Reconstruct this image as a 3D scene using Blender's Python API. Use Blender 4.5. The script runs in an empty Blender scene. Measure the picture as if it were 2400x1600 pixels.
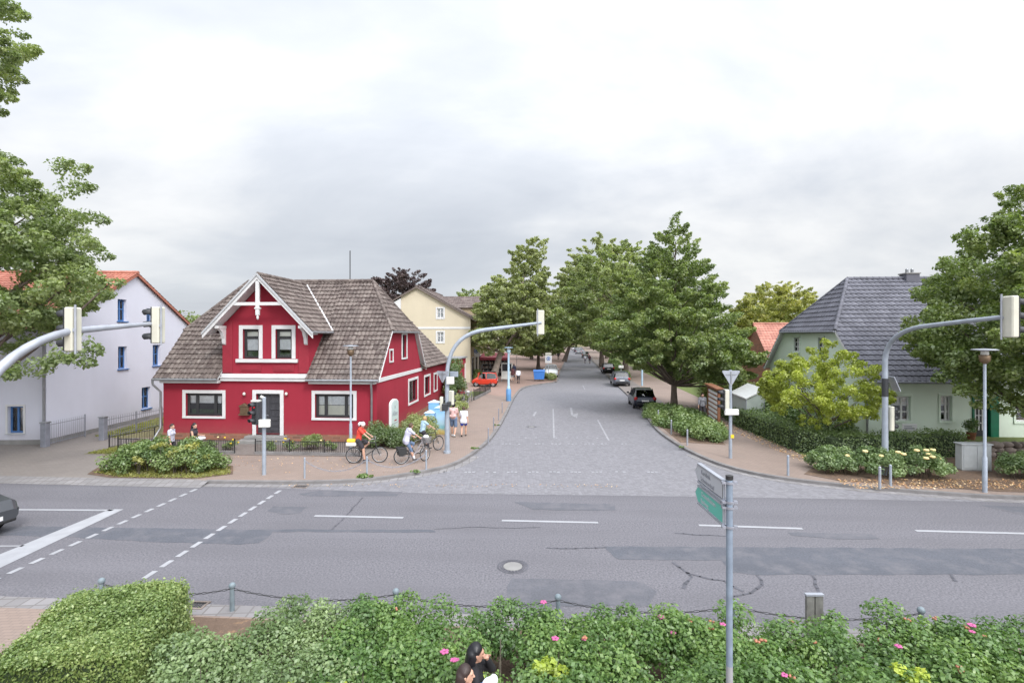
import bpy, math, random
import numpy as np
from mathutils import Vector, Matrix
from mathutils.geometry import tessellate_polygon
R = math.radians
SC = bpy.context.scene
COL = SC.collection
# ------------------------------------------------------------------ camera
cd = bpy.data.cameras.new("camera"); cam = bpy.data.objects.new("camera", cd); COL.objects.link(cam)
cam.location = (0, 0, 5.5); cam.rotation_euler = (R(90), 0, 0)
cd.sensor_width = 36; cd.lens = 18.0; cd.shift_y = -13/2400; cd.clip_start = .1; cd.clip_end = 4000
SC.camera = cam
# ------------------------------------------------------------------ sky
SUN_EL, SUN_AZ = R(42), R(150)          # azimuth the light comes from, clockwise from +Y
W = bpy.data.worlds.new("World"); SC.world = W; W.use_nodes = True
def sky():
    nt = W.node_tree; N = nt.nodes; L = nt.links; N.clear()
    def n(t, **k):
        x = N.new(t)
        for a, b in k.items(): setattr(x, a, b)
        return x
    def math_(op, a, b=None, clamp=False):
        x = n('ShaderNodeMath', operation=op, use_clamp=clamp)
        for i, q in enumerate((a, b)):
            if q is None: continue
            if isinstance(q, (int, float)): x.inputs[i].default_value = q
            else: L.new(q, x.inputs[i])
        return x.outputs[0]
    out = n('ShaderNodeOutputWorld'); bg = n('ShaderNodeBackground'); bg.inputs[1].default_value = 0.1
    st = n('ShaderNodeTexSky', sky_type='NISHITA'); st.sun_disc = False
    st.sun_elevation = SUN_EL; st.sun_rotation = SUN_AZ; st.dust_density = 3; st.air_density = 1
    tc = n('ShaderNodeTexCoord'); sep = n('ShaderNodeSeparateXYZ'); L.new(tc.outputs['Generated'], sep.inputs[0])
    z = sep.outputs[2]
    zz = math_('ADD', math_('MAXIMUM', z, 0.0), .24)
    cx = math_('DIVIDE', sep.outputs[0], zz); cy = math_('DIVIDE', sep.outputs[1], zz)
    cb = n('ShaderNodeCombineXYZ'); L.new(cx, cb.inputs[0]); L.new(cy, cb.inputs[1])
    mp = n('ShaderNodeMapping'); mp.inputs['Rotation'].default_value = (0, 0, R(-32)); mp.inputs['Scale'].default_value = (.42, .62, 1)
    mp.inputs['Location'].default_value = (3.1, .35, 0)
    L.new(cb.outputs[0], mp.inputs[0])
    n1 = n('ShaderNodeTexNoise'); n1.inputs['Scale'].default_value = .8; n1.inputs['Detail'].default_value = 7; n1.inputs['Roughness'].default_value = .56; n1.inputs['Distortion'].default_value = .5
    L.new(mp.outputs[0], n1.inputs['Vector'])
    n2 = n('ShaderNodeTexNoise'); n2.inputs['Scale'].default_value = 2.6; n2.inputs['Detail'].default_value = 6; n2.inputs['Distortion'].default_value = .6
    L.new(mp.outputs[0], n2.inputs['Vector'])
    s = math_('ADD', math_('MULTIPLY', n1.outputs['Fac'], .75), math_('MULTIPLY', n2.outputs['Fac'], .25))
    cr = n('ShaderNodeValToRGB'); L.new(s, cr.inputs[0])
    e = cr.color_ramp.elements
    e[0].position = .34; e[0].color = (.51, .545, .61, 1); e[1].position = .585; e[1].color = (.92, .925, .93, 1)
    m = cr.color_ramp.elements.new(.47); m.color = (.67, .70, .75, 1)
    # brightness with height: an overcast sky is about three times brighter overhead than at its horizon
    mr = n('ShaderNodeMapRange', interpolation_type='SMOOTHSTEP'); L.new(z, mr.inputs[0])
    mr.inputs[1].default_value = .15; mr.inputs[2].default_value = .46; mr.inputs[3].default_value = .98; mr.inputs[4].default_value = 1.4
    mr2 = n('ShaderNodeMapRange', interpolation_type='SMOOTHSTEP'); L.new(z, mr2.inputs[0])
    mr2.inputs[1].default_value = .50; mr2.inputs[2].default_value = .85; mr2.inputs[3].default_value = 1.0; mr2.inputs[4].default_value = 1.6
    # the cloud is thinner and brighter round the hidden sun, behind the camera
    dp = n('ShaderNodeVectorMath', operation='DOT_PRODUCT'); L.new(tc.outputs['Generated'], dp.inputs[0]); dp.inputs[1].default_value = (math.sin(SUN_AZ)*math.cos(SUN_EL), math.cos(SUN_AZ)*math.cos(SUN_EL), math.sin(SUN_EL))
    mr3 = n('ShaderNodeMapRange', interpolation_type='SMOOTHSTEP'); L.new(dp.outputs['Value'], mr3.inputs[0])
    mr3.inputs[1].default_value = .25; mr3.inputs[2].default_value = 1.0; mr3.inputs[3].default_value = 1.0; mr3.inputs[4].default_value = 2.6
    g = math_('MULTIPLY', math_('MULTIPLY', mr.outputs[0], math_('MULTIPLY', mr2.outputs[0], mr3.outputs[0])), 8.3)
    vm = n('ShaderNodeVectorMath', operation='SCALE'); L.new(cr.outputs[0], vm.inputs[0]); L.new(g, vm.inputs['Scale'])
    mx = n('ShaderNodeMix', data_type='RGBA'); mx.inputs[0].default_value = .90
    L.new(st.outputs[0], mx.inputs[6]); L.new(vm.outputs[0], mx.inputs[7])
    L.new(mx.outputs[2], bg.inputs[0]); L.new(bg.outputs[0], out.inputs[0])
sky()
sd = bpy.data.lights.new("sun", 'SUN'); sd.energy = 1.6; sd.angle = R(12); sd.color = (1, .96, .9)
so = bpy.data.objects.new("sun", sd); COL.objects.link(so)
dv = Vector((-math.sin(SUN_AZ)*math.cos(SUN_EL), -math.cos(SUN_AZ)*math.cos(SUN_EL), -math.sin(SUN_EL)))
so.rotation_euler = dv.to_track_quat('-Z', 'Y').to_euler(); so.location = (0, -20, 40)
VS = SC.view_settings; VS.view_transform = 'Standard'; VS.look = 'None'; VS.exposure = 0.41; VS.gamma = 1; VS.use_curve_mapping = False
# ------------------------------------------------------------------ helpers
def G(px, py, z=0.0):
    "photo pixel (2400 wide) -> point of the ground at height z"
    Y = 1200*(5.5 - z)/(py - 787); return ((px - 1200)*Y/1200, Y)
class MB:
    def __init__(s): s.v = []; s.f = []; s.m = []; s.r = []; s.s = []
    def add(s, vs, fs, m=0, sm=False, r=None):
        b = len(s.v); s.v += [tuple(p) for p in vs]
        for k, f in enumerate(fs):
            s.f.append([i + b for i in f]); s.m.append(m); s.s.append(sm)
            s.r.append(random.random() if r is None else r)
        return s
    def box(s, x0, y0, z0, x1, y1, z1, m=0, r=None):
        v = [(x, y, z) for z in (z0, z1) for x, y in ((x0, y0), (x1, y0), (x1, y1), (x0, y1))]
        return s.add(v, [(3, 2, 1, 0), (4, 5, 6, 7), (0, 1, 5, 4), (1, 2, 6, 5), (2, 3, 7, 6), (3, 0, 4, 7)], m, False, r)
    def obox(s, c, sz, rot=(0, 0, 0), m=0, r=None):
        from mathutils import Euler
        E = Euler(rot).to_matrix(); c = Vector(c); h = [q/2 for q in sz]
        v = [c + E @ Vector((x*h[0], y*h[1], z*h[2])) for z in (-1, 1) for x, y in ((-1, -1), (1, -1), (1, 1), (-1, 1))]
        return s.add(v, [(3, 2, 1, 0), (4, 5, 6, 7), (0, 1, 5, 4), (1, 2, 6, 5), (2, 3, 7, 6), (3, 0, 4, 7)], m, False, r)
    def poly(s, p, m=0): return s.add(p, [list(range(len(p)))], m)
    def extr(s, p, vec, m=0):
        "polygon p (3d) extruded along vec"
        n = len(p); q = [tuple(Vector(a) + Vector(vec)) for a in p]
        nrm = Vector((0, 0, 0))
        for i in range(n): nrm += Vector(p[i]).cross(Vector(p[(i+1) % n]))
        if nrm.dot(Vector(vec)) > 0: a, b = list(range(n))[::-1], list(range(n, 2*n)); sd = [(i, (i+1) % n, (i+1) % n+n, i+n) for i in range(n)]
        else: a, b = list(range(n)), list(range(n, 2*n))[::-1]; sd = [((i+1) % n, i, i+n, (i+1) % n+n) for i in range(n)]
        return s.add(list(p) + q, [a, b] + sd, m)
    def prism(s, p, z0, z1, m=0): return s.extr([(x, y, z0) for x, y in p], (0, 0, z1-z0), m)
    def tube(s, pts, rad, n=8, m=0, caps=True, sm=True, squash=1.0):
        pts = [Vector(p) for p in pts]; k = len(pts)
        if not hasattr(rad, '__len__'): rad = [rad]*k
        vs = []; up = None
        for i, p in enumerate(pts):
            d = (pts[min(i+1, k-1)] - pts[max(i-1, 0)]).normalized()
            if up is None:
                up = Vector((0, 0, 1)) if abs(d.z) < .9 else Vector((0, 1, 0))
            a = d.cross(up)
            if a.length < 1e-4: a = d.orthogonal()
            a.normalize(); b = a.cross(d).normalized(); up = b
            for j in range(n):
                t = 2*math.pi*j/n; vs.append(p + (a*math.cos(t) + b*math.sin(t)*squash)*rad[i])
        fs = [(i*n+j, i*n+(j+1) % n, (i+1)*n+(j+1) % n, (i+1)*n+j) for i in range(k-1) for j in range(n)]
        rr = random.random()
        s.add(vs, fs, m, sm, rr)
        if caps: s.add(vs[:n], [list(range(n))[::-1]], m, False, rr); s.add(vs[-n:], [list(range(n))], m, False, rr)
        return s
    def cyl(s, c, r, z0, z1, n=14, m=0, r1=None):
        return s.tube([(c[0], c[1], z0), (c[0], c[1], z1)], [r, r if r1 is None else r1], n, m)
    def ell(s, c, r, nu=12, nv=8, m=0, rot=None):
        c = Vector(c); r = (r, r, r) if not hasattr(r, '__len__') else r
        vs = []
        for i in range(nv+1):
            t = math.pi*i/nv
            for j in range(nu):
                p = 2*math.pi*j/nu
                q = Vector((r[0]*math.sin(t)*math.cos(p), r[1]*math.sin(t)*math.sin(p), r[2]*math.cos(t)))
                vs.append(c + (rot @ q if rot else q))
        fs = [((i+1)*nu+j, (i+1)*nu+(j+1) % nu, i*nu+(j+1) % nu, i*nu+j) for i in range(nv) for j in range(nu)]
        return s.add(vs, fs, m, True, random.random())
    def lathe(s, prof, c=(0, 0, 0), n=16, m=0, sm=True):
        vs = [(c[0]+r*math.cos(2*math.pi*j/n), c[1]+r*math.sin(2*math.pi*j/n), c[2]+z) for r, z in prof for j in range(n)]
        k = len(prof)
        fs = [(i*n+j, i*n+(j+1) % n, (i+1)*n+(j+1) % n, (i+1)*n+j) for i in range(k-1) for j in range(n)]
        s.add(vs, fs, m, sm)
        if prof[0][0] > .001: s.add(vs[:n], [list(range(n))[::-1]], m)
        if prof[-1][0] > .001: s.add(vs[-n:], [list(range(n))], m)
        return s
    def torus(s, c, ax, Rr, r, nR=28, nr=6, m=0, a0=0, a1=2*math.pi):
        ax = Vector(ax).normalized(); a = ax.orthogonal().normalized(); b = ax.cross(a); c = Vector(c)
        pts = []; full = abs(a1-a0-2*math.pi) < 1e-6
        vs = []
        for i in range(nR if full else nR+1):
            t = a0+(a1-a0)*i/nR; d = a*math.cos(t)+b*math.sin(t)
            for j in range(nr):
                q = 2*math.pi*j/nr; vs.append(c+d*(Rr+r*math.cos(q))+ax*(r*math.sin(q)))
        k = nR
        fs = [(i*nr+j, ((i+1) % nR if full else i+1)*nr+j, ((i+1) % nR if full else i+1)*nr+(j+1) % nr, i*nr+(j+1) % nr) for i in range(k) for j in range(nr)]
        return s.add(vs, fs, m, True)
    def build(s, name, mats, parent=None, loc=(0, 0, 0), rz=0, bevel=0, mods=None):
        me = bpy.data.meshes.new(name); me.from_pydata(s.v, [], s.f)
        if not isinstance(mats, (list, tuple)): mats = [mats]
        for mt in mats: me.materials.append(mt)
        me.polygons.foreach_set('material_index', s.m); me.polygons.foreach_set('use_smooth', s.s)
        at = me.attributes.new('rnd', 'FLOAT', 'FACE'); at.data.foreach_set('value', s.r)
        me.update()
        o = bpy.data.objects.new(name, me); COL.objects.link(o)
        o.location = loc; o.rotation_euler = (0, 0, rz)
        if parent is not None: o.parent = parent
        if bevel:
            b = o.modifiers.new('bevel', 'BEVEL'); b.width = bevel; b.segments = 1; b.limit_method = 'ANGLE'; b.angle_limit = R(40)
        return o
def tag(o, label, cat, group=None, kind=None):
    o['label'] = label; o['category'] = cat
    if group: o['group'] = group
    if kind: o['kind'] = kind
    return o
def E(name, label, cat, loc=(0, 0, 0), rz=0, group=None):
    o = bpy.data.objects.new(name, None); COL.objects.link(o); o.empty_display_size = .2
    o.location = loc if len(loc) == 3 else (loc[0], loc[1], 0); o.rotation_euler = (0, 0, rz)
    return tag(o, label, cat, group)
def dup(root, loc, rz, label, group=None):
    def cp(o, par):
        c = o.copy(); COL.objects.link(c)
        if par is not None: c.parent = par
        for ch in list(o.children): cp(ch, c)
        return c
    r = cp(root, None); r.location = loc if len(loc) == 3 else (loc[0], loc[1], root.location.z); r.rotation_euler = (0, 0, rz)
    r['label'] = label
    if group: r['group'] = group
    return r
def S(o, label, cat='ground'): return tag(o, label, cat, None, 'structure')
def arc(p0, p1, p2, n=8):
    "quadratic curve"
    p0, p1, p2 = Vector(p0), Vector(p1), Vector(p2)
    return [p0*(1-t)**2+p1*2*t*(1-t)+p2*t*t for t in [i/n for i in range(n+1)]]
# ------------------------------------------------------------------ materials
def sr(r, g, b):
    f = lambda c: (c/255/12.92 if c/255 <= .04045 else ((c/255+.055)/1.055)**2.4)
    return (f(r), f(g), f(b), 1)
class NT:
    def __init__(s, name):
        s.mat = bpy.data.materials.new(name); s.mat.use_nodes = True; s.t = s.mat.node_tree; s.N = s.t.nodes; s.L = s.t.links
        s.N.clear(); s.out = s.n('ShaderNodeOutputMaterial'); s.b = s.n('ShaderNodeBsdfPrincipled'); s.L.new(s.b.outputs[0], s.out.inputs[0])
        s.tc = s.n('ShaderNodeTexCoord')
    def n(s, t, **k):
        x = s.N.new(t)
        for a, b in k.items(): setattr(x, a, b)
        return x
    def put(s, q, i):
        if hasattr(q, 'links'): s.L.new(q, i)
        else: i.default_value = q
    def math(s, op, a, b=0.0, clamp=False):
        x = s.n('ShaderNodeMath', operation=op, use_clamp=clamp); s.put(a, x.inputs[0]); s.put(b, x.inputs[1]); return x.outputs[0]
    def mix(s, f, a, b, bt='MIX'):
        x = s.n('ShaderNodeMix', data_type='RGBA', blend_type=bt); s.put(f, x.inputs[0]); s.put(a, x.inputs[6]); s.put(b, x.inputs[7]); return x.outputs[2]
    def noise(s, sc, det=4, v=None, dist=0, rough=.5):
        x = s.n('ShaderNodeTexNoise'); x.inputs['Scale'].default_value = sc; x.inputs['Detail'].default_value = det; x.inputs['Distortion'].default_value = dist; x.inputs['Roughness'].default_value = rough
        s.L.new(v if v else s.tc.outputs['Object'], x.inputs['Vector']); return x.outputs['Fac']
    def ramp(s, f, st):
        x = s.n('ShaderNodeValToRGB'); s.L.new(f, x.inputs[0]); e = x.color_ramp.elements
        e[0].position, e[0].color = st[0]; e[1].position, e[1].color = st[-1]
        for p, c in st[1:-1]: q = e.new(p); q.color = c
        return x.outputs[0]
    def sep(s, v=None):
        x = s.n('ShaderNodeSeparateXYZ'); s.L.new(v if v else s.tc.outputs['Object'], x.inputs[0]); return x.outputs
    def comb(s, x, y, z=0.0):
        c = s.n('ShaderNodeCombineXYZ'); s.put(x, c.inputs[0]); s.put(y, c.inputs[1]); s.put(z, c.inputs[2]); return c.outputs[0]
    def attr(s, nm='rnd'):
        a = s.n('ShaderNodeAttribute'); a.attribute_name = nm; return a.outputs['Fac']
    def bump(s, h, st=.3, d=.02):
        x = s.n('ShaderNodeBump'); x.inputs['Strength'].default_value = st; x.inputs['Distance'].default_value = d; s.L.new(h, x.inputs['Height']); s.L.new(x.outputs[0], s.b.inputs['Normal'])
    def fin(s, col, rough=.7, metal=0, spec=.5, coat=0):
        s.put(col, s.b.inputs['Base Color']); s.put(rough, s.b.inputs['Roughness']); s.b.inputs['Metallic'].default_value = metal
        s.b.inputs['Specular IOR Level'].default_value = spec; s.b.inputs['Coat Weight'].default_value = coat; s.b.inputs['Coat Roughness'].default_value = .06
        return s.mat
g4 = lambda c, k: (min(1, c[0]*k), min(1, c[1]*k), min(1, c[2]*k), 1)
def pm(name, c, var=.15, rough=.6, scale=3, metal=0, bump=0, bs=60, spec=.4, coat=0, fine=0):
    t = NT(name); f = t.noise(scale, 5)
    col = t.ramp(f, [(.3, g4(c, 1-var)), (.7, g4(c, 1+var))])
    if fine: col = t.mix(t.math('MULTIPLY', t.noise(90, 2), fine), col, g4(c, .35))
    if bump: t.bump(t.noise(bs, 3), bump, .01)
    return t.fin(col, rough, metal, spec, coat)
def wallm(name, c, var=.05, streak=.12):
    "painted render: faint blotches, weather streaks, fine grain"
    t = NT(name); x, y, z = t.sep(); h = t.math('ADD', x, y)
    a = t.noise(.6, 6, rough=.6); s_ = t.noise(1, 4, t.comb(t.math('MULTIPLY', h, 2.2), t.math('MULTIPLY', z, .25)))
    col = t.ramp(a, [(.3, g4(c, 1-var)), (.7, g4(c, 1+var))])
    col = t.mix(t.math('MULTIPLY', t.math('SUBTRACT', s_, .45, True), streak*4, True), col, g4(c, .72))
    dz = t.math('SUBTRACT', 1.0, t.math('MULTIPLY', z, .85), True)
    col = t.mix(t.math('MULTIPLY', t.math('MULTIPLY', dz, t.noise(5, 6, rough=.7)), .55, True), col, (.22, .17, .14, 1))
    t.bump(t.noise(55, 4), .3, .012)
    return t.fin(col, .85, 0, .25)
def tilem(name, c, c2, c3, lich=None):
    t = NT(name); r = t.attr(); a = t.noise(1.1, 5); f = t.noise(14, 3)
    col = t.ramp(r, [(0, c), (.5, c2), (1, c3)])
    col = t.mix(t.math('MULTIPLY', t.math('SUBTRACT', a, .4, True), 2.0, True), col, g4(c, .62))
    if lich is not None:
        col = t.mix(t.math('MULTIPLY', t.math('SUBTRACT', t.noise(5, 6), .52, True), 4.0, True), col, lich)
    t.bump(f, .3, .01)
    return t.fin(col, .75, 0, .35)
def paving(name, c, sx, sy, joint, var=.12, off=.5, rot=0.0, jw=.012, big=.3, dirt=None):
    t = NT(name); mp = t.n('ShaderNodeMapping'); mp.inputs['Rotation'].default_value = (0, 0, rot); t.L.new(t.tc.outputs['Object'], mp.inputs[0])
    b = t.n('ShaderNodeTexBrick'); b.offset = off; t.L.new(mp.outputs[0], b.inputs['Vector'])
    b.inputs['Scale'].default_value = 1; b.inputs['Brick Width'].default_value = sx; b.inputs['Row Height'].default_value = sy; b.inputs['Mortar Size'].default_value = jw; b.inputs['Mortar Smooth'].default_value = .3; b.inputs['Bias'].default_value = 0
    b.inputs['Color1'].default_value = g4(c, 1-var); b.inputs['Color2'].default_value = g4(c, 1+var); b.inputs['Mortar'].default_value = joint
    col = t.mix(t.math('MULTIPLY', t.math('SUBTRACT', t.noise(.35, 6, rough=.6), .42, True), big*5, True), b.outputs[0], g4(c, .72))
    if dirt: col = t.mix(t.math('MULTIPLY', t.math('SUBTRACT', t.noise(1.3, 6, rough=.65), .56, True), 3.0, True), col, dirt)
    col = t.mix(t.math('MULTIPLY', t.noise(45, 2), .22), col, g4(c, .5))
    t.bump(b.outputs['Fac'], -.4, .01)
    return t.fin(col, .85, 0, .25)
def asphaltm(name, c, sp=.5, worn=None):
    t = NT(name); fi = t.noise(22, 3, rough=.7); fi2 = t.noise(70, 1); lg = t.noise(.25, 5)
    x, y, z = t.sep(); ln = t.noise(1.0, 4, t.comb(t.math('MULTIPLY', x, .08), t.math('MULTIPLY', y, 1.1)))
    col = t.ramp(fi, [(.25, g4(c, 1-sp*.55)), (.5, c), (.78, g4(c, 1+sp*.6))])
    col = t.mix(t.math('MULTIPLY', fi2, .25), col, g4(c, .62))
    col = t.mix(t.math('MULTIPLY', t.math('SUBTRACT', lg, .45, True), 1.6, True), col, g4(c, .8))
    col = t.mix(t.math('MULTIPLY', t.math('SUBTRACT', ln, .5, True), 1.5, True), col, g4(c, 1.18))
    tr = t.math('ADD', t.math('MULTIPLY', t.math('SINE', t.math('MULTIPLY', t.math('ADD', y, t.math('MULTIPLY', x, .0707)), 3.6)), .5), t.math('MULTIPLY', t.noise(.5, 5), 1.2))
    col = t.mix(t.math('MULTIPLY', t.math('SUBTRACT', tr, .6, True), .55, True), col, g4(c, .78))
    col = t.mix(t.math('MULTIPLY', t.math('SUBTRACT', t.noise(2.2, 7, rough=.7), .6, True), 3.0, True), col, g4(c, .7))
    if worn: col = t.mix(t.math('MULTIPLY', t.math('SUBTRACT', t.noise(1.6, 7, rough=.7), .47, True), 4.5, True), col, worn)
    t.bump(fi2, .35, .008)
    return t.fin(col, .88, 0, .3)
def settm(name, c):
    t = NT(name); v = t.n('ShaderNodeTexVoronoi'); v.inputs['Scale'].default_value = 8.5; v.inputs['Randomness'].default_value = .45; t.L.new(t.tc.outputs['Object'], v.inputs['Vector'])
    d = t.n('ShaderNodeTexVoronoi', feature='DISTANCE_TO_EDGE'); d.inputs['Scale'].default_value = 8.5; d.inputs['Randomness'].default_value = .45; t.L.new(t.tc.outputs['Object'], d.inputs['Vector'])
    sp = t.n('ShaderNodeSeparateColor'); t.L.new(v.outputs['Color'], sp.inputs[0])
    col = t.ramp(sp.outputs[0], [(0, g4(c, .86)), (.5, c), (1, g4(c, 1.12))])
    j = t.math('LESS_THAN', d.outputs['Distance'], .045)
    col = t.mix(t.math('MULTIPLY', j, .35), col, g4(c, .5))
    col = t.mix(t.math('MULTIPLY', t.math('SUBTRACT', t.noise(.3, 6, rough=.65), .46, True), 1.4, True), col, g4(c, .82))
    t.bump(d.outputs['Distance'], .25, .015)
    return t.fin(col, .8, 0, .35)
def leafm(name, dk, md, lt, trans=.46, gl=.05, extra=None):
    dk, md, lt = (g4(c, 1.8) for c in (dk, md, lt))
    t = NT(name); r = t.attr(); n_ = t.noise(.9, 3)
    f = t.math('ADD', t.math('MULTIPLY', r, .75), t.math('MULTIPLY', t.math('SUBTRACT', n_, .3), .6), True)
    st = [(0, dk), (.5, md), (1, lt)]
    if extra: st = [(0, dk), (.45, md), (.9, lt), (1, extra)]
    col = t.ramp(f, st)
    df = t.n('ShaderNodeBsdfDiffuse'); tr = t.n('ShaderNodeBsdfTranslucent'); t.L.new(col, df.inputs[0])
    t.L.new(t.mix(1.0, col, (1.15, 1.25, .6, 1), 'MULTIPLY'), tr.inputs[0])
    m1 = t.n('ShaderNodeMixShader'); m1.inputs[0].default_value = trans; t.L.new(df.outputs[0], m1.inputs[1]); t.L.new(tr.outputs[0], m1.inputs[2])
    gs = t.n('ShaderNodeBsdfGlossy'); gs.inputs['Roughness'].default_value = .42
    m2 = t.n('ShaderNodeMixShader'); m2.inputs[0].default_value = gl; t.L.new(m1.outputs[0], m2.inputs[1]); t.L.new(gs.outputs[0], m2.inputs[2])
    t.L.new(m2.outputs[0], t.out.inputs[0]); t.N.remove(t.b); return t.mat
def glassm(name, tint=(.9, .95, .95, 1), refl=.0, clear=.75):
    t = NT(name); tr = t.n('ShaderNodeBsdfTransparent'); tr.inputs[0].default_value = tint
    gl = t.n('ShaderNodeBsdfGlossy'); gl.inputs['Roughness'].default_value = .03
    fr = t.n('ShaderNodeFresnel'); fr.inputs[0].default_value = 1.5
    w = t.math('ADD', t.math('MULTIPLY', fr.outputs[0], 1.0), t.math('ADD', refl, t.math('MULTIPLY', t.noise(3, 2), .04)), True)
    mx = t.n('ShaderNodeMixShader'); t.L.new(w, mx.inputs[0]); t.L.new(tr.outputs[0], mx.inputs[1]); t.L.new(gl.outputs[0], mx.inputs[2])
    t.L.new(mx.outputs[0], t.out.inputs[0]); t.N.remove(t.b); return t.mat
def emitm(name, c, st):
    t = NT(name); t.b.inputs['Emission Color'].default_value = c; t.b.inputs['Emission Strength'].default_value = st
    return t.fin(t.ramp(t.noise(20, 2), [(.3, g4(c, .8)), (.7, c)]), .3)
M = {}
M['red'] = wallm('red_render', (.285, .0235, .042, 1), .07, .14)
M['redtrim'] = pm('red_moulding', (.26, .02, .036, 1), .08, .8)
M['white'] = pm('white_paint', (.62, .62, .63, 1), .06, .55, 2, fine=.12)
M['whitewall'] = wallm('white_render', (.60, .61, .70, 1), .035, .06)
M['cream'] = wallm('cream_render', (.54, .475, .365, 1), .04, .08)
M['beige'] = wallm('beige_render', (.42, .34, .23, 1), .08, .12)
M['mint'] = wallm('mint_render', (.60, .69, .60, 1), .04, .08)
M['greytrim'] = pm('grey_trim', (.42, .43, .45, 1), .1, .6)
M['oldtile'] = tilem('weathered_tile', (.084, .063, .058, 1), (.122, .096, .087, 1), (.166, .135, .122, 1), (.24, .21, .19, 1))
M['slate'] = tilem('slate_grey_tile', (.108, .109, .132, 1), (.124, .125, .15, 1), (.142, .143, .17, 1))
M['redtile'] = tilem('red_tile', (.33, .115, .08, 1), (.39, .15, .105, 1), (.45, .19, .14, 1))
M['orangetile'] = tilem('orange_tile', (.36, .155, .12, 1), (.41, .185, .14, 1), (.46, .22, .17, 1))
M['browntile'] = tilem('brown_tile', (.12, .09, .085, 1), (.15, .12, .11, 1), (.18, .145, .135, 1))
M['zinc'] = pm('zinc', (.30, .31, .33, 1), .15, .45, 4, .6)
M['dark'] = pm('dark_frame', (.03, .031, .034, 1), .2, .4)
M['door'] = pm('dark_door', (.05, .05, .058, 1), .15, .4)
M['blue'] = pm('blue_frame', (.06, .16, .38, 1), .15, .45)
M['green'] = pm('green_paint', (.0, .115, .058, 1), .15, .45)
M['glass'] = glassm('window_glass', (.97, .98, .98, 1), .0)
M['frost'] = pm('shelter_glass', (.36, .40, .385, 1), .08, .25, 2, spec=.6)
M['cglass'] = glassm('car_glass', (.22, .25, .26, 1), .06)
M['curtain'] = pm('net_curtain', (.84, .85, .88, 1), .12, .9, 6)
M['blind'] = pm('pleated_blind', (.86, .84, .76, 1), .08, .9, 3)
M['room'] = pm('dim_room', (.035, .035, .04, 1), .3, .9, 1)
M['plant'] = pm('sill_plants', (.05, .085, .04, 1), .4, .8, 12)
M['steel'] = pm('galvanised_steel', (.36, .38, .43, 1), .14, .5, 3, .35, fine=.1)
M['polegrey'] = pm('grey_pole_paint', (.33, .37, .43, 1), .12, .5, 4, .2, fine=.15)
M['blackmetal'] = pm('black_metal', (.022, .022, .024, 1), .3, .5, 5)
M['fencegrey'] = pm('grey_fence_paint', (.22, .23, .27, 1), .15, .5, 5)
M['signal'] = pm('cream_signal_housing', (.55, .54, .46, 1), .07, .5, 3, fine=.1)
M['signaldk'] = pm('dark_signal_housing', (.035, .037, .042, 1), .2, .5, 6)
M['lensoff'] = pm('dark_lens', (.03, .028, .026, 1), .3, .15, 8)
M['lensred'] = emitm('lit_red_lens', (.9, .02, .03, 1), .9)
M['whiteplas'] = pm('white_box', (.6, .6, .57, 1), .08, .5)
M['lampblue'] = pm('light_blue_lacquer', (.33, .46, .56, 1), .12, .45)
M['lampblue2'] = pm('mid_blue_lacquer', (.10, .25, .48, 1), .12, .45)
M['brass'] = pm('bronze_cap', (.16, .11, .07, 1), .2, .45, 5, .5)
M['wood'] = pm('brown_wood', (.20, .085, .045, 1), .25, .7, 6, bump=.3)
M['oldwood'] = pm('weathered_wood', (.15, .15, .14, 1), .3, .8, 8, bump=.4)
M['stone'] = pm('field_stone', (.20, .165, .145, 1), .4, .85, 2.2, bump=.6, bs=12)
M['kerb'] = pm('granite_kerb', (.2, .19, .19, 1), .2, .85, 2, bump=.3, fine=.3)
M['concrete'] = pm('concrete', (.24, .235, .23, 1), .14, .85, 2, bump=.3, fine=.2)
M['asphalt'] = asphaltm('asphalt', (.144, .140, .156, 1), 1.15)
M['patch'] = asphaltm('dark_asphalt', (.098, .103, .122, 1), .6, (.135, .133, .148, 1))
M['patch2'] = asphaltm('mid_asphalt', (.112, .114, .131, 1), .55, (.142, .138, .153, 1))
M['tar'] = pm('tar', (.085, .085, .10, 1), .25, .7, 4)
M['paint'] = pm('road_paint', (.36, .365, .39, 1), .1, .7, 2.5, fine=.3)
M['paintold'] = pm('worn_road_paint', (.30, .30, .32, 1), .16, .8, 3, fine=.4)
M['sett'] = settm('granite_setts', (.188, .184, .20, 1))
M['pave'] = paving('tan_paving', (.268, .208, .178, 1), .2, .1, (.17, .14, .125, 1), .06, rot=R(-4), jw=.006, dirt=(.21, .18, .165, 1))
M['pave2'] = paving('grey_tan_paving', (.235, .21, .197, 1), .2, .1, (.18, .16, .145, 1), .06, rot=R(-4), jw=.006, dirt=(.23, .21, .195, 1))
M['pinkpave'] = paving('rose_paving', (.30, .21, .178, 1), .2, .1, (.23, .16, .135, 1), .06, rot=R(-5), jw=.006)
M['gutter'] = paving('gutter_slab', (.24, .23, .235, 1), .3, .3, (.16, .15, .145, 1), .12, 0, R(-4), .02)
M['bay'] = paving('parking_setts', (.22, .195, .185, 1), .16, .12, (.18, .16, .15, 1), .2, .5, R(-6), .02)
def soilm(name, c, c2):
    t = NT(name); col = t.ramp(t.noise(6, 8, rough=.7), [(.3, c), (.55, g4(c, 1.25)), (.72, c2)]); t.bump(t.noise(25, 5), .8, .03); return t.fin(col, .95, 0, .15)
M['soil'] = soilm('leaf_litter_soil', (.12, .085, .065, 1), (.30, .19, .11, 1))
M['gravel'] = soilm('garden_gravel', (.15, .13, .12, 1), (.22, .195, .18, 1))
M['lawn'] = soilm('lawn', (.10, .125, .045, 1), (.23, .20, .095, 1))
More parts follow.
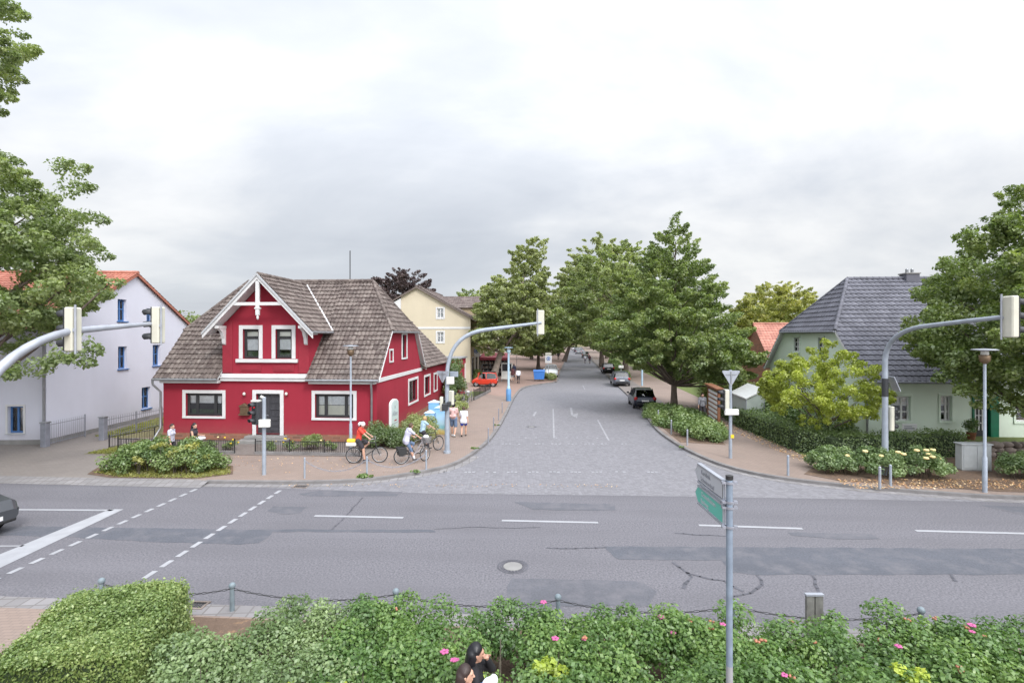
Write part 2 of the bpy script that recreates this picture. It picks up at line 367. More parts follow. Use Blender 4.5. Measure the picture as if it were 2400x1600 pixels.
M['drylawn'] = soilm('dry_lawn', (.17, .155, .085, 1), (.26, .21, .13, 1))
def brickm():
    t = NT('plinth_brick'); x, y, z = t.sep(); b = t.n('ShaderNodeTexBrick'); t.L.new(t.comb(t.math('ADD', x, y), z), b.inputs['Vector'])
    b.inputs['Scale'].default_value = 1; b.inputs['Brick Width'].default_value = .42; b.inputs['Row Height'].default_value = .13; b.inputs['Mortar Size'].default_value = .01; b.inputs['Bias'].default_value = -.2
    b.inputs['Color1'].default_value = (.27, .115, .075, 1); b.inputs['Color2'].default_value = (.10, .06, .05, 1); b.inputs['Mortar'].default_value = (.24, .17, .14, 1)
    return t.fin(t.mix(t.math('MULTIPLY', t.noise(8, 4), .4), b.outputs[0], (.3, .15, .1, 1)), .85, 0, .25)
M['brick'] = brickm()
# foliage
M['lf_linden'] = leafm('linden_leaf', (.05, .075, .024, 1), (.105, .14, .048, 1), (.215, .24, .095, 1))
M['lf_left'] = leafm('maple_leaf', (.06, .085, .035, 1), (.125, .16, .07, 1), (.23, .26, .12, 1), extra=(.33, .22, .10, 1))
M['lf_street'] = leafm('street_tree_leaf', (.07, .095, .035, 1), (.13, .16, .062, 1), (.225, .25, .105, 1))
M['lf_olive'] = leafm('olive_green_leaf', (.09, .11, .05, 1), (.17, .19, .085, 1), (.27, .285, .14, 1))
M['lf_beech'] = leafm('copper_beech_leaf', (.026, .017, .019, 1), (.045, .03, .032, 1), (.075, .055, .05, 1), .2)
M['lf_gold'] = leafm('golden_leaf', (.105, .125, .018, 1), (.20, .23, .038, 1), (.33, .35, .08, 1), .45)
M['lf_yellow'] = leafm('yellowing_leaf', (.10, .115, .035, 1), (.19, .195, .06, 1), (.31, .29, .09, 1))
M['lf_hedge'] = leafm('privet_leaf', (.04, .065, .026, 1), (.08, .115, .046, 1), (.135, .17, .07, 1))
M['lf_box'] = leafm('box_hedge_leaf', (.045, .075, .024, 1), (.10, .145, .045, 1), (.19, .225, .085, 1), .3, .05, (.36, .28, .15, 1))
M['lf_rose'] = leafm('rose_leaf', (.028, .058, .017, 1), (.062, .115, .03, 1), (.13, .19, .055, 1), .35, .05, (.20, .23, .07, 1))
M['lf_pale'] = leafm('pale_rose_leaf', (.045, .075, .03, 1), (.10, .145, .06, 1), (.20, .25, .12, 1), .35, .05)
M['lf_lime'] = leafm('lime_leaf', (.11, .15, .02, 1), (.21, .26, .035, 1), (.36, .38, .06, 1), .35)
M['lf_shrub'] = leafm('shrub_leaf', (.04, .07, .025, 1), (.085, .125, .042, 1), (.16, .2, .075, 1), .3)
M['hedgecore'] = pm('hedge_inner_shade', (.028, .045, .018, 1), .4, .9, 14, bump=.6)
M['twig'] = pm('twigs', (.075, .062, .045, 1), .3, .9, 9)
M['bark'] = pm('bark', (.115, .09, .075, 1), .3, .9, 4, bump=.8, bs=14)
M['barkpale'] = pm('pale_bark', (.24, .20, .17, 1), .25, .9, 4, bump=.8, bs=14)
M['pink'] = pm('pink_petals', (.45, .10, .25, 1), .25, .7, 30)
M['hip'] = pm('orange_rose_hips', (.36, .15, .09, 1), .25, .5, 30)
M['creamfl'] = pm('cream_petals', (.75, .62, .30, 1), .15, .7, 30)
M['yellowfl'] = pm('yellow_petals', (.72, .5, .03, 1), .15, .7, 30)
def card(name, c, rough=.6, var=.12, sc=8): M[name] = pm(name, c, var, rough, sc); return M[name]
# ------------------------------------------------------------------ leaves
def leafmesh(name, P, Nn, size, mat, parent, rnd=None, asp=.62, rng=None):
    "one diamond leaf per point"
    n = len(P); T = rng.normal(size=(n, 3)); T -= (T*Nn).sum(1)[:, None]*Nn; T /= np.linalg.norm(T, axis=1)[:, None]+1e-9
    B = np.cross(Nn, T); L = (size*rng.uniform(.5, 1.55, n))[:, None]; w = L*asp*.5
    V = np.empty((n, 4, 3)); V[:, 0] = P-T*L*.5; V[:, 1] = P+B*w+Nn*L*.10; V[:, 2] = P+T*L*.5; V[:, 3] = P-B*w+Nn*L*.10
    me = bpy.data.meshes.new(name); me.vertices.add(4*n); me.vertices.foreach_set('co', V.reshape(-1))
    me.loops.add(4*n); me.loops.foreach_set('vertex_index', np.arange(4*n, dtype=np.int32))
    me.polygons.add(n); me.polygons.foreach_set('loop_start', np.arange(0, 4*n, 4, dtype=np.int32)); me.polygons.foreach_set('loop_total', np.full(n, 4, dtype=np.int32))
    at = me.attributes.new('rnd', 'FLOAT', 'FACE'); at.data.foreach_set('value', (rng.random(n) if rnd is None else rnd).astype(np.float32))
    me.update(calc_edges=True); me.materials.append(mat)
    o = bpy.data.objects.new(name, me); COL.objects.link(o)
    if parent is not None: o.parent = parent
    return o
def unit(a): return a/(np.linalg.norm(a, axis=1)[:, None]+1e-9)
def clump_points(C, Rd, n, rng, up=.5, shell=.35, jit=.55, ax=None, La=None):
    "n points spread over ellipsoid clumps C (k,3) of radii Rd (k,3)"
    k = len(C); w = (Rd[:, 0]*Rd[:, 1])**.9; i = rng.choice(k, n, p=w/w.sum())
    d = unit(rng.normal(size=(n, 3))); r = shell+(1-shell)*rng.random(n)**.6
    P = C[i]+d*r[:, None]*Rd[i]
    if ax is not None:                                  # sprays: drawn out along each branch, thinner to the tip
        u = rng.uniform(-.75, 1, n); P = C[i]+ax[i]*(u*La[i])[:, None]+d*(r*(1-.68*np.maximum(u, 0)))[:, None]*Rd[i]
    Nn = unit(d*.6+np.array([0, 0, up])+rng.normal(size=(n, 3))*jit)
    cr = rng.random(k); return P, Nn, np.clip(cr[i]*.55+rng.random(n)*.45, 0, 1)
def oy_(C, off, H): return off[0]*C[:, 2]/H, off[1]*C[:, 2]/H
def tree(name, label, loc, prof, k, cr, n, size, leaf, trunk=(.25, 2.5), bark='bark', seed=1, flat=.6, inner=.45, group=None, limbs=26, droop=0.0, off=(0, 0), extra=None, asp=.62, spray=1.35, rise=1.3, shear=0.0):
    "prof: (z, radius) outline of the crown; k clumps of radius cr"
    rng = np.random.default_rng(seed); e = E(name, label, 'tree', loc, 0, group)
    zs = np.array([p[0] for p in prof]); rs = np.array([p[1] for p in prof])
    zz = np.linspace(zs[0], zs[-1], 60); rr = np.interp(zz, zs, rs)+.15; p = rr**1.5/np.sum(rr**1.5)
    z = rng.choice(zz, k, p=p)+rng.uniform(-.1, .1, k); r = np.interp(z, zs, rs); a = rng.uniform(0, 2*np.pi, k)
    q = np.where(rng.random(k) < .72, rng.uniform(.74, 1.04, k), rng.uniform(0, .74, k)); c_ = cr*rng.uniform(.6, 1.3, k)*np.clip(.45+.55*r/np.max(rs), .4, 1)
    rad = np.maximum(r*q-c_*.55, 0)
    H = zs[-1]; ox = off[0]*z/H; oy = off[1]*z/H
    C = np.stack([np.cos(a)*rad+ox, np.sin(a)*rad+oy, z-droop*rad/np.max(rs)], 1); Rd = np.stack([c_, c_, c_*flat], 1)
    if extra is not None:
        X = np.array(extra, float); C = np.vstack([C, X[:, :3]]); Rd = np.vstack([Rd, np.stack([X[:, 3], X[:, 3], X[:, 3]*flat], 1)])
    ang = np.arctan2(C[:, 1]-oy_(C, off, H)[1], C[:, 0]-oy_(C, off, H)[0])+rng.normal(size=len(C))*.35; q = np.clip((C[:, 2]-zs[0])/(H-zs[0]), 0, 1)
    tz = (-.12+rise*q**1.5)+rng.normal(size=len(C))*.22; ax = unit(np.stack([np.cos(ang), np.sin(ang), tz], 1)); La = Rd[:, 0]*spray; Rd = Rd*np.array([.78, .78, .85])
    C[:, 2] -= C[:, 0]*shear*(1-q)
    P, Nn, rd = clump_points(C, Rd, n, rng, ax=ax, La=La)
    leafmesh('crown', P, Nn, size, M[leaf], e, rd, asp, rng)
    mb = MB(); tr, th = trunk; top = prof[-1][0]*.86
    pts = []; m = 9
    for i in range(m):
        t = i/(m-1); zt = top*t; b = .12*math.sin(3*t+seed)
        pts.append((off[0]*zt/H+b*t, off[1]*zt/H+b*.6*t, zt-.05))
    rads = [tr*(1.35 if i == 0 else 1)*(1-.9*(i/(m-1))**.9) for i in range(m)]
    mb.tube(pts, rads, 10)
    for i in rng.choice(len(C), min(limbs, len(C)), replace=False):
        c = C[i]; z0 = max(th*.85, c[2]-1.0*np.hypot(c[0], c[1])*.75-.3); z0 = min(z0, top*.9)
        s0 = Vector((off[0]*z0/H, off[1]*z0/H, z0)); s2 = Vector(c); s1 = s0*.5+s2*.5+Vector((0, 0, -.12*(s2-s0).length+.2))
        r0 = tr*max(.14, .5*(1-z0/top))
        mb.tube(arc(s0, s1, s2, 5), [r0*(1-.85*j/5) for j in range(6)], 6, caps=False)
    mb.build('trunk', M[bark], e)
    return e
def shrub(name, label, loc, C, n, size, leaf, cat='shrub', seed=1, group=None, stems=10, flat=.8, asp=.6, up=.55):
    "C: list of (x,y,z,r) clumps in local space"
    rng = np.random.default_rng(seed); e = E(name, label, cat, loc, 0, group); C = np.array(C, float)
    Rd = np.stack([C[:, 3], C[:, 3], C[:, 3]*flat], 1); P, Nn, rd = clump_points(C[:, :3], Rd, n, rng, up, .3)
    P[:, 2] = np.maximum(P[:, 2], .02); leafmesh('foliage', P, Nn, size, M[leaf], e, rd, asp, rng)
    mb = MB()
    for i in rng.choice(len(C), min(stems, len(C)), replace=False):
        c = C[i, :3]; b = (c[0]*.7, c[1]*.7, -.03); mb.tube(arc(b, (c[0]*.8, c[1]*.8, c[2]*.6), c, 4), [.018, .015, .012, .009, .006], 5, caps=False)
    mb.build('stem', M['twig'], e); return e
# ------------------------------------------------------------------ ground, roads, pavements
KL = [G(480, 1133), G(714, 1135), G(857, 1130), G(980, 1112), G(1061, 1095), G(1112, 1066), G(1153, 1031), G(1184, 980), G(1204, 934), G(1225, 908), G(1275, 900), G(1308, 896), (6.4, 70), (10.2, 100), (22, 194), (29, 250)]
KR = [(34, 250), (25.5, 178), (18.6, 118), (12.5, 65.3), (9.75, 38.4), G(1531, 1005), G(1582, 1043), G(1653, 1080), G(1735, 1107), G(1837, 1126), G(1990, 1143), G(2194, 1160), G(2400, 1173.5), (40, 15.4), (70, 13.3)]
def smooth(P, it=2):
    for _ in range(it):
        Q = [P[0]]
        for a, b in zip(P[:-1], P[1:]):
            Q += [(a[0]*.75+b[0]*.25, a[1]*.75+b[1]*.25), (a[0]*.25+b[0]*.75, a[1]*.25+b[1]*.75)]
        Q.append(P[-1]); P = Q
    return P
KL = smooth(KL); KR = smooth(KR)
def flat(name, pts, z, mat, label, thick=None):
    mb = MB(); tri = tessellate_polygon([[Vector((x, y, 0)) for x, y in pts]])
    a = 0
    for t in tri:
        p = [pts[i] for i in t]
        ar = (p[1][0]-p[0][0])*(p[2][1]-p[0][1])-(p[1][1]-p[0][1])*(p[2][0]-p[0][0])
        if ar < 0: p = p[::-1]
        mb.add([(x, y, z) for x, y in p], [(0, 1, 2)], 0, False, .5)
    if thick:
        n = len(pts)
        for i in range(n):
            (x0, y0), (x1, y1) = pts[i], pts[(i+1) % n]
            mb.add([(x0, y0, z), (x1, y1, z), (x1, y1, z-thick), (x0, y0, z-thick)], [(0, 1, 2, 3)])
    return S(mb.build(name, M[mat] if isinstance(mat, str) else mat), label)
flat('ground', [(-900, -60), (900, -60), (900, 1500), (-900, 1500)], -.09, 'drylawn', 'dry green ground spreading out beyond the houses')
flat('road', [(-90, 4.0+12.5), (-90, 24.6), (90, 12.0), (90, 3.7), (0, 10.05)], 0, 'asphalt', 'grey asphalt main road with patches across the front')
flat('street', [(-3, 17.9)] + [(-9.9, 18.65), (-11.4, 19.3)] + [(x, y) for x, y in KL if x > -11.0] + KR[:-6] + [(12.2, 17.2), (5.9, 17.55)], .004, 'sett', 'grey stone sett side street running away between trees')
flat('pavement', KL + [(24, 250), (-30, 250), (-90, 200), (-90, 24.8), (-30, 20.5)], .10, 'pave', 'tan paved pavement along the red house corner', .13)
flat('pavement', KR + [(90, 14), (90, 260), (40, 260)], .10, 'pave', 'tan paved footpath between parked cars and hedge', .13)
flat('driveway', [(-11.6, 19.15), (-30, 20.55), (-60, 22.6), (-60, 33), (-21.2, 33), (-19.6, 26.5), (-18.5, 23.0), (-14.5, 21.3)], .104, 'pave2', 'grey tan paved forecourt before the white house')
flat('pavement', [(-1.2, 46), (.05, 46), (1.0, 54.8), (3.6, 58.6), (5.3, 60.6), (6.3, 70), (10, 100), (21.5, 194), (-6, 194), (-5, 60), (-4.3, 50)], .104, 'pinkpave', 'rose coloured paved promenade before the shops')
def ribbon(name, P, w0, w1, z0, z1, mat, label):
    "a kerb: strip between offsets w0..w1 of polyline P"
    mb = MB(); L0, L1 = [], []
    for i, (x, y) in enumerate(P):
        a = Vector(P[max(i-1, 0)]); b = Vector(P[min(i+1, len(P)-1)]); d = (b-a).normalized(); nn = Vector((-d.y, d.x))
        L0.append((x+nn.x*w0, y+nn.y*w0)); L1.append((x+nn.x*w1, y+nn.y*w1))
    for i in range(len(P)-1):
        A, B, C, D = L0[i], L0[i+1], L1[i+1], L1[i]
        mb.add([(*A, z1), (*B, z1), (*C, z1), (*D, z1)], [(0, 1, 2, 3)]); mb.add([(*A, z0), (*B, z0), (*B, z1), (*A, z1)], [(0, 1, 2, 3)]); mb.add([(*C, z0), (*D, z0), (*D, z1), (*C, z1)], [(0, 1, 2, 3)])
    return S(mb.build(name, M[mat]), label)
kl2 = [p for p in KL if p[1] < 120]
ribbon('kerb', kl2, -.02, .16, -.03, .112, 'kerb', 'weathered granite kerb curving round the red house corner')
ribbon('kerb', [p for p in KR if p[1] < 160], -.02, .16, -.03, .112, 'kerb', 'granite kerb curving past the hedge and flower bed')
ribbon('gutter', [p for p in KL if p[1] < 24], -.38, -.03, -.03, .012, 'gutter', 'pale gutter stones along the kerb by the red house')
ribbon('gutter', [p for p in KR if p[1] < 24], -.36, -.03, -.03, .012, 'gutter', 'pale gutter stones along the kerb by the rose bed')
DK_ = [(-11.3, 19.09), (-20, 19.72), (-30, 20.5), (-60, 22.65), (-90, 24.8)][::-1]
mb = MB()
for (xa, ya), (xb, yb) in zip(DK_[:-1], DK_[1:]): mb.add([(xa, ya-.55, .006), (xb, yb-.55, .006), (xb, yb+.03, .116), (xa, ya+.03, .116)], [(0, 1, 2, 3)])
S(mb.build('dropped_kerb', M['gutter']), 'sloping pale slabs between road and forecourt')
flat('parking_bay', [(9.62, 37.0), (12.3, 64), (18.2, 118), (20.6, 117), (14.7, 64), (11.9, 38)], .116, 'bay', 'brown sett parking strip beside the street')
NR = lambda x, y: (x, y-.0707*x)       # near edge of the main road
flat('gutter', [NR(-30, 10.05), NR(40, 10.05), NR(40, 9.62), NR(-30, 9.62)], .012, 'gutter', 'pale slab gutter between road and hedge')
flat('pavement', [NR(-90, 9.62), NR(90, 9.62), (90, -12), (-90, -12)], .02, 'pave', 'tan footpath in front of the rose hedge', .1)
flat('planting_bed', [(-6.2, 9.95), (40, 6.7), (40, 5.2), (-4.6, 7.3), (-5.4, 7.4)], .05, 'soil', 'brown soil under the rose hedge', .06)
flat('planting_bed', [(11.4, 20.0), (12.2, 19.1), (17, 17.75), (34, 16.4), (34, 23.6), (15.5, 22.4), (12.9, 21.6)], .112, 'soil', 'leaf covered soil under the cream rose bushes')
flat('planting_bed', [(8.55, 26.0), (10.6, 25.4), (11.5, 30), (12.3, 38), (10.2, 39), (9.1, 33.5)], .112, 'soil', 'dark soil under the linden tree', .01)
flat('planting_bed', [(-16.6, 20.0), (-15.3, 19.5), (-12.0, 19.35), (-10.9, 20.0), (-11.6, 21.3), (-15.4, 21.9), (-17.0, 21.0)], .112, 'soil', 'brown soil under the shrub by the crossing')
flat('lawn', [(13.0, 22.4), (15.4, 22.9), (34, 23.8), (60, 24), (60, 180), (30, 180), (16.4, 45)], .106, 'lawn', 'garden lawn around the green house')
flat('lawn', [(-20.9, 26.9), (-21.0, 40), (-18, 40), (-18.2, 27.5)], .108, 'drylawn', 'dry grass beside the white house')
flat('lawn', [(-19.6, 23.4), (-14.6, 23.4), (-18.0, 26.6), (-19.2, 26.8)], .108, 'drylawn', 'small grass corner behind the low dark railing')
flat('front_garden', [(-18.6, 23.6), (-6.6, 22.9), (-6.0, 23.6), (-6.7, 25.7), (-18.3, 26.6)], .116, 'gravel', 'gravel front garden of the red house')
flat('lawn', [(-6.75, 25.9), (-5.7, 24.6), (-4.9, 25.2), (-3.9, 44), (-2.3, 49.5), (-4.6, 50), (-5.3, 44)], .12, 'lawn', 'narrow grass strip along the red gable wall')
flat('lawn', [(-60, 40), (-21.5, 40), (-7, 46), (-7, 58), (-60, 140)], .106, 'lawn', 'garden grass behind the red house')
flat('planting_bed', [(2.9, 60.8), (5.3, 61.2), (5.9, 68), (5.0, 72), (3.9, 66)], .114, 'soil', 'small planting bed at the street narrowing', .02)
# --- road markings
def strip(mb, p0, p1, w, m=0, z=.008):
    a, b = Vector(p0), Vector(p1); d = (b-a).normalized(); nn = Vector((-d.y, d.x))*w/2
    mb.add([(a.x-nn.x, a.y-nn.y, z), (b.x-nn.x, b.y-nn.y, z), (b.x+nn.x, b.y+nn.y, z), (a.x+nn.x, a.y+nn.y, z)], [(0, 1, 2, 3)])
D = 1.0204
def dash(name, x0, y0, x1, y1, w, mat, label, n=1, duty=1.0):
    mb = MB(); a, b = Vector(G(x0, y0)), Vector(G(x1, y1))
    for i in range(n): strip(mb, a+(b-a)*(i/n), a+(b-a)*((i+duty)/n), w)
    return S(mb.build(name, M[mat]), label)
for x0, y0, x1, y1, t in ((737, 1208.5, 945, 1213, 'lane dash nearest the red house door'), (1176, 1219.5, 1402, 1224.5, 'lane dash opposite the side street'), (1638, 1230.5, 1881, 1238.5, 'lane dash beyond the green signpost'), (2146, 1243.5, 2420, 1250.5, 'lane dash at the rose bush side')):
    dash('lane_marking', x0, y0, x1, y1, .13, 'paint', 'white '+t)
dash('crossing_marking', 460, 1146, -60, 1380, .13, 'paint', 'dashed white crossing line next to the stop line', 14, .62)
dash('crossing_marking', 657, 1149, 322, 1365, .13, 'paint', 'dashed white crossing line farther from the stop line', 12, .66)
S(MB().add([(*G(x, y), .008) for x, y in ((290, 1193), (258, 1193), (-30, 1311), (-30, 1345))], [(0, 1, 2, 3)]).build('stop_line', M['paint']), 'broad white stop line across the near lanes')
dash('lane_marking', 264, 1195.5, -120, 1193, .13, 'paint', 'solid white line leading to the stop line')
dash('lane_marking', 55, 1279, -120, 1281, .10, 'paintold', 'worn white line behind the stop line')
mb = MB(); rr_ = random.Random(4)
for x0, x1, y, k, g in ((1042, 1390, 1106, 8, 3), (1445, 1520, 1106, 2, 3), (1178, 1450, 1040, 8, 3), (1208, 1400, 1026, 9, 1)):
    for i in range(k):
        for j in range(g):
            if rr_.random() < .12: continue
            px = x0+(x1-x0)*(i/(k-.999))+j*(9 if y > 1100 else 8.5); X, Y = G(px, y+rr_.uniform(-.6, .6)); w = .055
            mb.add([(X-w, Y-w, .012), (X+w, Y-w, .012), (X+w, Y+w, .012), (X-w, Y+w, .012)], [(0, 1, 2, 3)])
S(mb.build('marking_stones', M['paint']), 'rows of small white marking stones set in the street')
dash('lane_marking', 1298.5, 1026, 1296.4, 958, .1, 'paintold', 'worn white centre line of the side street')
dash('lane_marking', 1427, 1032, 1401, 984, .1, 'paintold', 'short white line beside the parked dark hatchback')
dash('lane_marking', 1371, 913, 1366, 903, .08, 'paintold', 'faint white dash far up the side street')
mb = MB(); strip(mb, G(1338, 955), G(1341, 972), .16, z=.009); strip(mb, G(1341, 972), G(1350, 977), .2, z=.013)
a, b, c = G(1344, 970.5), G(1352, 981), G(1355, 968); mb.add([(*a, .017), (*b, .017), (*c, .017)], [(0, 1, 2)]); S(mb.build('arrow_marking', M['paintold']), 'worn white turn arrow on the lane by the parked cars')
mb = MB(); strip(mb, G(1256, 965), G(1250, 975), .16, z=.009); S(mb.build('arrow_marking', M['paintold']), 'faint white arrow trace on the lane by the pavement')
# --- patches, cracks
def patch(P, mat, label, z=.0045):
    r = random.Random(len(label)); Q = []
    P = [G(x, y) for x, y in P]
    for i in range(len(P)):
        a, b = P[i], P[(i+1) % len(P)]; m = max(2, int(math.hypot(b[0]-a[0], b[1]-a[1])/.35))
        for k in range(m):
            t = k/m; j = .03 if k else 0; Q.append((a[0]+(b[0]-a[0])*t+r.uniform(-j, j)*2, a[1]+(b[1]-a[1])*t+r.uniform(-j, j)))
    flat('road_patch', Q, z, mat, label)
patch([(1416, 1280), (2500, 1286), (2500, 1346), (1760, 1346), (1712, 1340), (1690, 1312), (1450, 1310), (1432, 1296)], 'patch', 'long dark asphalt patch behind the signpost')
patch([(1200, 1354), (1500, 1362), (1540, 1385), (1520, 1420), (1180, 1420)], 'patch2', 'dark asphalt patch next to the near kerb')
patch([(1204, 1176), (1440, 1181), (1443, 1196), (1250, 1194)], 'patch2', 'dark asphalt patch in front of the side street')
patch([(-60, 1232), (160, 1234), (540, 1240), (1010, 1241), (1020, 1247), (640, 1246), (606, 1272), (560, 1276), (330, 1268), (150, 1258), (-60, 1252)], 'patch', 'dark asphalt strip crossed by the crossing lines')
patch([(640, 1186), (720, 1188), (705, 1202), (660, 1205), (626, 1197)], 'patch2', 'small dark asphalt patch near the drain')
patch([(750, 1149), (945, 1152), (930, 1162), (720, 1162), (700, 1157)], 'patch2', 'dark worn asphalt along the far gutter')
patch([(1846, 1247), (2040, 1251), (2060, 1262), (1960, 1263), (1860, 1255)], 'patch2', 'narrow dark repair beside a lane dash')
patch([(2300, 1184), (2500, 1190), (2500, 1225), (2390, 1204)], 'patch2', 'dark asphalt patch near the rose bed kerb')
def crack(P, w, label):
    mb = MB(); r = random.Random(len(label)*7); Q = []
    for a, b in zip(P[:-1], P[1:]):
        A, B = Vector(G(*a)), Vector(G(*b)); m = max(2, int((B-A).length/.2))
        for k in range(m): Q.append(A+(B-A)*(k/m)+Vector((r.uniform(-.03, .03), r.uniform(-.03, .03))))
    Q.append(Vector(G(*P[-1])))
    for a, b in zip(Q[:-1], Q[1:]): strip(mb, a, b+(b-a)*.1, w*r.uniform(.6, 1.2), 0, .0075)
    S(mb.build('road_crack', M['tar']), label)
crack([(780, 1240), (812, 1206), (850, 1166)], .05, 'tarred crack running across a lane dash')
crack([(1020, 1240), (1100, 1235), (1200, 1237), (1265, 1235)], .03, 'fine crack along the middle of the road')
crack([(1282, 1284), (1350, 1286), (1420, 1282)], .05, 'fine crack leading into the long dark patch')
crack([(1575, 1318), (1608, 1342), (1620, 1352), (1602, 1378)], .07, 'tarred crack left of the signpost')
crack([(1608, 1342), (1670, 1358), (1700, 1362), (1740, 1385)], .06, 'branching tarred crack by the signpost foot')
crack([(1776, 1348), (1788, 1370), (1760, 1390), (1700, 1400)], .06, 'tarred crack curving beyond the signpost')
crack([(1905, 1347), (1912, 1368), (1920, 1390)], .06, 'short tarred crack above the wooden post')
crack([(2228, 1346), (2240, 1362)], .05, 'tiny tarred crack at the far end of the dark patch')
crack([(1580, 1248), (1620, 1252), (1700, 1256)], .06, 'tarred crack below the signpost arms')
# --- manholes, drains
def manhole(px, py, r, label, g=None):
    X, Y = G(px, py); e = E('manhole', label, 'manhole cover', (X, Y, 0), 0, g); mb = MB()
    for a, b, z in ((r, r*.9, .006), (r*.82, r*.74, .008)):
        n = 40; mb.add([(q*math.cos(2*math.pi*i/n), q*math.sin(2*math.pi*i/n), z) for q in (b, a) for i in range(n)], [(i, i+n, (i+1) % n+n, (i+1) % n) for i in range(n)])
    for i in range(20):
        t = 2*math.pi*i/20; mb.obox((r*.66*math.cos(t), r*.66*math.sin(t), .008), (r*.06, r*.1, .006), (0, 0, t))
    mb.build('rim', M['tar'], e); MB().cyl((0, 0), r*.6, .0, .012, 32).build('lid', M['concrete'], e)
manhole(1202, 1327, .375, 'round manhole cover in the middle of the main road')
manhole(1246, 1000, .33, 'round manhole cover on the side street setts')
def drain(px, py, w, d, rz, label):
    X, Y = G(px, py); e = E('drain', label, 'drain grate', (X, Y, .012), rz); f = MB()
    for s in (-1, 1): f.obox((0, s*d/2, .006), (w+.06, .04, .018)); f.obox((s*w/2, 0, .006), (.04, d-.04, .018))
    f.build('frame', M['stone'], e); g = MB()
    for i in range(6): g.obox((-w/2+w*(i+.5)/6, 0, .004), (w*.08, d-.04, .01), (0, 0, -.25))
    g.build('bars', M['blackmetal'], e)
drain(462, 1419, .34, .26, R(-4), 'rusty street drain grate behind the box hedge')
drain(705, 1140.5, .5, .3, R(-4), 'dark street drain at the kerb before the red house')
# ------------------------------------------------------------------ building helpers
class Fr:
    "a wall's own frame: origin o, direction a along it, outward normal n"
    def __init__(s, o, a): s.o = Vector(o); s.a = Vector(a); s.n = Vector((s.a.y, -s.a.x, 0))
    def p(s, u, z, d=0): return s.o + s.a*u + s.n*d + Vector((0, 0, z))
    def box(s, mb, u0, u1, z0, z1, d0, d1, m=0):
        A, B = s.p(u0, z0, d0), s.p(u1, z1, d1)
        mb.box(min(A.x, B.x), min(A.y, B.y), min(A.z, B.z), max(A.x, B.x), max(A.y, B.y), max(A.z, B.z), m)
def wall(mb, F, poly, holes=(), m=0, depth=.18, rm=None):
    loops = [[Vector((u, z, 0)) for u, z in poly]] + [[Vector((u, z, 0)) for u, z in ((a, c), (b, c), (b, d), (a, d))] for a, c, b, d in holes]
    fl = [v for l in loops for v in l]
    for t in tessellate_polygon(loops):
        p = [fl[i] for i in t]; ar = (p[1]-p[0]).cross(p[2]-p[0]).z
        if ar < 0: p = p[::-1]
        mb.add([F.p(v.x, v.y) for v in p], [(0, 1, 2)], m)
    for a, c, b, d in holes:
        q = [(a, c), (b, c), (b, d), (a, d)]
        for i in range(4):
            (u0, z0), (u1, z1) = q[i], q[(i+1) % 4]
            mb.add([F.p(u0, z0), F.p(u1, z1), F.p(u1, z1, -depth), F.p(u0, z0, -depth)], [(0, 1, 2, 3)], m if rm is None else rm)
def window(F, h, par, frame='dark', fw=.07, vb=(), hb=(), rec=.12, sur=None, curtain=None, sill=None, surd=.04, sash=None, label=None):
    a, c, b, d = h; mb = MB()
    F.box(mb, a, a+fw, c, d, -rec-.06, -rec); F.box(mb, b-fw, b, c, d, -rec-.06, -rec)
    F.box(mb, a+fw, b-fw, c, c+fw, -rec-.06, -rec); F.box(mb, a+fw, b-fw, d-fw, d, -rec-.06, -rec)
    for v in vb: x = a+(b-a)*v; F.box(mb, x-fw*.6, x+fw*.6, c+fw, d-fw, -rec-.055, -rec+.006)
    for v in hb:
        z = c+(d-c)*v; xs = [a+fw]+[a+(b-a)*q for q in vb]+[b-fw]
        for i in range(len(xs)-1): F.box(mb, xs[i]+(fw*.6 if i else 0), xs[i+1]-(fw*.6 if i < len(xs)-2 else 0), z-fw*.4, z+fw*.4, -rec-.05, -rec-.006)
    w = mb.build('window', M[frame], par, bevel=.008)
    if label: w['label'] = label
    p = MB(); F.box(p, a+fw*.5, b-fw*.5, c+fw*.5, d-fw*.5, -rec-.035, -rec-.028); p.build('pane', M['glass'], w)
    if sur:
        s = MB(); sw, sb, sm_ = sur; F.box(s, a-sw, a, c, d+sw, 0, surd); F.box(s, b, b+sw, c, d+sw, 0, surd); F.box(s, a, b, d, d+sw, 0, surd)
        if sb: F.box(s, a-sw, b+sw, c-sb, c, 0, surd+.015)
        s.build('surround', M[sm_], w, bevel=.008)
    if sill:
        s = MB(); F.box(s, a-.08, b+.08, c-.06, c-.002, -.05, .09); s.build('sill', M[sill], w)
    if curtain:
        for kind, u0, u1, z0, z1 in curtain:
            q = MB(); n = max(6, int((u1-u0)*(b-a)*14)) if kind == 'curtain' else 1; A = a+(b-a)*u0; B = a+(b-a)*u1; Z0 = c+(d-c)*z0; Z1 = c+(d-c)*z1
            vs = []
            for i in range(n*4+1):
                t = i/(n*4); dd = -rec-.085-(.015*math.sin(i*math.pi/2) if kind == 'curtain' else 0)
                vs += [F.p(A+(B-A)*t, Z0, dd), F.p(A+(B-A)*t, Z1, dd)]
            q.add(vs, [(2*i, 2*i+2, 2*i+3, 2*i+1) for i in range(n*4)], 0, True)
            q.build({'curtain': 'curtain', 'blind': 'blind', 'plant': 'sill_plant'}[kind], M[{'curtain': 'curtain', 'blind': 'blind', 'plant': 'plant'}[kind]], w)
    back = MB(); F.box(back, a-.3, b+.3, c-.3, d+.3, -rec-.62, -rec-.6); back.build('dim_backing', M['room'], w)  # near-black panel behind the pane, its colour standing in for an unlit interior
    return w
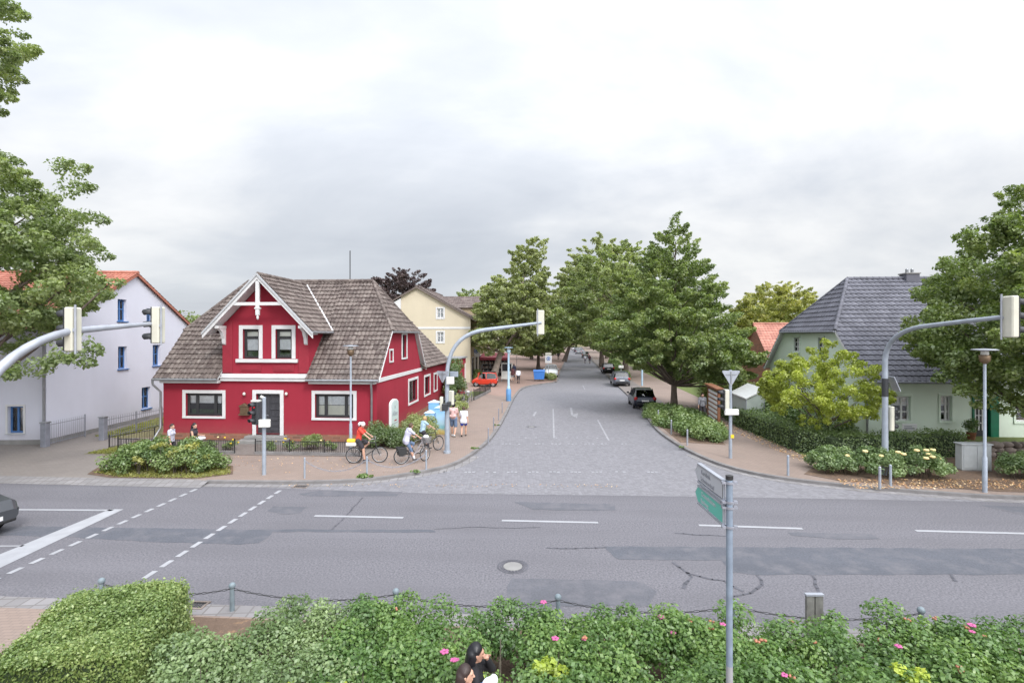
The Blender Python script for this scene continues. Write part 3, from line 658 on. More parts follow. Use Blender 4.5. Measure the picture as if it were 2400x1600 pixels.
def inv(poly, b):
    "x-range of convex polygon at height b"
    xs = []
    for (x0, y0), (x1, y1) in zip(poly, poly[1:]+poly[:1]):
        if (y0 <= b <= y1) or (y1 <= b <= y0):
            if abs(y1-y0) < 1e-9: xs += [x0, x1]
            else: xs.append(x0+(x1-x0)*(b-y0)/(y1-y0))
    return (min(xs), max(xs)) if xs else None
def tiles(mb, P0, ex, ey, poly, tw=.22, th=.33, amp=.035, thick=.03, m=0, seg=4, rng=None, jit=.004):
    P0, ex, ey = Vector(P0), Vector(ex).normalized(), Vector(ey).normalized(); nn = ex.cross(ey).normalized(); rng = rng or random.Random(3)
    if nn.z < 0: nn = -nn
    b0 = min(p[1] for p in poly); b1 = max(p[1] for p in poly); k = int(math.ceil((b1-b0)/th)); prof = [0, .75, 1, .55] if seg == 4 else [0, 1]
    flip = ex.cross(ey).z < 0
    for j in range(k):
        y0 = b0+j*th; y1 = min(y0+th, b1)
        e = 1e-5; A = inv(poly, min(max(y0, b0+e), b1-e)); B = inv(poly, max(min(y1, b1-e), b0+e))
        if not A or not B: continue
        lo = min(A[0], B[0]); hi = max(A[1], B[1]); i0 = math.floor(lo/tw); i1 = math.ceil(hi/tw)
        for i in range(i0, i1):
            r = rng.random(); jj = rng.uniform(-jit, jit)
            for s in range(seg):
                xa = (i+s/seg)*tw; xb = (i+(s+1)/seg)*tw; ha = prof[s]*amp; hb = prof[(s+1) % seg]*amp
                a0, a1 = min(max(xa, A[0]), A[1]), min(max(xb, A[0]), A[1]); c0, c1 = min(max(xa, B[0]), B[1]), min(max(xb, B[0]), B[1])
                if a1-a0 < 1e-5 and c1-c0 < 1e-5: continue
                q = lambda x, y, h: P0+ex*x+ey*y+nn*h
                t = thick+jj; v = [q(a0, y0, t+ha), q(a1, y0, t+hb), q(c1, y1, hb+.002), q(c0, y1, ha+.002), q(a0, y0+.004, -.02), q(a1, y0+.004, -.02)]
                f = [(0, 1, 2, 3), (4, 5, 1, 0)]
                mb.add(v, [x[::-1] for x in f] if flip else f, m, False, r)
def ridge(mb, p0, p1, r=.12, n=None, m=0):
    p0, p1 = Vector(p0), Vector(p1); n = n or max(2, int((p1-p0).length/.36)); d = (p1-p0)/n
    for i in range(n): mb.tube([p0+d*i, p0+d*(i+1.06)], [r*1.06, r*.94], 8, m)
def hh_roof(par, L, Dp, ze, zr, zh, sb, mat, ov=.25, oe=.4, tw=.22, th=.33, amp=.035, cut=None, gut='zinc', thick=.03):
    "half-hipped roof, eaves along x, ridge at mid depth"
    tm = Dp/2; run = tm+oe; rise = zr-ze; ln = math.hypot(run, rise); sn = rise/ln; cs = run/ln; bh = (zh-ze)/sn; mb = MB()
    def slope(P0, ey, cut):
        full = [(-ov, 0), (L+ov, 0), (L+ov, bh), (L-sb, ln), (sb, ln), (-ov, bh)]
        if not cut: tiles(mb, P0, (1, 0, 0), ey, full, tw, th, amp, thick); return
        d0, d1, dc, zt, sl = cut; bv = lambda a: (zt-abs(a-dc)*sl-ze)/sn
        tiles(mb, P0, (1, 0, 0), ey, [(-ov, 0), (d0, 0), (d0, ln), (sb, ln), (-ov, bh)], tw, th, amp, thick)
        tiles(mb, P0, (1, 0, 0), ey, [(d1, 0), (L+ov, 0), (L+ov, bh), (L-sb, ln), (d1, ln)], tw, th, amp, thick)
        tiles(mb, P0, (1, 0, 0), ey, [(d0, bv(d0)), (dc, min(bv(dc), ln-.01)), (dc, ln), (d0, ln)], tw, th, amp, thick)
        tiles(mb, P0, (1, 0, 0), ey, [(d1, bv(d1)), (d1, ln), (dc, ln), (dc, min(bv(dc), ln-.01))], tw, th, amp, thick)
    slope((0, -oe, ze), (0, cs, sn), cut); slope((0, Dp+oe, ze), (0, -cs, sn), None)
    t1 = -oe+(zh-ze)/rise*run; hl = math.hypot(sb+ov, zr-zh)
    for x, sx in ((L+ov, -1), (-ov, 1)):
        tiles(mb, (x, t1, zh), (0, 1, 0), (sx*(sb+ov)/hl, 0, (zr-zh)/hl), [(0, 0), (Dp-2*t1, 0), (tm-t1, hl)], tw, th, amp, thick)
    ridge(mb, (sb, tm, zr+.03), (L-sb, tm, zr+.03))
    for x0, x1 in ((L+ov, L-sb), (-ov, sb)):
        for t in (t1, Dp-t1): ridge(mb, (x0, t, zh+.03), (x1, tm, zr+.03), .1)
    rf = mb.build('roof', M[mat], par)
    u = MB()                                            # timber underside
    for y0, sg in ((-oe, 1), (Dp+oe, -1)):
        for sgx in ((0,) if not cut or sg < 0 else (1, 2)):
            xa, xb = (-ov+.02, L+ov-.02) if sgx == 0 else ((-ov+.02, cut[0]) if sgx == 1 else (cut[1], L+ov-.02))
            u.add([(xa, y0+.03*sg, ze-.04), (xb, y0+.03*sg, ze-.04), (xb, y0+sg*t1+sg*oe, zh-.05), (xa, y0+sg*t1+sg*oe, zh-.05)], [(0, 1, 2, 3)])
    u.build('soffit', M['white'], rf)
    for y in (-oe-.06, Dp+oe+.06):
        for xa, xb in (((-ov, L+ov),) if not cut or y > 0 else ((-ov, cut[0]-.02), (cut[1]+.02, L+ov))): MB().tube([(xa, y, ze-.03), (xb, y, ze-.03)], .065, 8).build('gutter', M[gut], rf)
    for x in (L+ov+.05, -ov-.05): MB().tube([(x, t1, zh-.04), (x, Dp-t1, zh-.04)], .055, 8).build('gutter', M[gut], rf)
    return rf, t1
def ray_wall(O, rz, px, py, axis, off):
    "photo pixel -> (distance along wall, height) on a wall of the house standing at O, turned rz"
    c, s = math.cos(rz), math.sin(rz); dx, dy, dz = (px-1200)/1200, 1.0, (787-py)/1200
    rx, ry = -O[0], -O[1]; ox, oy = rx*c+ry*s, -rx*s+ry*c; lx, ly = dx*c+dy*s, -dx*s+dy*c
    if axis == 'f': k = (off-oy)/ly; return ox+k*lx, 5.5+k*dz
    k = (off-ox)/lx; return oy+k*ly, 5.5+k*dz
# ------------------------------------------------------------------ RED HOUSE
RO = (-18.16, 26.67); RZ = R(-4.05); L = 11.35; DP = 9.2
rh = E('red_house', 'crimson corner house with white window surrounds and weathered tiled roof', 'house', (*RO, 0), RZ)
def f_(x, y):
    "pixel of the facade close-up (350,620)-(850,1120) at 1568"
    return ray_wall(RO, RZ, 350+x*.31888, 620+y*.31888, 'f', 0)
def s_(x, y): return ray_wall(RO, RZ, 750+x*.31888, 620+y*.31888, 's', L)
def rect(fn, x0, y0, x1, y1):
    a = fn(x0, (y0+y1)/2)[0]; b = fn(x1, (y0+y1)/2)[0]; xm = (x0+x1)/2; return (a, fn(xm, y1)[1], b, fn(xm, y0)[1])
FF = Fr((0, 0, 0), (1, 0, 0)); FS = Fr((L, 0, 0), (0, 1, 0)); FL = Fr((0, DP, 0), (0, -1, 0))
ZE = 3.3; PZ = .48; d0, d1 = 3.22, 7.84; dc = (d0+d1)/2; ZD = 8.54; SLD = 1.03; t1r = 1.85
w1 = rect(f_, 268, 945, 538, 1112); w2 = rect(f_, 1218, 950, 1500, 1126); dr = rect(f_, 786, 948, 962, 1242)
u1 = rect(f_, 688, 474, 806, 690); u2 = rect(f_, 928, 474, 1048, 690)
g1 = rect(s_, 604, 515, 634, 682); g2 = rect(s_, 652, 848, 715, 1005); g3 = rect(s_, 768, 822, 806, 950); g4_ = rect(s_, 838, 806, 858, 920); gs = rect(s_, 512, 632, 533, 708)
dr = (dr[0], .42, dr[2], dr[3])
mb = MB()
apex = ZD-.16
wall(mb, FF, [(0, PZ), (L, PZ), (L, ZE+.25), (d1, ZE+.25), (d1, apex-(d1-dc)*SLD), (dc, apex), (d0, apex-(dc-d0)*SLD), (d0, ZE+.25), (0, ZE+.25)], [w1, (dr[0], PZ+.001, dr[2], dr[3]), w2, u1, u2], 0, .2)
zt = ZE+(t1r+.4)*1.09-.08
gab = [(0, PZ), (DP+8.4, PZ), (DP+8.4, 3.2), (DP, 3.2), (DP-t1r, zt), (t1r, zt), (0, ZE+.2)]
wall(mb, FS, gab, [g1, g2, g3, g4_, gs], 0, .16)
wall(mb, FL, [(0, PZ), (DP, PZ), (DP, ZE+.2), (DP-t1r, zt), (t1r, zt), (0, ZE+.2)])
wall(mb, Fr((L, DP+8.4, 0), (-1, 0, 0)), [(0, PZ), (6, PZ), (6, 3.2), (3, 6.3), (0, 3.2)])
wall(mb, Fr((L-6, DP+8.4, 0), (0, -1, 0)), [(0, PZ), (8.4, PZ), (8.4, 3.2), (0, 3.2)])
wall(mb, Fr((L-6, DP, 0), (-1, 0, 0)), [(0, PZ), (L-6, PZ), (L-6, 3.4), (0, 3.4)])
for x, sg in ((d1, 1), (d0, -1)):
    F = Fr((x, 0, 0), (0, 1, 0)) if sg > 0 else Fr((x, 2.6, 0), (0, -1, 0)); wall(mb, F, [(0, 3.3), (2.6, 3.3), (2.6, 6.1), (0, 6.1)])
mb.build('wall', M['red'], rh)
mb = MB(); FF.box(mb, -.03, dr[0]-.25, .05, PZ, -.1, .03); FF.box(mb, dr[2]+.25, L+.03, .05, PZ, -.1, .03); FS.box(mb, .1, DP+8.4, .05, PZ, -.1, .03); FL.box(mb, .1, DP, .05, PZ, -.1, .03)
mb.build('plinth', M['brick'], rh)
for a, b in ((d0+.02, d0+.55), (d1-.55, d1-.02)): mb = MB(); FF.box(mb, a, b, 3.6, 6.25, .0, .05); mb.build('pilaster', M['redtrim'], rh, bevel=.012)
mb = MB()
for a in (u1, u2): mb = MB(); FF.box(mb, a[0]-.12, a[2]+.12, 3.68, 4.02, 0, .04); FF.box(mb, a[0]-.02, a[2]+.02, 3.75, 3.95, .04, .055); mb.build('moulding', M['redtrim'], rh, bevel=.012)
mb = MB()                                               # white bands
FF.box(mb, d0-.06, d1+.06, 3.18, 3.34, 0, .14); FF.box(mb, d0-.06, d1+.06, 3.34, 3.42, 0, .2); FF.box(mb, d0-.02, d1+.02, 3.42, 3.56, 0, .1)
FF.box(mb, 0, d0-.08, 3.08, 3.24, 0, .3); FF.box(mb, d1+.08, L, 3.08, 3.24, 0, .3)
FS.box(mb, .04, DP, 3.12, 3.34, 0, .05)
for (ta, za), (tb, zb) in (((-.36, 3.28), (t1r, zt+.1)), ((DP-t1r, zt+.1), (DP+.36, 3.28))):
    mb.extr([(L+.16, ta, za-.12), (L+.16, tb, zb-.12), (L+.16, tb, zb+.02), (L+.16, ta, za+.02)], (.1, 0, 0))
FF.box(mb, u1[0]-.33, u2[2]+.33, u1[1]-.2, u1[1]-.02, 0, .13)
mb.build('cornice', M['white'], rh, bevel=.012)
sur = (.17, .12, 'white')
window(FF, w1, rh, fw=.13, vb=(.27, .77), sur=sur, curtain=[('curtain', .02, .98, .55, .96), ('plant', .1, .9, .06, .28)], label='wide window with net curtain and sill plants, nearest the drainpipe corner')
window(FF, w2, rh, fw=.13, vb=(.26, .79), sur=sur, curtain=[('curtain', .02, .98, .52, .97), ('blind', .03, .97, .08, .5)], label='wide window with pleated blind behind the street lamp')
window(FF, u1, rh, fw=.13, hb=(.7,), sur=(.2, 0, 'white'), curtain=[('blind', .1, .9, .76, .96), ('curtain', .05, .95, .28, .66), ('plant', .1, .9, .08, .24)])
window(FF, u2, rh, fw=.13, hb=(.7,), sur=(.2, 0, 'white'), curtain=[('blind', .1, .9, .76, .96), ('curtain', .05, .95, .3, .66), ('plant', .1, .9, .08, .2)])
window(FS, g1, rh, sur=(.16, .1, 'white'), curtain=[('curtain', .05, .95, .4, .97)])
window(FS, g2, rh, vb=(.5,), sur=(.16, .12, 'white'), curtain=[('curtain', .02, .4, .03, .97), ('curtain', .6, .98, .03, .97)])
window(FS, g3, rh, vb=(.5,), sur=(.16, .12, 'white'), curtain=[('curtain', .05, .95, .3, .97)])
window(FS, g4_, rh, vb=(.5,), sur=(.16, .12, 'white'), curtain=[('curtain', .05, .95, .3, .97)])
window(FS, gs, rh, 'white', sur=(.1, .08, 'white'), label='tiny white shuttered vent window in the gable')
# door
mb = MB(); FF.box(mb, dr[0], dr[2], dr[1], dr[3], -.2, -.14)
a, c, b, d = dr; wd = b-a
for u in (.12, .56):
    for z in (.08, .2): FF.box(mb, a+wd*u, a+wd*(u+.32), c+(d-c)*z, c+(d-c)*(z+.07), -.14, -.115)
    FF.box(mb, a+wd*u, a+wd*(u+.32), c+(d-c)*.34, c+(d-c)*.42, -.14, -.11)
for i in range(3):
    for u in (.56, .74): FF.box(mb, a+wd*u, a+wd*(u+.02), c+(d-c)*(.46+.16*i), c+(d-c)*(.60+.16*i), -.14, -.11)
    FF.box(mb, a+wd*.54, a+wd*.92, c+(d-c)*(.445+.16*i), c+(d-c)*(.465+.16*i), -.14, -.105)
FF.box(mb, a+wd*.44, a+wd*.5, c, d, -.14, -.1)
do = mb.build('door', M['door'], rh, bevel=.01)
mb = MB(); s = .19; FF.box(mb, a-s, a, c-.02, d+s, 0, .05); FF.box(mb, b, b+s, c-.02, d+s, 0, .05); FF.box(mb, a, b, d, d+s, 0, .05); mb.build('surround', M['white'], do, bevel=.01)
mb = MB(); mb.tube([FF.p(a+wd*.47, c+1.0, -.09), FF.p(a+wd*.47, c+1.0, -.04), FF.p(a+wd*.40, c+1.0, -.04)], .014, 6); mb.build('handle', M['steel'], do)
mb = MB(); FF.box(mb, a-.4, b+.4, .28, c, -.2, .42); FF.box(mb, a-.55, b+.55, .1, .28, -.1, .8); mb.build('step', M['concrete'], rh, bevel=.015)
rf, t1 = hh_roof(rh, L, DP, ZE, 8.75, 5.75, 1.8, 'oldtile', amp=.045, thick=.055, cut=(d0, d1, dc, ZD, SLD))
# dormer roof
mb = MB(); hw = 2.76; zl = ZD-hw*SLD; ln = math.hypot(hw, hw*SLD); tb0 = -.4+(zl-ZE)/1.09; tb1 = -.4+(ZD-ZE)/1.09
for sg in (-1, 1):
    tiles(mb, (dc+sg*hw, 0, zl), (0, 1, 0), (-sg*hw/ln, 0, hw*SLD/ln), [(-.72, 0), (tb0, 0), (tb1, ln), (-.72, ln)], .22, .33, .045, .055)
ridge(mb, (dc, -.72, ZD+.04), (dc, tb1, ZD+.04))
dm = mb.build('dormer_roof', M['oldtile'], rh)
mb = MB()
for sg in (-1, 1):                                      # barge boards and soffit
    P = lambda h, o: (dc+sg*h, o, ZD-h*SLD)
    for y, q0, q1 in ((-.80, -.22, .05), (-.86, -.03, .09)):
        mb.extr([(dc+sg*h, y, ZD-h*SLD+q) for h, q in ((0, q0), (hw+.1, q0), (hw+.1, q1), (0, q1))], (0, .055, 0), 0 if y > -.85 else 1)
    mb.extr([(dc+sg*h, -.74, ZD-h*SLD+q) for h, q in ((0, -.13), (hw, -.13), (hw, -.06), (0, -.06))], (0, .72, 0))
    mb.tube([(dc+sg*hw, tb0, zl+.05), (dc, tb1, ZD+.05)], .07, 6)
    # scrolled bracket under the eave end
    x = d0+.14 if sg < 0 else d1-.14
    mb.box(x-.1, -.7, 5.88, x+.1, 0, 6.02); mb.extr([(x-.08, y, z) for y, z in ((0, 5.88), (-.62, 5.88), (-.34, 5.7), (-.17, 5.35), (-.13, 5.1), (0, 5.0))], (.16, 0, 0))
mb.build('barge_board', [M['white'], M['greytrim']], dm)
mb = MB(); zc = f_(815, 295)[1]-.02; mb.box(dc-.09, -.79, zc-.55, dc+.09, -.66, ZD-.3); hb_ = (ZD-zc)/SLD-.15
mb.box(dc-hb_, -.77, zc-.06, dc+hb_, -.68, zc+.10); mb.box(dc-.14, -.81, zc-.24, dc+.14, -.64, zc-.16); mb.lathe([(0.001, -.78), (.05, -.74), (.07, -.64), (.05, -.55)], (dc, -.725, zc), 8)
mb.build('king_post', M['white'], dm, bevel=.01)
mb = MB()
for sg in (-1, 1): MB().tube([(dc+sg*(hw+.06), -.75, zl-.02), (dc+sg*(hw+.06), tb0, zl-.02)], .06, 8).build('gutter', M['zinc'], dm)
# rear wing roof
mb = MB(); rise = 3.3; run = 3.3; ln = math.hypot(rise, run)
for sg in (-1, 1): tiles(mb, (L-3+sg*3.3, DP-2.5, 3.3), (0, 1, 0), (-sg*run/ln, 0, rise/ln), [(2.2 if sg > 0 else 2.7, 0), (11.1, 0), (11.1, ln), (0, ln)], .22, .33, .045, .055)
ridge(mb, (L-3, DP-2.4, 6.64), (L-3, DP+8.6, 6.64)); mb.build('wing_roof', M['oldtile'], rh)
# flat roofed annex
mb = MB(); A = Fr((L-2.5, DP+8.6, 0), (1, 0, 0)); B = Fr((L+1.0, DP+8.6, 0), (0, 1, 0)); h = (2.35, .42, 3.1, 2.7)
wall(mb, A, [(0, .1), (3.5, .1), (3.5, 3.5), (0, 3.5)], [h]); wall(mb, B, [(0, .1), (4, .1), (4, 3.5), (0, 3.5)]); an = mb.build('annex', M['red'], rh)
mb = MB(); mb.box(L-2.6, DP+8.5, 3.5, L+1.15, DP+12.7, 3.62); mb.build('annex_roof', M['zinc'], an)
mb = MB(); A.box(mb, h[0], h[2], h[1], h[3], -.2, -.12); mb.build('annex_door', M['dark'], an)
mb = MB(); A.box(mb, h[0]-.14, h[0], .1, h[3]+.14, 0, .05); A.box(mb, h[2], h[2]+.14, .1, h[3]+.14, 0, .05); A.box(mb, h[0], h[2], h[3], h[3]+.14, 0, .05); mb.build('annex_door_surround', M['white'], an)
# drainpipes
for x, pts in ((-.12, [(-.24, -.45, 3.25), (-.24, -.42, 3.0), (-.07, -.1, 2.6), (-.07, -.1, .75), (-.15, -.5, .2), (-.25, -1.0, .12)]), (L, [(L-.14, -.45, 3.25), (L-.14, -.42, 3.05), (L-.22, -.12, 2.55), (L-.22, -.12, .15)])):
    MB().tube(pts, .055, 8).build('drainpipe', M['zinc'], rh)
MB().tube([(L-3.2, 4.6, 8.7), (L-3.2, 4.6, 10.6)], .03, 6).build('antenna_mast', M['blackmetal'], rh)
# mailbox and wall lamps: things that hang on the wall
def wpt(u, z, d):
    p = FF.p(u, z, d); c, s = math.cos(RZ), math.sin(RZ); return (RO[0]+p.x*c-p.y*s, RO[1]+p.x*s+p.y*c, z)
x, z = f_(708, 1060); e = E('mailbox', 'ornate bronze mailbox on the red wall beside the door', 'mailbox', wpt(x, z, .02), RZ)
mb = MB(); mb.box(-.22, -.14, -.24, .22, 0, .12); mb.extr([(-.26, -.17, .12), (.26, -.17, .12), (.26, -.17, .2), (.12, -.17, .24), (0, -.17, .32), (-.12, -.17, .24), (-.26, -.17, .2)], (0, .17, 0)); mb.build('body', M['brass'], e, bevel=.01)
MB().box(-.27, -.19, -.3, .27, 0, -.24).box(-.16, -.155, -.02, .16, -.14, .03).build('flap', M['brass'], e)
for q, lab in ((708, 'small wall lamp above the bronze mailbox'), (1016, 'small wall lamp on the far side of the dark door')):
    x, z = f_(q, 958); e = E('wall_lamp', lab, 'lamp', wpt(x, z, .02), RZ, 'wall lamps by the red house door')
    MB().tube([(0, 0, -.03), (0, -.1, -.03), (0, -.12, .02)], .018, 6).build('bracket', M['brass'], e); MB().lathe([(.03, 0), (.075, .05), (.06, .13), (.02, .16)], (0, -.12, .0), 10).build('shade', M['whiteplas'], e)
# ------------------------------------------------------------------ WHITE HOUSE
WO = (-23.2, 25.5); WZ = R(2.4); WD = 12.8
wh = E('white_house', 'white rendered house with blue window frames and red tiled gable roof', 'house', (*WO, 0), WZ)
def wg(x, y): return ray_wall(WO, WZ, x*.31888, 600+y*.31888, 's', 0)
def wf(x, y): return ray_wall(WO, WZ, x*.31888, 600+y*.31888, 'f', 0)
F1 = Fr((0, 0, 0), (0, 1, 0)); F2 = Fr((-14, 0, 0), (1, 0, 0))
H = [rect(wg, *q) for q in ((865, 318, 930, 478), (1077, 385, 1120, 488), (868, 664, 934, 828), (1123, 652, 1178, 804), (1042, 962, 1106, 1118))]
K = [rect(wf, *q) for q in ((58, 1104, 174, 1300), (26, 745, 132, 876))]
K = [(a+14, b, c+14, d) for a, b, c, d in K]; K += [(q[0]-4.2, q[1], q[2]-4.2, q[3]) for q in K]
mb = MB(); ze = 5.8; zr = 9.3
wall(mb, F1, [(0, .1), (WD, .1), (WD, ze), (WD/2, zr), (0, ze)], H, 0, .2); wall(mb, F2, [(0, .1), (14, .1), (14, ze), (0, ze)], K, 0, .2)
wall(mb, Fr((-14, WD, 0), (0, -1, 0)), [(0, .1), (WD, .1), (WD, ze), (WD/2, zr), (0, ze)]); wall(mb, Fr((0, WD, 0), (-1, 0, 0)), [(0, .1), (14, .1), (14, ze), (0, ze)])
mb.build('wall', M['whitewall'], wh)
mb = MB(); F1.box(mb, .02, WD, .05, .34, 0, .025); F2.box(mb, 0, 14.02, .05, .34, 0, .025); mb.build('plinth', M['concrete'], wh)
for h in H: window(F1, h, wh, 'blue', .075, vb=(.5,), hb=(.55,), rec=.16, sill='blue', curtain=[('curtain', .03, .97, .03, .97)])
for h in K[:2]: window(F2, h, wh, 'blue', .08, vb=(.5,), rec=.14, sill='greytrim', sur=(.09, .07, 'white'), curtain=[('curtain', .03, .4, .03, .97), ('curtain', .6, .97, .03, .97)])
for h in K[2:]: window(F2, h, wh, 'blue', .08, vb=(.5,), rec=.14, sill='greytrim', sur=(.09, .07, 'white'), curtain=[('curtain', .03, .97, .03, .97)])
mb = MB(); run = WD/2+.25; rise = zr-ze+.1; ln = math.hypot(run, rise)
tiles(mb, (0, -.25, ze), (1, 0, 0), (0, run/ln, rise/ln), [(-14.1, 0), (.18, 0), (.18, ln), (-14.1, ln)], .24, .34, .04); tiles(mb, (0, WD+.25, ze), (1, 0, 0), (0, -run/ln, rise/ln), [(-14.1, 0), (.18, 0), (.18, ln), (-14.1, ln)], .24, .34, .04)
ridge(mb, (-14.1, WD/2, zr+.13), (.18, WD/2, zr+.13)); r_ = mb.build('roof', M['redtile'], wh)
mb = MB()
for y0, y1 in ((-.25, WD/2), (WD+.25, WD/2)): mb.extr([(.1, y0, ze-.16), (.1, y1, zr-.06), (.1, y1, zr+.09), (.1, y0, ze-.01)], (.08, 0, 0))
mb.build('verge_board', M['redtile'], r_); MB().tube([(-14.1, -.33, ze-.03), (.18, -.33, ze-.03)], .07, 8).build('gutter', M['zinc'], r_)
mb = MB(); b0 = 1.9; P = lambda u, v: (u, -.25+run/ln*v, ze+rise/ln*v+.09)
mb.add([P(-4.2, 3.8), P(-3.5, 3.8), P(-3.5, 5.0), P(-4.2, 5.0)], [(0, 1, 2, 3)]); mb.build('roof_window', M['glass'], r_)
MB().tube([(-.06, -.32, ze-.05), (-.06, -.06, ze-.5), (-.06, -.06, .1)], .055, 8).build('drainpipe', M['zinc'], wh)
# ------------------------------------------------------------------ GREEN HOUSE
GO = (17.85, 25.8); GL = 16.5; GD = 11.2
gh = E('green_house', 'mint green house with slate grey half-hipped roof', 'house', (*GO, 0), RZ)
def gf(x, y): return ray_wall(GO, RZ, 1800+x*.38265, 600+y*.38265, 'f', 0)
def gl(x, y): return ray_wall(GO, RZ, 1700+x*.2551, 600+y*.2551, 's', 0)
F1 = Fr((0, 0, 0), (1, 0, 0)); F2 = Fr((0, GD, 0), (0, -1, 0))
hw_ = [rect(gf, *q) for q in ((752, 858, 872, 1008), (1056, 855, 1125, 1010), (1516, 858, 1640, 1015))]
dg = rect(gf, 1262, 868, 1350, 1122); dg = (dg[0], .3, dg[2]+.35, dg[3])
hg = [rect(gl, *q) for q in ((622, 748, 690, 880), (845, 750, 916, 885))]; hg = [(GD-c, b, GD-a, d) for a, b, c, d in hg]
hg += [(GD-7.6, 1.2, GD-6.3, 2.6), (GD-4.4, 1.2, GD-3.1, 2.6)]
ze, zr, zh, tg = 3.24, 8.95, 5.78, 2.26
mb = MB(); zt = ze+(tg+.4)/(GD/2+.4)*(zr-ze)-.1
wall(mb, F1, [(0, .05), (GL, .05), (GL, ze+.2), (0, ze+.2)], hw_+[dg], 0, .2)
gp = [(0, .05), (GD, .05), (GD, ze+.2), (GD-tg, zt), (tg, zt), (0, ze+.2)]
wall(mb, F2, gp, hg, 0, .2); wall(mb, Fr((GL, 0, 0), (0, 1, 0)), gp); wall(mb, Fr((GL, GD, 0), (-1, 0, 0)), [(0, .05), (GL, .05), (GL, ze+.2), (0, ze+.2)])
mb.build('wall', M['mint'], gh)
mb = MB(); F1.box(mb, -.02, dg[0]-.05, .02, .42, 0, .03); F1.box(mb, dg[2]+.05, GL, .02, .42, 0, .03); mb.build('plinth', M['concrete'], gh)
for h in hw_+hg: window(F1 if h in hw_ else F2, h, gh, 'white', .08, vb=(.5,) if h[2]-h[0] > 1 else (.62,), hb=(.36, .68), rec=.12, sur=(.1, .1, 'mint'), curtain=[('curtain', .05, .95, .6, .97)])
mb = MB(); a, b, c, d = dg; F1.box(mb, a, c, b, d, -.2, -.13); dd = mb.build('door', M['dark'], gh)
mb = MB()
for v in (0, .34, .66, .98): F1.box(mb, a+.12+v*.5, a+.16+v*.5, b+.5, d-.1, -.13, -.1)
for v in (.25, .5, .75, 1): F1.box(mb, a+.12, a+.66, b+.46+v*(d-b-.6), b+.5+v*(d-b-.6), -.1, -.095)
mb.build('glazing_bars', M['white'], dd)
mb = MB(); F1.box(mb, c-.28, c+.12, b-.1, d+.08, -.14, .05); F1.box(mb, a-.1, a, b-.1, d+.08, -.1, .05); F1.box(mb, a, c-.28, d, d+.08, -.1, .05); mb.build('door_frame', M['green'], dd, bevel=.01)
rf, t1 = hh_roof(gh, GL, GD, ze, zr, zh, 2.2, 'slate', tw=.30, th=.36, amp=.05, thick=.05, gut='fencegrey', ov=.3)
MB().tube([(-.02, -.5, 3.2), (-.02, -.14, 2.8), (-.02, -.1, .1)], .055, 8).build('drainpipe', M['zinc'], gh)
mb = MB(); mb.box(5.45, 5.3, 8.5, 6.2, 5.95, 9.22); ch = mb.build('chimney', M['slate'], gh)
mb = MB(); mb.box(5.4, 5.25, 9.22, 6.25, 6.0, 9.29); mb.build('chimney_cap', M['concrete'], ch)
mb = MB()
for x in (5.68, 5.98): MB().lathe([(.09, 9.29), (.08, 9.46), (.1, 9.5), (.04, 9.58)], (x, 5.62, 0), 8).build('chimney_pot', M['zinc'], ch)
mb = MB()
for (ta, za), (tb, zb) in (((-.34, ze-.02), (tg, zt+.12)), ((GD-tg, zt+.12), (GD+.34, ze-.02))): mb.extr([(-.3, ta, za-.16), (-.3, tb, zb-.16), (-.3, tb, zb), (-.3, ta, za)], (.08, 0, 0))
mb.build('verge_board', M['white'], gh)
# ------------------------------------------------------------------ CREAM HOUSE by the shops
CO = (-13.0, 60.0)
ch_ = E('cream_house', 'cream gabled house with brown roof behind the red house', 'house', (*CO, 0), RZ)
cw = 8.2; F1 = Fr((0, 0, 0), (1, 0, 0)); F2 = Fr((cw, 0, 0), (0, 1, 0)); xr, zr, sl = 1.9, 11.3, .565
def cf(x, y): return ray_wall(CO, RZ, 750+x*.31888, 620+y*.31888, 'f', 0)
hc = [rect(cf, *q) for q in ((861, 322, 908, 392), (861, 496, 908, 570))]; hc = [(a, b, min(c, cw-.4), d) for a, b, c, d in hc]
zL, zR = zr-(xr+2.5)*sl, zr-(cw-xr)*sl
mb = MB(); wall(mb, F1, [(0, 0), (cw, 0), (cw, zR), (xr, zr), (0, zr-xr*sl)], hc, 0, .15); wall(mb, Fr((0, 14, 0), (0, -1, 0)), [(0, 0), (14, 0), (14, zr-xr*sl), (0, zr-xr*sl)]); mb.build('wall', M['cream'], ch_)
hs = [(1.2+i*2.6, 4.4, 2.2+i*2.6, 6.2) for i in range(5)]; hb2 = [(1.0+i*3.0, .3, 3.0+i*3.0, 2.9) for i in range(4)]
mb = MB(); wall(mb, F2, [(0, 0), (14, 0), (14, zR), (0, zR)], hs+hb2, 0, .15); wall(mb, Fr((cw, 14, 0), (-1, 0, 0)), [(0, 0), (cw, 0), (cw, zR), (cw-xr, zr), (0, zR)]); mb.build('street_wall', M['beige'], ch_)
for h in hc: window(F1, h, ch_, 'white', .09, vb=(.5,), hb=(.6,), rec=.06, sur=(.16, .14, 'white'), curtain=[('curtain', .05, .95, .05, .95)])
for h in hs: window(F2, h, ch_, 'white', .09, vb=(.5,), rec=.06, sur=(.1, .1, 'white'))
for h in hb2: window(F2, h, ch_, 'dark', .09, vb=(.5,), hb=(.8,), rec=.06, sur=(.1, 0, 'greytrim'), label='shop window at pavement level')
mb = MB(); F1.box(mb, 0, cw, cf(900, 465)[1]-.12, cf(900, 465)[1]+.12, 0, .05); mb.build('string_course', M['white'], ch_)
mb = MB()
lnR = math.hypot(cw-xr+.6, (cw-xr+.6)*sl); q = math.hypot(1, sl)
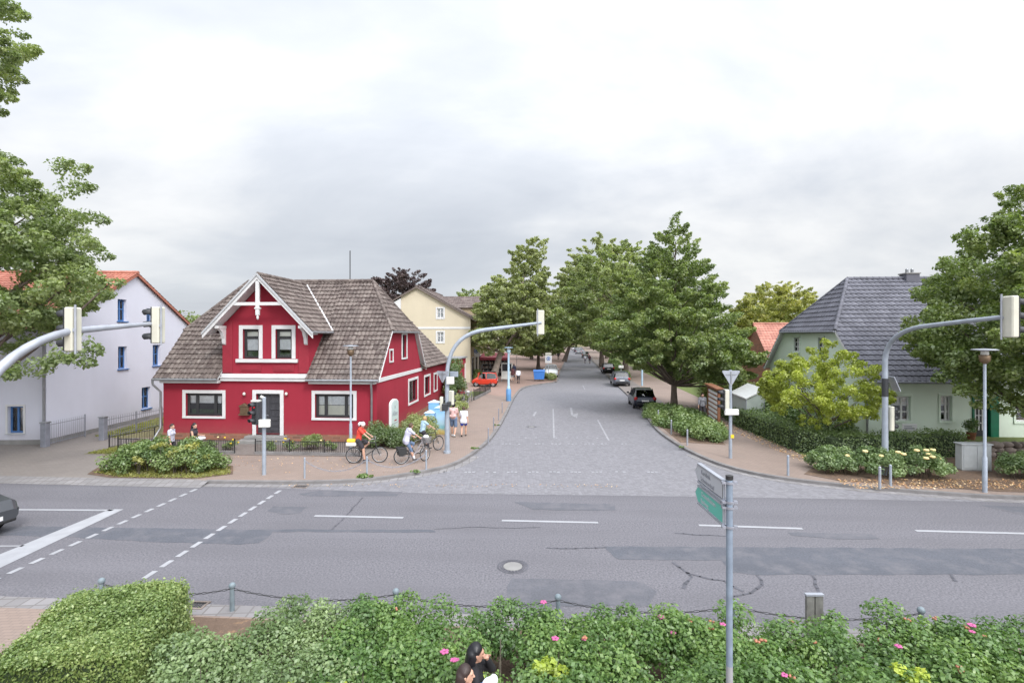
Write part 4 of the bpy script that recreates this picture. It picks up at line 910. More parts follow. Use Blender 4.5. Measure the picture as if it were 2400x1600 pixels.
tiles(mb, (cw+.6, 0, zr-(cw+.6-xr)*sl), (0, 1, 0), (-1/q, 0, sl/q), [(-.35, 0), (14.3, 0), (14.3, lnR), (-.35, lnR)], .3, .4, .03, seg=2)
lnL = math.hypot(xr+2.6, (xr+2.6)*sl); tiles(mb, (-2.6, 0, zr-(xr+2.6)*sl), (0, 1, 0), (1/q, 0, sl/q), [(-.35, 0), (14.3, 0), (14.3, lnL), (-.35, lnL)], .3, .4, .03, seg=2)
ridge(mb, (xr, -.35, zr+.04), (xr, 14.3, zr+.04)); r_ = mb.build('roof', M['browntile'], ch_)
mb = MB()
mb.extr([(-2.6, -.36, zr-(xr+2.6)*sl-.2), (xr, -.36, zr-.2), (xr, -.36, zr-.02), (-2.6, -.36, zr-(xr+2.6)*sl-.02)], (0, .08, 0)); mb.extr([(cw+.6, -.36, zr-(cw+.6-xr)*sl-.2), (xr, -.36, zr-.2), (xr, -.36, zr-.02), (cw+.6, -.36, zr-(cw+.6-xr)*sl-.02)], (0, .08, 0))
mb.build('verge_board', M['browntile'], r_)
mb = MB(); mb.extr([(-2.4, -.2, zr-(xr+2.4)*sl-.3), (-.0, -.2, zr-xr*sl-.35), (0, -.2, zr-(xr+2.4)*sl-.3)], (0, 6, 0)); mb.build('balcony_gable', M['white'], ch_)
mb = MB(); mb.box(-2.2, .2, 5.2, 0, 5, 5.4); mb.box(-2.2, .2, 5.4, -2.1, 5, 6.3); mb.tube([(-2.1, .3, .1), (-2.1, .3, zr-(xr+2.4)*sl-.3)], .07, 6); mb.build('balcony', M['white'], ch_)
# street dormer
F3 = Fr((cw+.15, 4.6, 0), (0, 1, 0)); mb = MB(); wall(mb, F3, [(0, zR-.4), (4.2, zR-.4), (4.2, 9.2), (2.1, 10.6), (0, 9.2)]); wall(mb, Fr((4, 4.6, 0), (1, 0, 0)), [(0, 9.2), (0, 8), (cw-3.85, 7), (cw-3.85, 9.2)]); mb.build('dormer_wall', M['beige'], ch_)
mb = MB(); q = math.hypot(2.4, 1.6)
for sg in (-1, 1): tiles(mb, (cw+.5, 4.6+2.1+sg*2.4, 9.0), (-1, 0, 0), (0, -sg*2.4/q, 1.6/q), [(0, 0), (5.2, 0), (6.2, q), (0, q)], .3, .4, .03, seg=2)
mb.build('dormer_roof', M['browntile'], ch_)
# shop sign, awning kiosk and boards
e = E('shop_sign', 'white hanging shop sign with blue emblem on the beige wall', 'sign', (-4.35, 62.2, 3.6), RZ)
MB().box(-.45, -.04, -.5, .45, .04, .5).build('panel', M['white'], e, bevel=.01); MB().torus((0, -.05, .1), (0, 1, 0), .24, .05, 20, 5).ell((0, -.05, .1), (.12, .02, .12)).build('emblem', card('sign_blue', (.05, .14, .40, 1)), e); MB().tube([(-.9, 0, .54), (.45, 0, .54)], .02, 6).build('bracket', M['blackmetal'], e)
e = E('kiosk', 'small kiosk with dark red canopy and packed shelves', 'kiosk', (-2.1, 69, .1), RZ)
mb = MB(); mb.extr([(-2.3, -1.4, 2.45), (1.7, -1.4, 2.45), (1.7, 1.5, 3.0), (-2.3, 1.5, 3.0)], (0, 0, .08)); mb.box(-2.3, -1.42, 2.2, 1.7, -1.38, 2.45); mb.build('canopy', card('dark_red_canvas', (.22, .035, .05, 1)), e)
mb = MB(); mb.box(-2.1, .9, 0, 1.5, 1.3, 2.6); mb.build('back_wall', M['room'], e)
mb = MB()
for x in (-2.2, -.9, .5, 1.6): mb.tube([(x, -1.3, 0), (x, -1.3, 2.5)], .05, 6)
mb.build('post', M['blackmetal'], e)
rk = random.Random(5); cols = [card('goods_%d' % i, c) for i, c in enumerate(((.5, .48, .45, 1), (.12, .1, .1, 1), (.3, .22, .18, 1), (.35, .38, .42, 1)))]
for zz in (.5, 1.05, 1.6): 
    for s in range(2):
        mb = MB(); mb.box(-2.0+s*1.8, -.3, zz, -.4+s*1.8, .8, zz+.05)
        for i in range(10): mb.box(-1.95+s*1.8+i*.155, -.28, zz+.05, -1.84+s*1.8+i*.155, -.1, zz+.05+rk.uniform(.2, .42), rk.randrange(4))
        mb.build('shelf', cols, e)
def aboard(loc, w, h, label, rz=0, mat='whiteplas', gap=.3):
    e = E('sign_board', label, 'sign', loc, rz); MB().box(-w/2, -.04, gap, w/2, .04, h).build('panel', M[mat], e, bevel=.01)
    mb = MB()
    for x in (-w/2+.05, w/2-.05): mb.tube([(x, .05, 0), (x, .05, h-.02)], .03, 6)
    mb.build('post', M['steel'], e); return e
e = aboard((*G(1188, 894, .1), .1), 1.3, 2.2, 'pale notice board with dark poster beside the kiosk', RZ); MB().box(-.55, -.055, 1.25, .55, -.042, 2.1).build('poster', M['room'], e)
e = aboard((-4.9, 47.0, .1), 1.35, 2.9, 'white arched information stand beside parked bicycles', RZ, gap=.9); MB().box(-.42, -.055, 1.2, -.12, -.042, 2.5).box(.14, -.055, 1.2, .44, -.042, 2.5).build('poster', card('poster_grey', (.2, .22, .3, 1)), e)
# orange-red roofed house behind the linden
e = E('brick_house', 'low house with orange red tiled roof behind the linden', 'house', (24.5, 48, 0), RZ)
mb = MB(); wall(mb, Fr((0, 0, 0), (1, 0, 0)), [(0, 0), (10, 0), (10, 2.9), (0, 2.9)], [(1.5, 1, 2.7, 2.2), (5, 1, 6.2, 2.2)]); wall(mb, Fr((0, 8, 0), (0, -1, 0)), [(0, 0), (8, 0), (8, 2.9), (4, 6.6), (0, 2.9)]); wall(mb, Fr((10, 0, 0), (0, 1, 0)), [(0, 0), (8, 0), (8, 2.9), (4, 6.6), (0, 2.9)]); mb.build('wall', M['brick'], e)
for h in ((1.5, 1, 2.7, 2.2), (5, 1, 6.2, 2.2)): window(Fr((0, 0, 0), (1, 0, 0)), h, e, 'white', .08, vb=(.5,))
mb = MB(); q = math.hypot(4.4, 4.1)
for y0, s in ((-.4, 1), (8.4, -1)): tiles(mb, (0, y0, 2.6), (1, 0, 0), (0, s*4.4/q, 4.1/q), [(-.3, 0), (10.3, 0), (10.3, q), (-.3, q)], .3, .38, .04)
ridge(mb, (-.3, 4, 6.74), (10.3, 4, 6.74)); mb.build('roof', M['orangetile'], e)
# ------------------------------------------------------------------ TREES
tree('linden_tree', 'conical dark green linden standing beside the parked hatchback', (*G(1580, 964, .1), .1), [(2.5, 1.5), (3.3, 4.6), (4.6, 5.7), (6.0, 5.2), (7.5, 4.2), (9.2, 3.3), (11, 2.3), (12.5, 1.4), (14.2, .2)], 640, .6, 150000, .155, 'lf_linden', (.24, 2.2), seed=11, flat=.75, spray=1.25, droop=.25, shear=.22, limbs=60, inner=.4)
tree('maple_tree', 'tall leafy tree reaching over the white house front', (-23.3, 20.4, .1), [(4.4, 1.2), (5.4, 4.6), (7, 6.0), (9.5, 5.6), (11.4, 4.4), (12.8, 2.6), (14.2, 1.6), (16, 3.0), (17.6, 3.6), (19, 3.0), (21, .6)], 800, .6, 185000, .135, 'lf_left', (.34, 2.6), seed=23, flat=.85, spray=.95, rise=.6, limbs=50,
     extra=[(4.9, -1.6, 4.1, .6), (5.7, -1.2, 4.3, .65), (6.5, -1.2, 4.7, .6), (7.0, -1.0, 4.5, .55), (7.3, -1.0, 5.0, .5), (6.5, .0, 7.8, .6), (7.1, .2, 7.5, .5), (6.1, .3, 9.2, .6), (6.6, .1, 10.1, .5), (5.9, .1, 11.3, .6), (5.4, 0, 12.2, .5), (6.1, 0, 12.0, .4)])
tree('maple_tree', 'dense broad tree growing in front of the green house', (21.9, 20.6, .1), [(2.6, 1.4), (3.6, 3.8), (5, 4.9), (7, 4.6), (9, 3.5), (10.6, 2.4), (12, 1.3), (12.9, .4)], 700, .56, 150000, .132, 'lf_linden', (.26, 2.0), seed=37, flat=.85, spray=1.0, rise=.8, limbs=50,
     extra=[(-3.9, -.4, 3.4, .7), (-4.4, -.2, 4.0, .7), (-4.7, 0, 4.9, .7), (-4.9, 0, 5.6, .7), (-4.4, 0, 6.4, .7), (-3.2, -.4, 2.9, .6), (-2.2, -.6, 2.6, .6), (-3.9, 0, 8.2, .7), (-3.4, 0, 9.3, .6)])
tree('golden_tree', 'small golden green tree in front of the mint gable', (14.95, 24.6, .1), [(1.2, 1.2), (1.8, 2.3), (2.7, 2.75), (3.6, 2.4), (4.4, 1.6), (5.2, .4)], 190, .36, 42000, .095, 'lf_gold', (.075, 1.0), seed=5, flat=.95, spray=.9, rise=.7, limbs=34)
SP = [  # street trees: position, outline scale, leaf, label
 ('street_tree', (-2.4, 59.5), [(3.4, 2.0), (4.8, 3.6), (8, 4.2), (11, 3.9), (12.6, 2.8), (13.6, 1.9), (15.2, 2.2), (16.4, 1.5), (17.2, .3)], 'lf_olive', 26000, .30, (.42, 4.2), 'barkpale', 'pale olive street tree with a tuft on top by the shops'),
 ('street_tree', (4.2, 82), [(2.4, 3), (4.2, 4.8), (7, 5.2), (9.4, 4.0), (11.4, 1.4)], 'lf_street', 20000, .34, (.3, 3), 'bark', 'rounded street tree behind the blue waste container'),
 ('street_tree', (14.6, 66), [(3.2, 3), (5, 6.2), (8, 7.6), (12, 7.2), (15, 5.6), (17, 3.0), (18, .6)], 'lf_street', 30000, .33, (.42, 3.4), 'bark', 'broad tree over the parked cars behind the linden'),
 ('street_tree', (15.4, 88), [(4, 3), (7, 6.6), (11, 7.8), (16, 7.4), (20, 5.2), (22.6, 2.0), (23.4, .4)], 'lf_olive', 26000, .40, (.4, 4), 'bark', 'tall pale crowned tree rising over the street trees'),
 ('street_tree', (11.0, 108), [(3.4, 3), (6, 6.0), (11, 6.8), (15, 6.4), (19.0, 4.8), (21.8, 1.8)], 'lf_street', 20000, .46, (.4, 4), 'bark', 'tall tree arching over the narrow part of the street'),
 ('street_tree', (22.6, 122), [(4, 2.5), (8, 6.0), (12, 7.2), (17, 5.4), (20, 1.0)], 'lf_street', 15000, .5, (.4, 4), 'bark', 'far tree on the parking side of the street'),
 ('street_tree', (12.6, 140), [(4, 3), (8, 7), (13, 8), (18, 6), (22, 1)], 'lf_street', 14000, .58, (.4, 4), 'bark', 'far tree on the shop side of the street'),
 ('street_tree', (30, 165), [(4, 3), (8, 7), (13, 8), (17, 6), (20, 1)], 'lf_street', 12000, .62, (.4, 4), 'bark', 'distant tree near the end of the parked cars'),
 ('street_tree', (20.5, 212), [(3.0, 4), (8, 9), (13, 9), (18, 7), (21, 1)], 'lf_street', 10000, .75, (.4, 3), 'bark', 'distant tree at the end of the shop side'),
 ('street_tree', (38, 215), [(3, 4), (8, 9), (13, 9), (18, 7), (21, 1)], 'lf_street', 10000, .75, (.4, 3), 'bark', 'distant tree closing the end of the street'),
 ('street_tree', (-8.5, 100), [(3, 3), (7, 7), (11, 7), (14, 2)], 'lf_street', 14000, .45, (.35, 3), 'bark', 'dark tree behind the shop terrace parasols'),
 ('street_tree', (26.5, 78), [(2.0, 3), (6, 6), (9, 5.5), (11.5, 1.5)], 'lf_street', 16000, .38, (.3, 2.4), 'bark', 'garden tree hidden behind the linden crown'),
 ('yellow_tree', (39, 75), [(2.5, 3), (5.5, 6.2), (9, 6.0), (12, 3.8), (13.9, .8)], 'lf_yellow', 24000, .32, (.3, 2.2), 'bark', 'yellowing round tree behind the orange roof'),
 ('street_tree', (4.5, 118), [(2.6, 3), (6, 6), (10, 6.5), (14, 5), (17, 1)], 'lf_street', 14000, .5, (.35, 2.5), 'bark', 'dark tree far behind the white parking sign'),
 ('street_tree', (24, 262), [(2, 5), (8, 11), (13, 11), (20, 8), (23, 1)], 'lf_street', 12000, .9, (.4, 3), 'bark', 'farthest tree at the vanishing end of the street'),
 ('street_tree', (46, 262), [(2, 5), (8, 11), (13, 11), (20, 8), (23, 1)], 'lf_street', 12000, .9, (.4, 3), 'bark', 'farthest tree on the parking side horizon'),
 ('street_tree', (3, 255), [(2, 5), (8, 11), (13, 11), (19, 8), (22, 1)], 'lf_street', 12000, .9, (.4, 3), 'bark', 'farthest tree on the shop side horizon'),
 ('street_tree', (35, 330), [(1, 10), (8, 16), (14, 15), (20, 8), (23, 1)], 'lf_street', 12000, 1.2, (.4, 3), 'bark', 'wide far tree closing the view down the street'),
 ('copper_beech', (-18.3, 85), [(5, 4), (9, 5.6), (12, 5.8), (14.6, 4.6), (16.0, 2.4), (16.6, 1)], 'lf_beech', 34000, .3, (.4, 5), 'bark', 'dark purple copper beech behind the red roof'),
 ('garden_tree', (-38, 60), [(2, 2), (4, 3.4), (6.5, 2.6), (8.2, .6)], 'lf_street', 9000, .3, (.2, 2), 'bark', 'small green tree between white house and red roof'),
 ('garden_tree', (-35, 72), [(2, 3), (5, 4), (7.5, 2.6), (9.0, .6)], 'lf_street', 7000, .34, (.2, 2), 'bark', 'farther green tree peeping over the red house verge'),
 ('garden_tree', (50, 95), [(2, 4), (6, 7), (10, 6), (13, 1)], 'lf_street', 12000, .5, (.3, 2.5), 'bark', 'distant green tree behind the slate roof'),
 ('garden_tree', (66, 80), [(2, 4), (6, 7), (9, 6), (12, 1)], 'lf_street', 12000, .5, (.3, 2.5), 'bark', 'distant bushy tree beyond the green house'),
]
for i, (nm, xy, pr, lf, n, sz, tk, bk, lb) in enumerate(SP):
    pr = [(z, r*1.1) for z, r in pr]; big = i < 5 or lf in ('lf_yellow', 'lf_beech')
    tree(nm, lb, (*xy, .05), pr, 400 if big else 220, (.85 if i != 0 else .72) if big else 1.1, int(n*(2.1 if big else 1.5)), sz*.86, lf, tk, bk, 50+i, .7, limbs=30 if i < 5 else 14, group=None, off={0: (5.2, 0), 4: (7.5, 0), 6: (5, 0)}.get(i, (0, 0)), spray=1.0, rise=.8)
# ------------------------------------------------------------------ HEDGES, SHRUBS, BEDS
def hedge(name, label, P, w, h, n, size, leaf, seed=3, z0=.1, rough=.09, taper=.9, core=.82, cat='hedge'):
    "clipped hedge: leaves on the skin of a swept block along polyline P"
    rng = np.random.default_rng(seed); e = E(name, label, cat, (P[0][0], P[0][1], z0)); o = np.array(P[0]); P = [np.array(p)-o for p in P]
    seg = [np.linalg.norm(b-a) for a, b in zip(P[:-1], P[1:])]; tot = sum(seg)
    per = 2*h+w; A = [];
    s = rng.random(n)*tot; cum = np.cumsum([0]+seg); idx = np.clip(np.searchsorted(cum, s)-1, 0, len(seg)-1)
    a = np.array(P)[idx]; b = np.array(P)[idx+1]; t = ((s-cum[idx])/np.array(seg)[idx])[:, None]; c = a+(b-a)*t; d = (b-a)/np.array(seg)[idx][:, None]; nn = np.stack([-d[:, 1], d[:, 0]], 1)
    u = rng.random(n)*per; side = np.where(u < h, 0, np.where(u < h+w, 1, 2))
    z = np.where(side == 0, u, np.where(side == 1, h, per-u)); q = np.where(side == 0, -w/2, np.where(side == 1, u-h-w/2, w/2)); 
    ends = rng.random(n) < .16; en = rng.random(n) < .5; q = np.where(ends, rng.uniform(-w/2, w/2, n), q); z = np.where(ends, rng.uniform(0, h, n), z)
    c = np.where(ends[:, None], np.where(en[:, None], P[0], P[-1]), c)
    wob = .05*np.sin(s*3.1)+.04*np.sin(s*7.3+q*4); z = z+np.where(z > h*.8, wob, 0); q = q*(taper+(1-taper)*(1-z/h))
    P3 = np.stack([c[:, 0]+nn[:, 0]*q, c[:, 1]+nn[:, 1]*q, z], 1)+rng.normal(size=(n, 3))*rough*np.array([1, 1, .8]); P3[:, 2] = np.maximum(P3[:, 2], .02)
    N0 = np.where((side == 1)[:, None] & ~ends[:, None], np.array([0, 0, 1.0]), np.stack([nn[:, 0]*np.sign(q), nn[:, 1]*np.sign(q), q*0+.45], 1)); N0 = unit(N0+rng.normal(size=(n, 3))*.55)
    rd = np.clip(rng.random(n)*.7+.3*(np.sin(P3[:, 0]*2.2)*np.sin(P3[:, 1]*2.6+1)*.5+.5), 0, 1)
    leafmesh('foliage', P3, N0, size, M[leaf], e, rd, .6, rng)
    mb = MB(); L_, R_ = [], []
    for i, p in enumerate(P):
        d = P[min(i+1, len(P)-1)]-P[max(i-1, 0)]; d = d/np.linalg.norm(d); m_ = np.array([-d[1], d[0]])*w/2*core; L_.append(tuple(p+m_)); R_.append(tuple(p-m_))
    mb.prism(L_+R_[::-1], 0, h*.9); mb.build('twigs', M['hedgecore'], e); return e  # solid block, coloured dark green to stand in for shade inside the hedge
hedge('hedge', 'long clipped dark green hedge bordering the tan footpath', [(20.5, 54), (15.2, 38), (13.95, 30), (13.75, 24.2), (14.4, 23.0), (15.6, 22.75), (20.0, 23.4)], 1.15, .98, 46000, .085, 'lf_hedge', 4)
hedge('hedge', 'low green hedge beside the farther parked cars', [(13.6, 62), (17.2, 84), (19.5, 100)], 1.3, .9, 9000, .17, 'lf_shrub', 6)
hedge('box_hedge', 'broad clipped box hedge at the near kerb', [(-6.75, 9.1), (-6.3, 7.1)], 1.75, .98, 105000, .042, 'lf_box', 8, .02, .06, .93, .88)
rg = np.random.default_rng(77)
def bed(name, label, x0, x1, yf, n, size, leaf, k, seed, hz=(.45, .85), rr=(.22, .42), cat='rose hedge'):
    rng = np.random.default_rng(seed); xs = rng.uniform(x0, x1, k); C = []
    for x in xs:
        a, b = yf(x); y = rng.uniform(a, b); C.append((x, y, rng.uniform(*hz), rng.uniform(*rr)))
    global BEDC; BEDC = C
    return shrub(name, label, (0, 0, .05), C, n, size, leaf, cat, seed, None, 60, .85, .66, .8)
fy = lambda x: (6.75-.05*x, 8.75-.0707*x)
rose = bed('rose_hedge', 'wide mass of wild rose bushes along the near kerb', -2.7, 11.5, fy, 180000, .055, 'lf_rose', 340, 31, (.42, .88), (.2, .4))
ROSEC = sorted(BEDC, key=lambda c: -c[2]-c[3])[:170]
bed('rose_bush', 'pale leaved rose bush between box hedge and pink roses', -5.15, -2.2, lambda x: (6.9, 9.0 if x > -4.2 else 8.3), 46000, .05, 'lf_pale', 90, 32, (.3, .75), (.2, .36), 'shrub')
for i, (x, y, z, r, lab) in enumerate(((-3.0, 6.75, .55, .30, 'bright yellow green plant at the foot of the pale rose bush'), (-2.35, 6.8, .62, .25, 'yellow green plant second from the pale rose bush'), (-.55, 6.9, .75, .22, 'yellow green plant behind the dark haired woman'), (.55, 7.2, .72, .2, 'small yellow green plant past the dark haired woman'), (5.2, 6.75, .8, .24, 'yellow green plant beyond the signpost'), (-1.5, 6.7, .55, .2, 'low yellow green plant nearest the hair of the child'))):
    g = np.random.default_rng(i); C = [(g.uniform(-r, r), g.uniform(-r, r)*.6, z+g.uniform(-.2, .2), r*g.uniform(.35, .6)) for _ in range(9)]
    shrub('lime_plant', lab, (x, y, .05), C, 900, .06, 'lf_lime', 'plant', i, 'yellow green plants in the rose hedge', 6, .8, .7, .9)
# blossoms and hips on the rose hedge, each a part of it
pr = np.random.default_rng(9)
for i in range(52):
    pink = i < 24; x, y, z, r_c = ROSEC[pr.integers(len(ROSEC))]; z += r_c*.83; x += pr.uniform(-.08, .08); mb = MB(); r = pr.uniform(.032, .05) if pink else pr.uniform(.022, .034)
    if i in (0, 1, 2): r = pr.uniform(.028, .042) if pink else pr.uniform(.018, .026)
    if pink:
        for j in range(5):
            t = 2*math.pi*j/5+i; mb.ell((x+math.cos(t)*r*.75, y+math.sin(t)*r*.75, z+.01), (r*.62, r*.62, r*.3), 6, 4)
    else:
        for j in range(3): mb.ell((x+pr.uniform(-.04, .04), y+pr.uniform(-.04, .04), z-.02), (r*.8, r*.8, r*.7), 6, 4)
    mb.build('blossom' if pink else 'rose_hip', M['pink' if pink else 'hip'], rose)
def blob(x0, x1, y0, y1, z0, z1, r0, r1, k, seed):
    g = np.random.default_rng(seed); out = []
    for _ in range(k):
        a = g.uniform(0, 2*math.pi); q = math.sqrt(g.random()); x = (x0+x1)/2+q*math.cos(a)*(x1-x0)/2; y = (y0+y1)/2+q*math.sin(a)*(y1-y0)/2
        out.append((x, y, z0+(z1-z0)*(1-q*q*.8)*g.uniform(.35, 1), g.uniform(r0, r1)))
    return out
shrub('shrub', 'wide straggly shrub with yellow patches by the crossing', (-13.9, 20.5, .1), blob(-2.35, 2.3, -.8, .9, .2, 1.4, .22, .44, 80, 3), 17000, .095, 'lf_shrub', seed=3, stems=24)
for i, (x, y, z, n) in enumerate(((.9, -.5, .95, 7), (1.5, -.6, .55, 6), (-.8, -.6, .5, 6), (.2, -.4, 1.1, 5))):
    g = np.random.default_rng(i+60); shrub('lime_plant', ('yellow topped growth on the crest of the crossing shrub', 'yellow twigs low at the end of the crossing shrub', 'yellow tuft low in the middle of the crossing shrub', 'pale yellow tuft in the heart of the crossing shrub')[i], (-13.9+x, 20.5+y, .1), [(g.uniform(-.5, .5), g.uniform(-.2, .2), z+g.uniform(-.15, .15), g.uniform(.1, .2)) for _ in range(n)], 260, .09, 'lf_yellow', 'plant', i, 'yellow growth in the crossing shrub', 4)
shrub('shrub', 'leafy planting around the linden trunk with white bollards', (10.2, 31, .1), blob(-1.3, 1.7, -5.2, 6.5, .1, .75, .35, .6, 80, 7)+[(-.4, -4.6, .5, .6), (-.9, -3.4, .5, .6), (0, -3.8, .6, .6), (.3, -4.9, .4, .5)], 26000, .12, 'lf_shrub', seed=7, stems=20)
for i, (x0, x1, yc, n, lab) in enumerate(((12.0, 13.6, 20.4, 6200, 'rose bush next to the footpath bollard'), (13.2, 15.0, 19.8, 7000, 'rose bush with cream blooms at the mast foot'), (14.9, 16.6, 19.6, 6800, 'rose bush with large cream blooms before the grey cabinet'), (18.7, 20.2, 19.3, 4500, 'sparse rose bush past the street lamp'), (20.2, 22.2, 18.7, 5000, 'rose bush under the broad tree'))):
    c = (x0+x1)/2; e = shrub('rose_bush', lab, (c, yc, .1), blob(-(x1-x0)/2-.1, (x1-x0)/2+.1, -.7, .8, .2, 1.15, .14, .3, 52, 40+i), n, .08, 'lf_pale', 'shrub', 40+i, 'cream rose bushes along the far kerb', 16)
    g = np.random.default_rng(i)
    for j in range((1, 4, 7, 2, 2)[i]):
        mb = MB(); x, y, z = g.uniform(-.7, .7), g.uniform(-.7, -.2), g.uniform(.75, 1.25)
        for q in range(6): mb.ell((x+.045*math.cos(q), y+.045*math.sin(q), z), (.06, .06, .045), 6, 4)
        mb.build('blossom', M['creamfl'], e)
shrub('shrub', 'dense green shrub at the foot of the arched white sign', (-6.4, 25.0, .1), blob(-.9, 1.0, -.5, .6, .25, 1.25, .3, .5, 26, 12), 9000, .085, 'lf_hedge', seed=12)
shrub('shrub', 'olive hedge bush behind the grey shirted cyclist', (-5.0, 26.3, .1), blob(-.7, .9, -.9, 2.2, .3, 1.3, .3, .5, 30, 13), 9000, .09, 'lf_olive', seed=13)
shrub('shrub', 'tall dark climber bush against the red wing', (-4.75, 41.5, .1), blob(-.5, .6, -1.2, 2.2, .8, 3.3, .4, .7, 30, 14), 7000, .14, 'lf_hedge', seed=14)
shrub('shrub', 'low green bushes behind the parked bicycles', (-4.2, 39.0, .1), blob(-.5, .7, -3.5, 3.0, .2, .9, .3, .5, 26, 15), 7000, .12, 'lf_olive', seed=15)
shrub('shrub', 'flowering garden bush behind the hedge and glass shelter', (16.0, 31.5, .1), blob(-1.6, 2.2, -2, 3, .5, 1.9, .5, .8, 26, 16), 9000, .13, 'lf_shrub', seed=16)
shrub('shrub', 'dark garden bush under the golden tree', (15.4, 24.4, .1), blob(-1.6, 1.5, -.7, .9, .3, 1.4, .35, .6, 26, 17), 9000, .1, 'lf_hedge', seed=17)
shrub('shrub', 'yellow flowered garden bush near the give way sign', (16.4, 38, .1), blob(-2, 2.4, -1.5, 2, .6, 2.4, .5, .9, 24, 18), 7000, .15, 'lf_olive', seed=18)
shrub('shrub', 'planting around the blue waste container', (4.6, 65.5, .1), blob(-.7, .8, -3.4, 1.0, .15, .6, .3, .45, 20, 19), 5000, .2, 'lf_olive', seed=19)
shrub('shrub', 'plants under the shop windows of the beige wall', (-4.0, 61.0, .1), blob(-.6, .5, -1.2, 2.0, .3, 1.3, .3, .6, 16, 20), 4000, .18, 'lf_street', seed=20)
shrub('shrub', 'round green bush in the red house front garden', (-9.5, 24.35, .1), blob(-.42, .42, -.3, .3, .3, .6, .22, .32, 12, 21), 3500, .06, 'lf_street', seed=21)
for i, (x, y, lab, fl) in enumerate(((-13.3, 24.2, 'yellow flowering plant beside the garden gap', 4), (-11.4, 24.2, 'low plant inside the fence behind the signal pole', 2), (-10.5, 24.3, 'pale flowering plant in the middle of the front garden', 4), (-8.6, 24.0, 'small plant near the street lamp foot', 2), (-14.3, 24.4, 'green leafy plant left of the yellow flowers', 1))):
    e = shrub('flower_plant', lab, (x, y, .1), blob(-.38, .38, -.3, .3, .12, .4, .12, .2, 8, 90+i), 700, .06, 'lf_shrub', 'plant', 90+i, 'front garden plants', 4)
    g = np.random.default_rng(i)
    for j in range(fl): MB().ell((g.uniform(-.35, .35), g.uniform(-.3, .2), g.uniform(.35, .6)), (.055, .055, .035), 6, 4).build('blossom', M['yellowfl' if i in (0, 2) else 'creamfl'], e)
shrub('grass_tuft', 'green weed tuft at a bollard foot before the cyclist', (-5.55, 19.5, .1), blob(-.25, .25, -.1, .1, .02, .1, .08, .14, 7, 22), 500, .09, 'lf_box', 'weed', 22, None, 2)
# leaf litter and grass fringes
def litter(name, label, pts, n, size, leaf, z, seed, up=1.0, kind='stuff'):
    rng = np.random.default_rng(seed); x0, y0, x1, y1 = pts; P = np.stack([rng.uniform(x0, x1, n), rng.uniform(y0, y1, n), np.full(n, z)+rng.random(n)*.02], 1)
    o = leafmesh(name, P, unit(rng.normal(size=(n, 3))*.3+np.array([0, 0, up])), size, M[leaf], None, None, .6, rng); tag(o, label, 'leaves', None, kind)
M['lf_dry'] = leafm('dry_leaf', (.20, .10, .05, 1), (.34, .20, .10, 1), (.5, .40, .25, 1), .2)
litter('fallen_leaves', 'dry fallen leaves under the cream rose bushes', (12.0, 18.0, 22, 19.2), 1300, .07, 'lf_dry', .125, 1)
litter('fallen_leaves', 'dry fallen leaves along the hedge foot', (12.4, 21.2, 13.3, 33), 700, .07, 'lf_dry', .125, 2)
def grass(name, label, poly, n, h, leaf, z, seed):
    rng = np.random.default_rng(seed); tri = tessellate_polygon([[Vector((x, y, 0)) for x, y in poly]]); ar = np.array([abs((Vector(poly[b])-Vector(poly[a])).cross(Vector(poly[c])-Vector(poly[a]))) if False else abs((poly[b][0]-poly[a][0])*(poly[c][1]-poly[a][1])-(poly[b][1]-poly[a][1])*(poly[c][0]-poly[a][0])) for a, b, c in tri])
    ti = rng.choice(len(tri), n, p=ar/ar.sum()); T = np.array([[poly[i] for i in t] for t in tri])[ti]; r1 = np.sqrt(rng.random(n))[:, None]; r2 = rng.random(n)[:, None]
    xy = T[:, 0]*(1-r1)+T[:, 1]*r1*(1-r2)+T[:, 2]*r1*r2; P = np.column_stack([xy, z+h*.4*rng.random(n)])
    o = leafmesh(name, P, unit(rng.normal(size=(n, 3))*np.array([1, 1, .5])), h, M[leaf], None, None, .2, rng); tag(o, label, 'grass', None, 'stuff')
grass('grass', 'grass blades along the red gable wall', [(-6.6, 26.0), (-5.4, 25.2), (-4.1, 42), (-5.2, 42)], 9000, .14, 'lf_olive', .12, 5)
grass('grass', 'dry grass beside the white house railing', [(-22.4, 27.5), (-20.95, 27.1), (-21, 34), (-23.2, 34)], 5000, .14, 'lf_yellow', .11, 6)
grass('grass', 'grass fringe around the crossing shrub', [(-16.5, 20.2), (-15, 19.55), (-12, 19.4), (-11.0, 19.95), (-11.6, 21.1), (-15.4, 21.7)], 5000, .13, 'lf_yellow', .11, 7)
grass('grass', 'grass around the low dark railing', [(-19.5, 23.5), (-16.4, 23.5), (-18.6, 26.4)], 4000, .13, 'lf_yellow', .11, 8)

litter('fallen_leaves', 'scattered dry leaves on the pavement by the fence', (-13, 20.2, -4.5, 23.0), 160, .06, 'lf_dry', .106, 3)
litter('fallen_leaves', 'dry bits lying in the far gutter of the main road', (-9, 18.55, 4, 18.95), 160, .05, 'lf_dry', .016, 4)
for i, (px, py, t) in enumerate(((1118, 1052, 'small weeds in the kerb joint at the corner curve'), (1166, 998, 'small weeds in the kerb joint near the thin bollards'), (978, 1108, 'small weeds in the kerb joint below the leaning bollard'), (1600, 1050, 'small weeds in the kerb joint at the linden bed'))):
    X, Y = G(px, py, .1); shrub('weed', t, (X-.1, Y+.1, .1), blob(-.2, .2, -.08, .08, .02, .07, .05, .09, 6, 300+i), 200, .06, 'lf_shrub', 'weed', 300+i, None, 1)
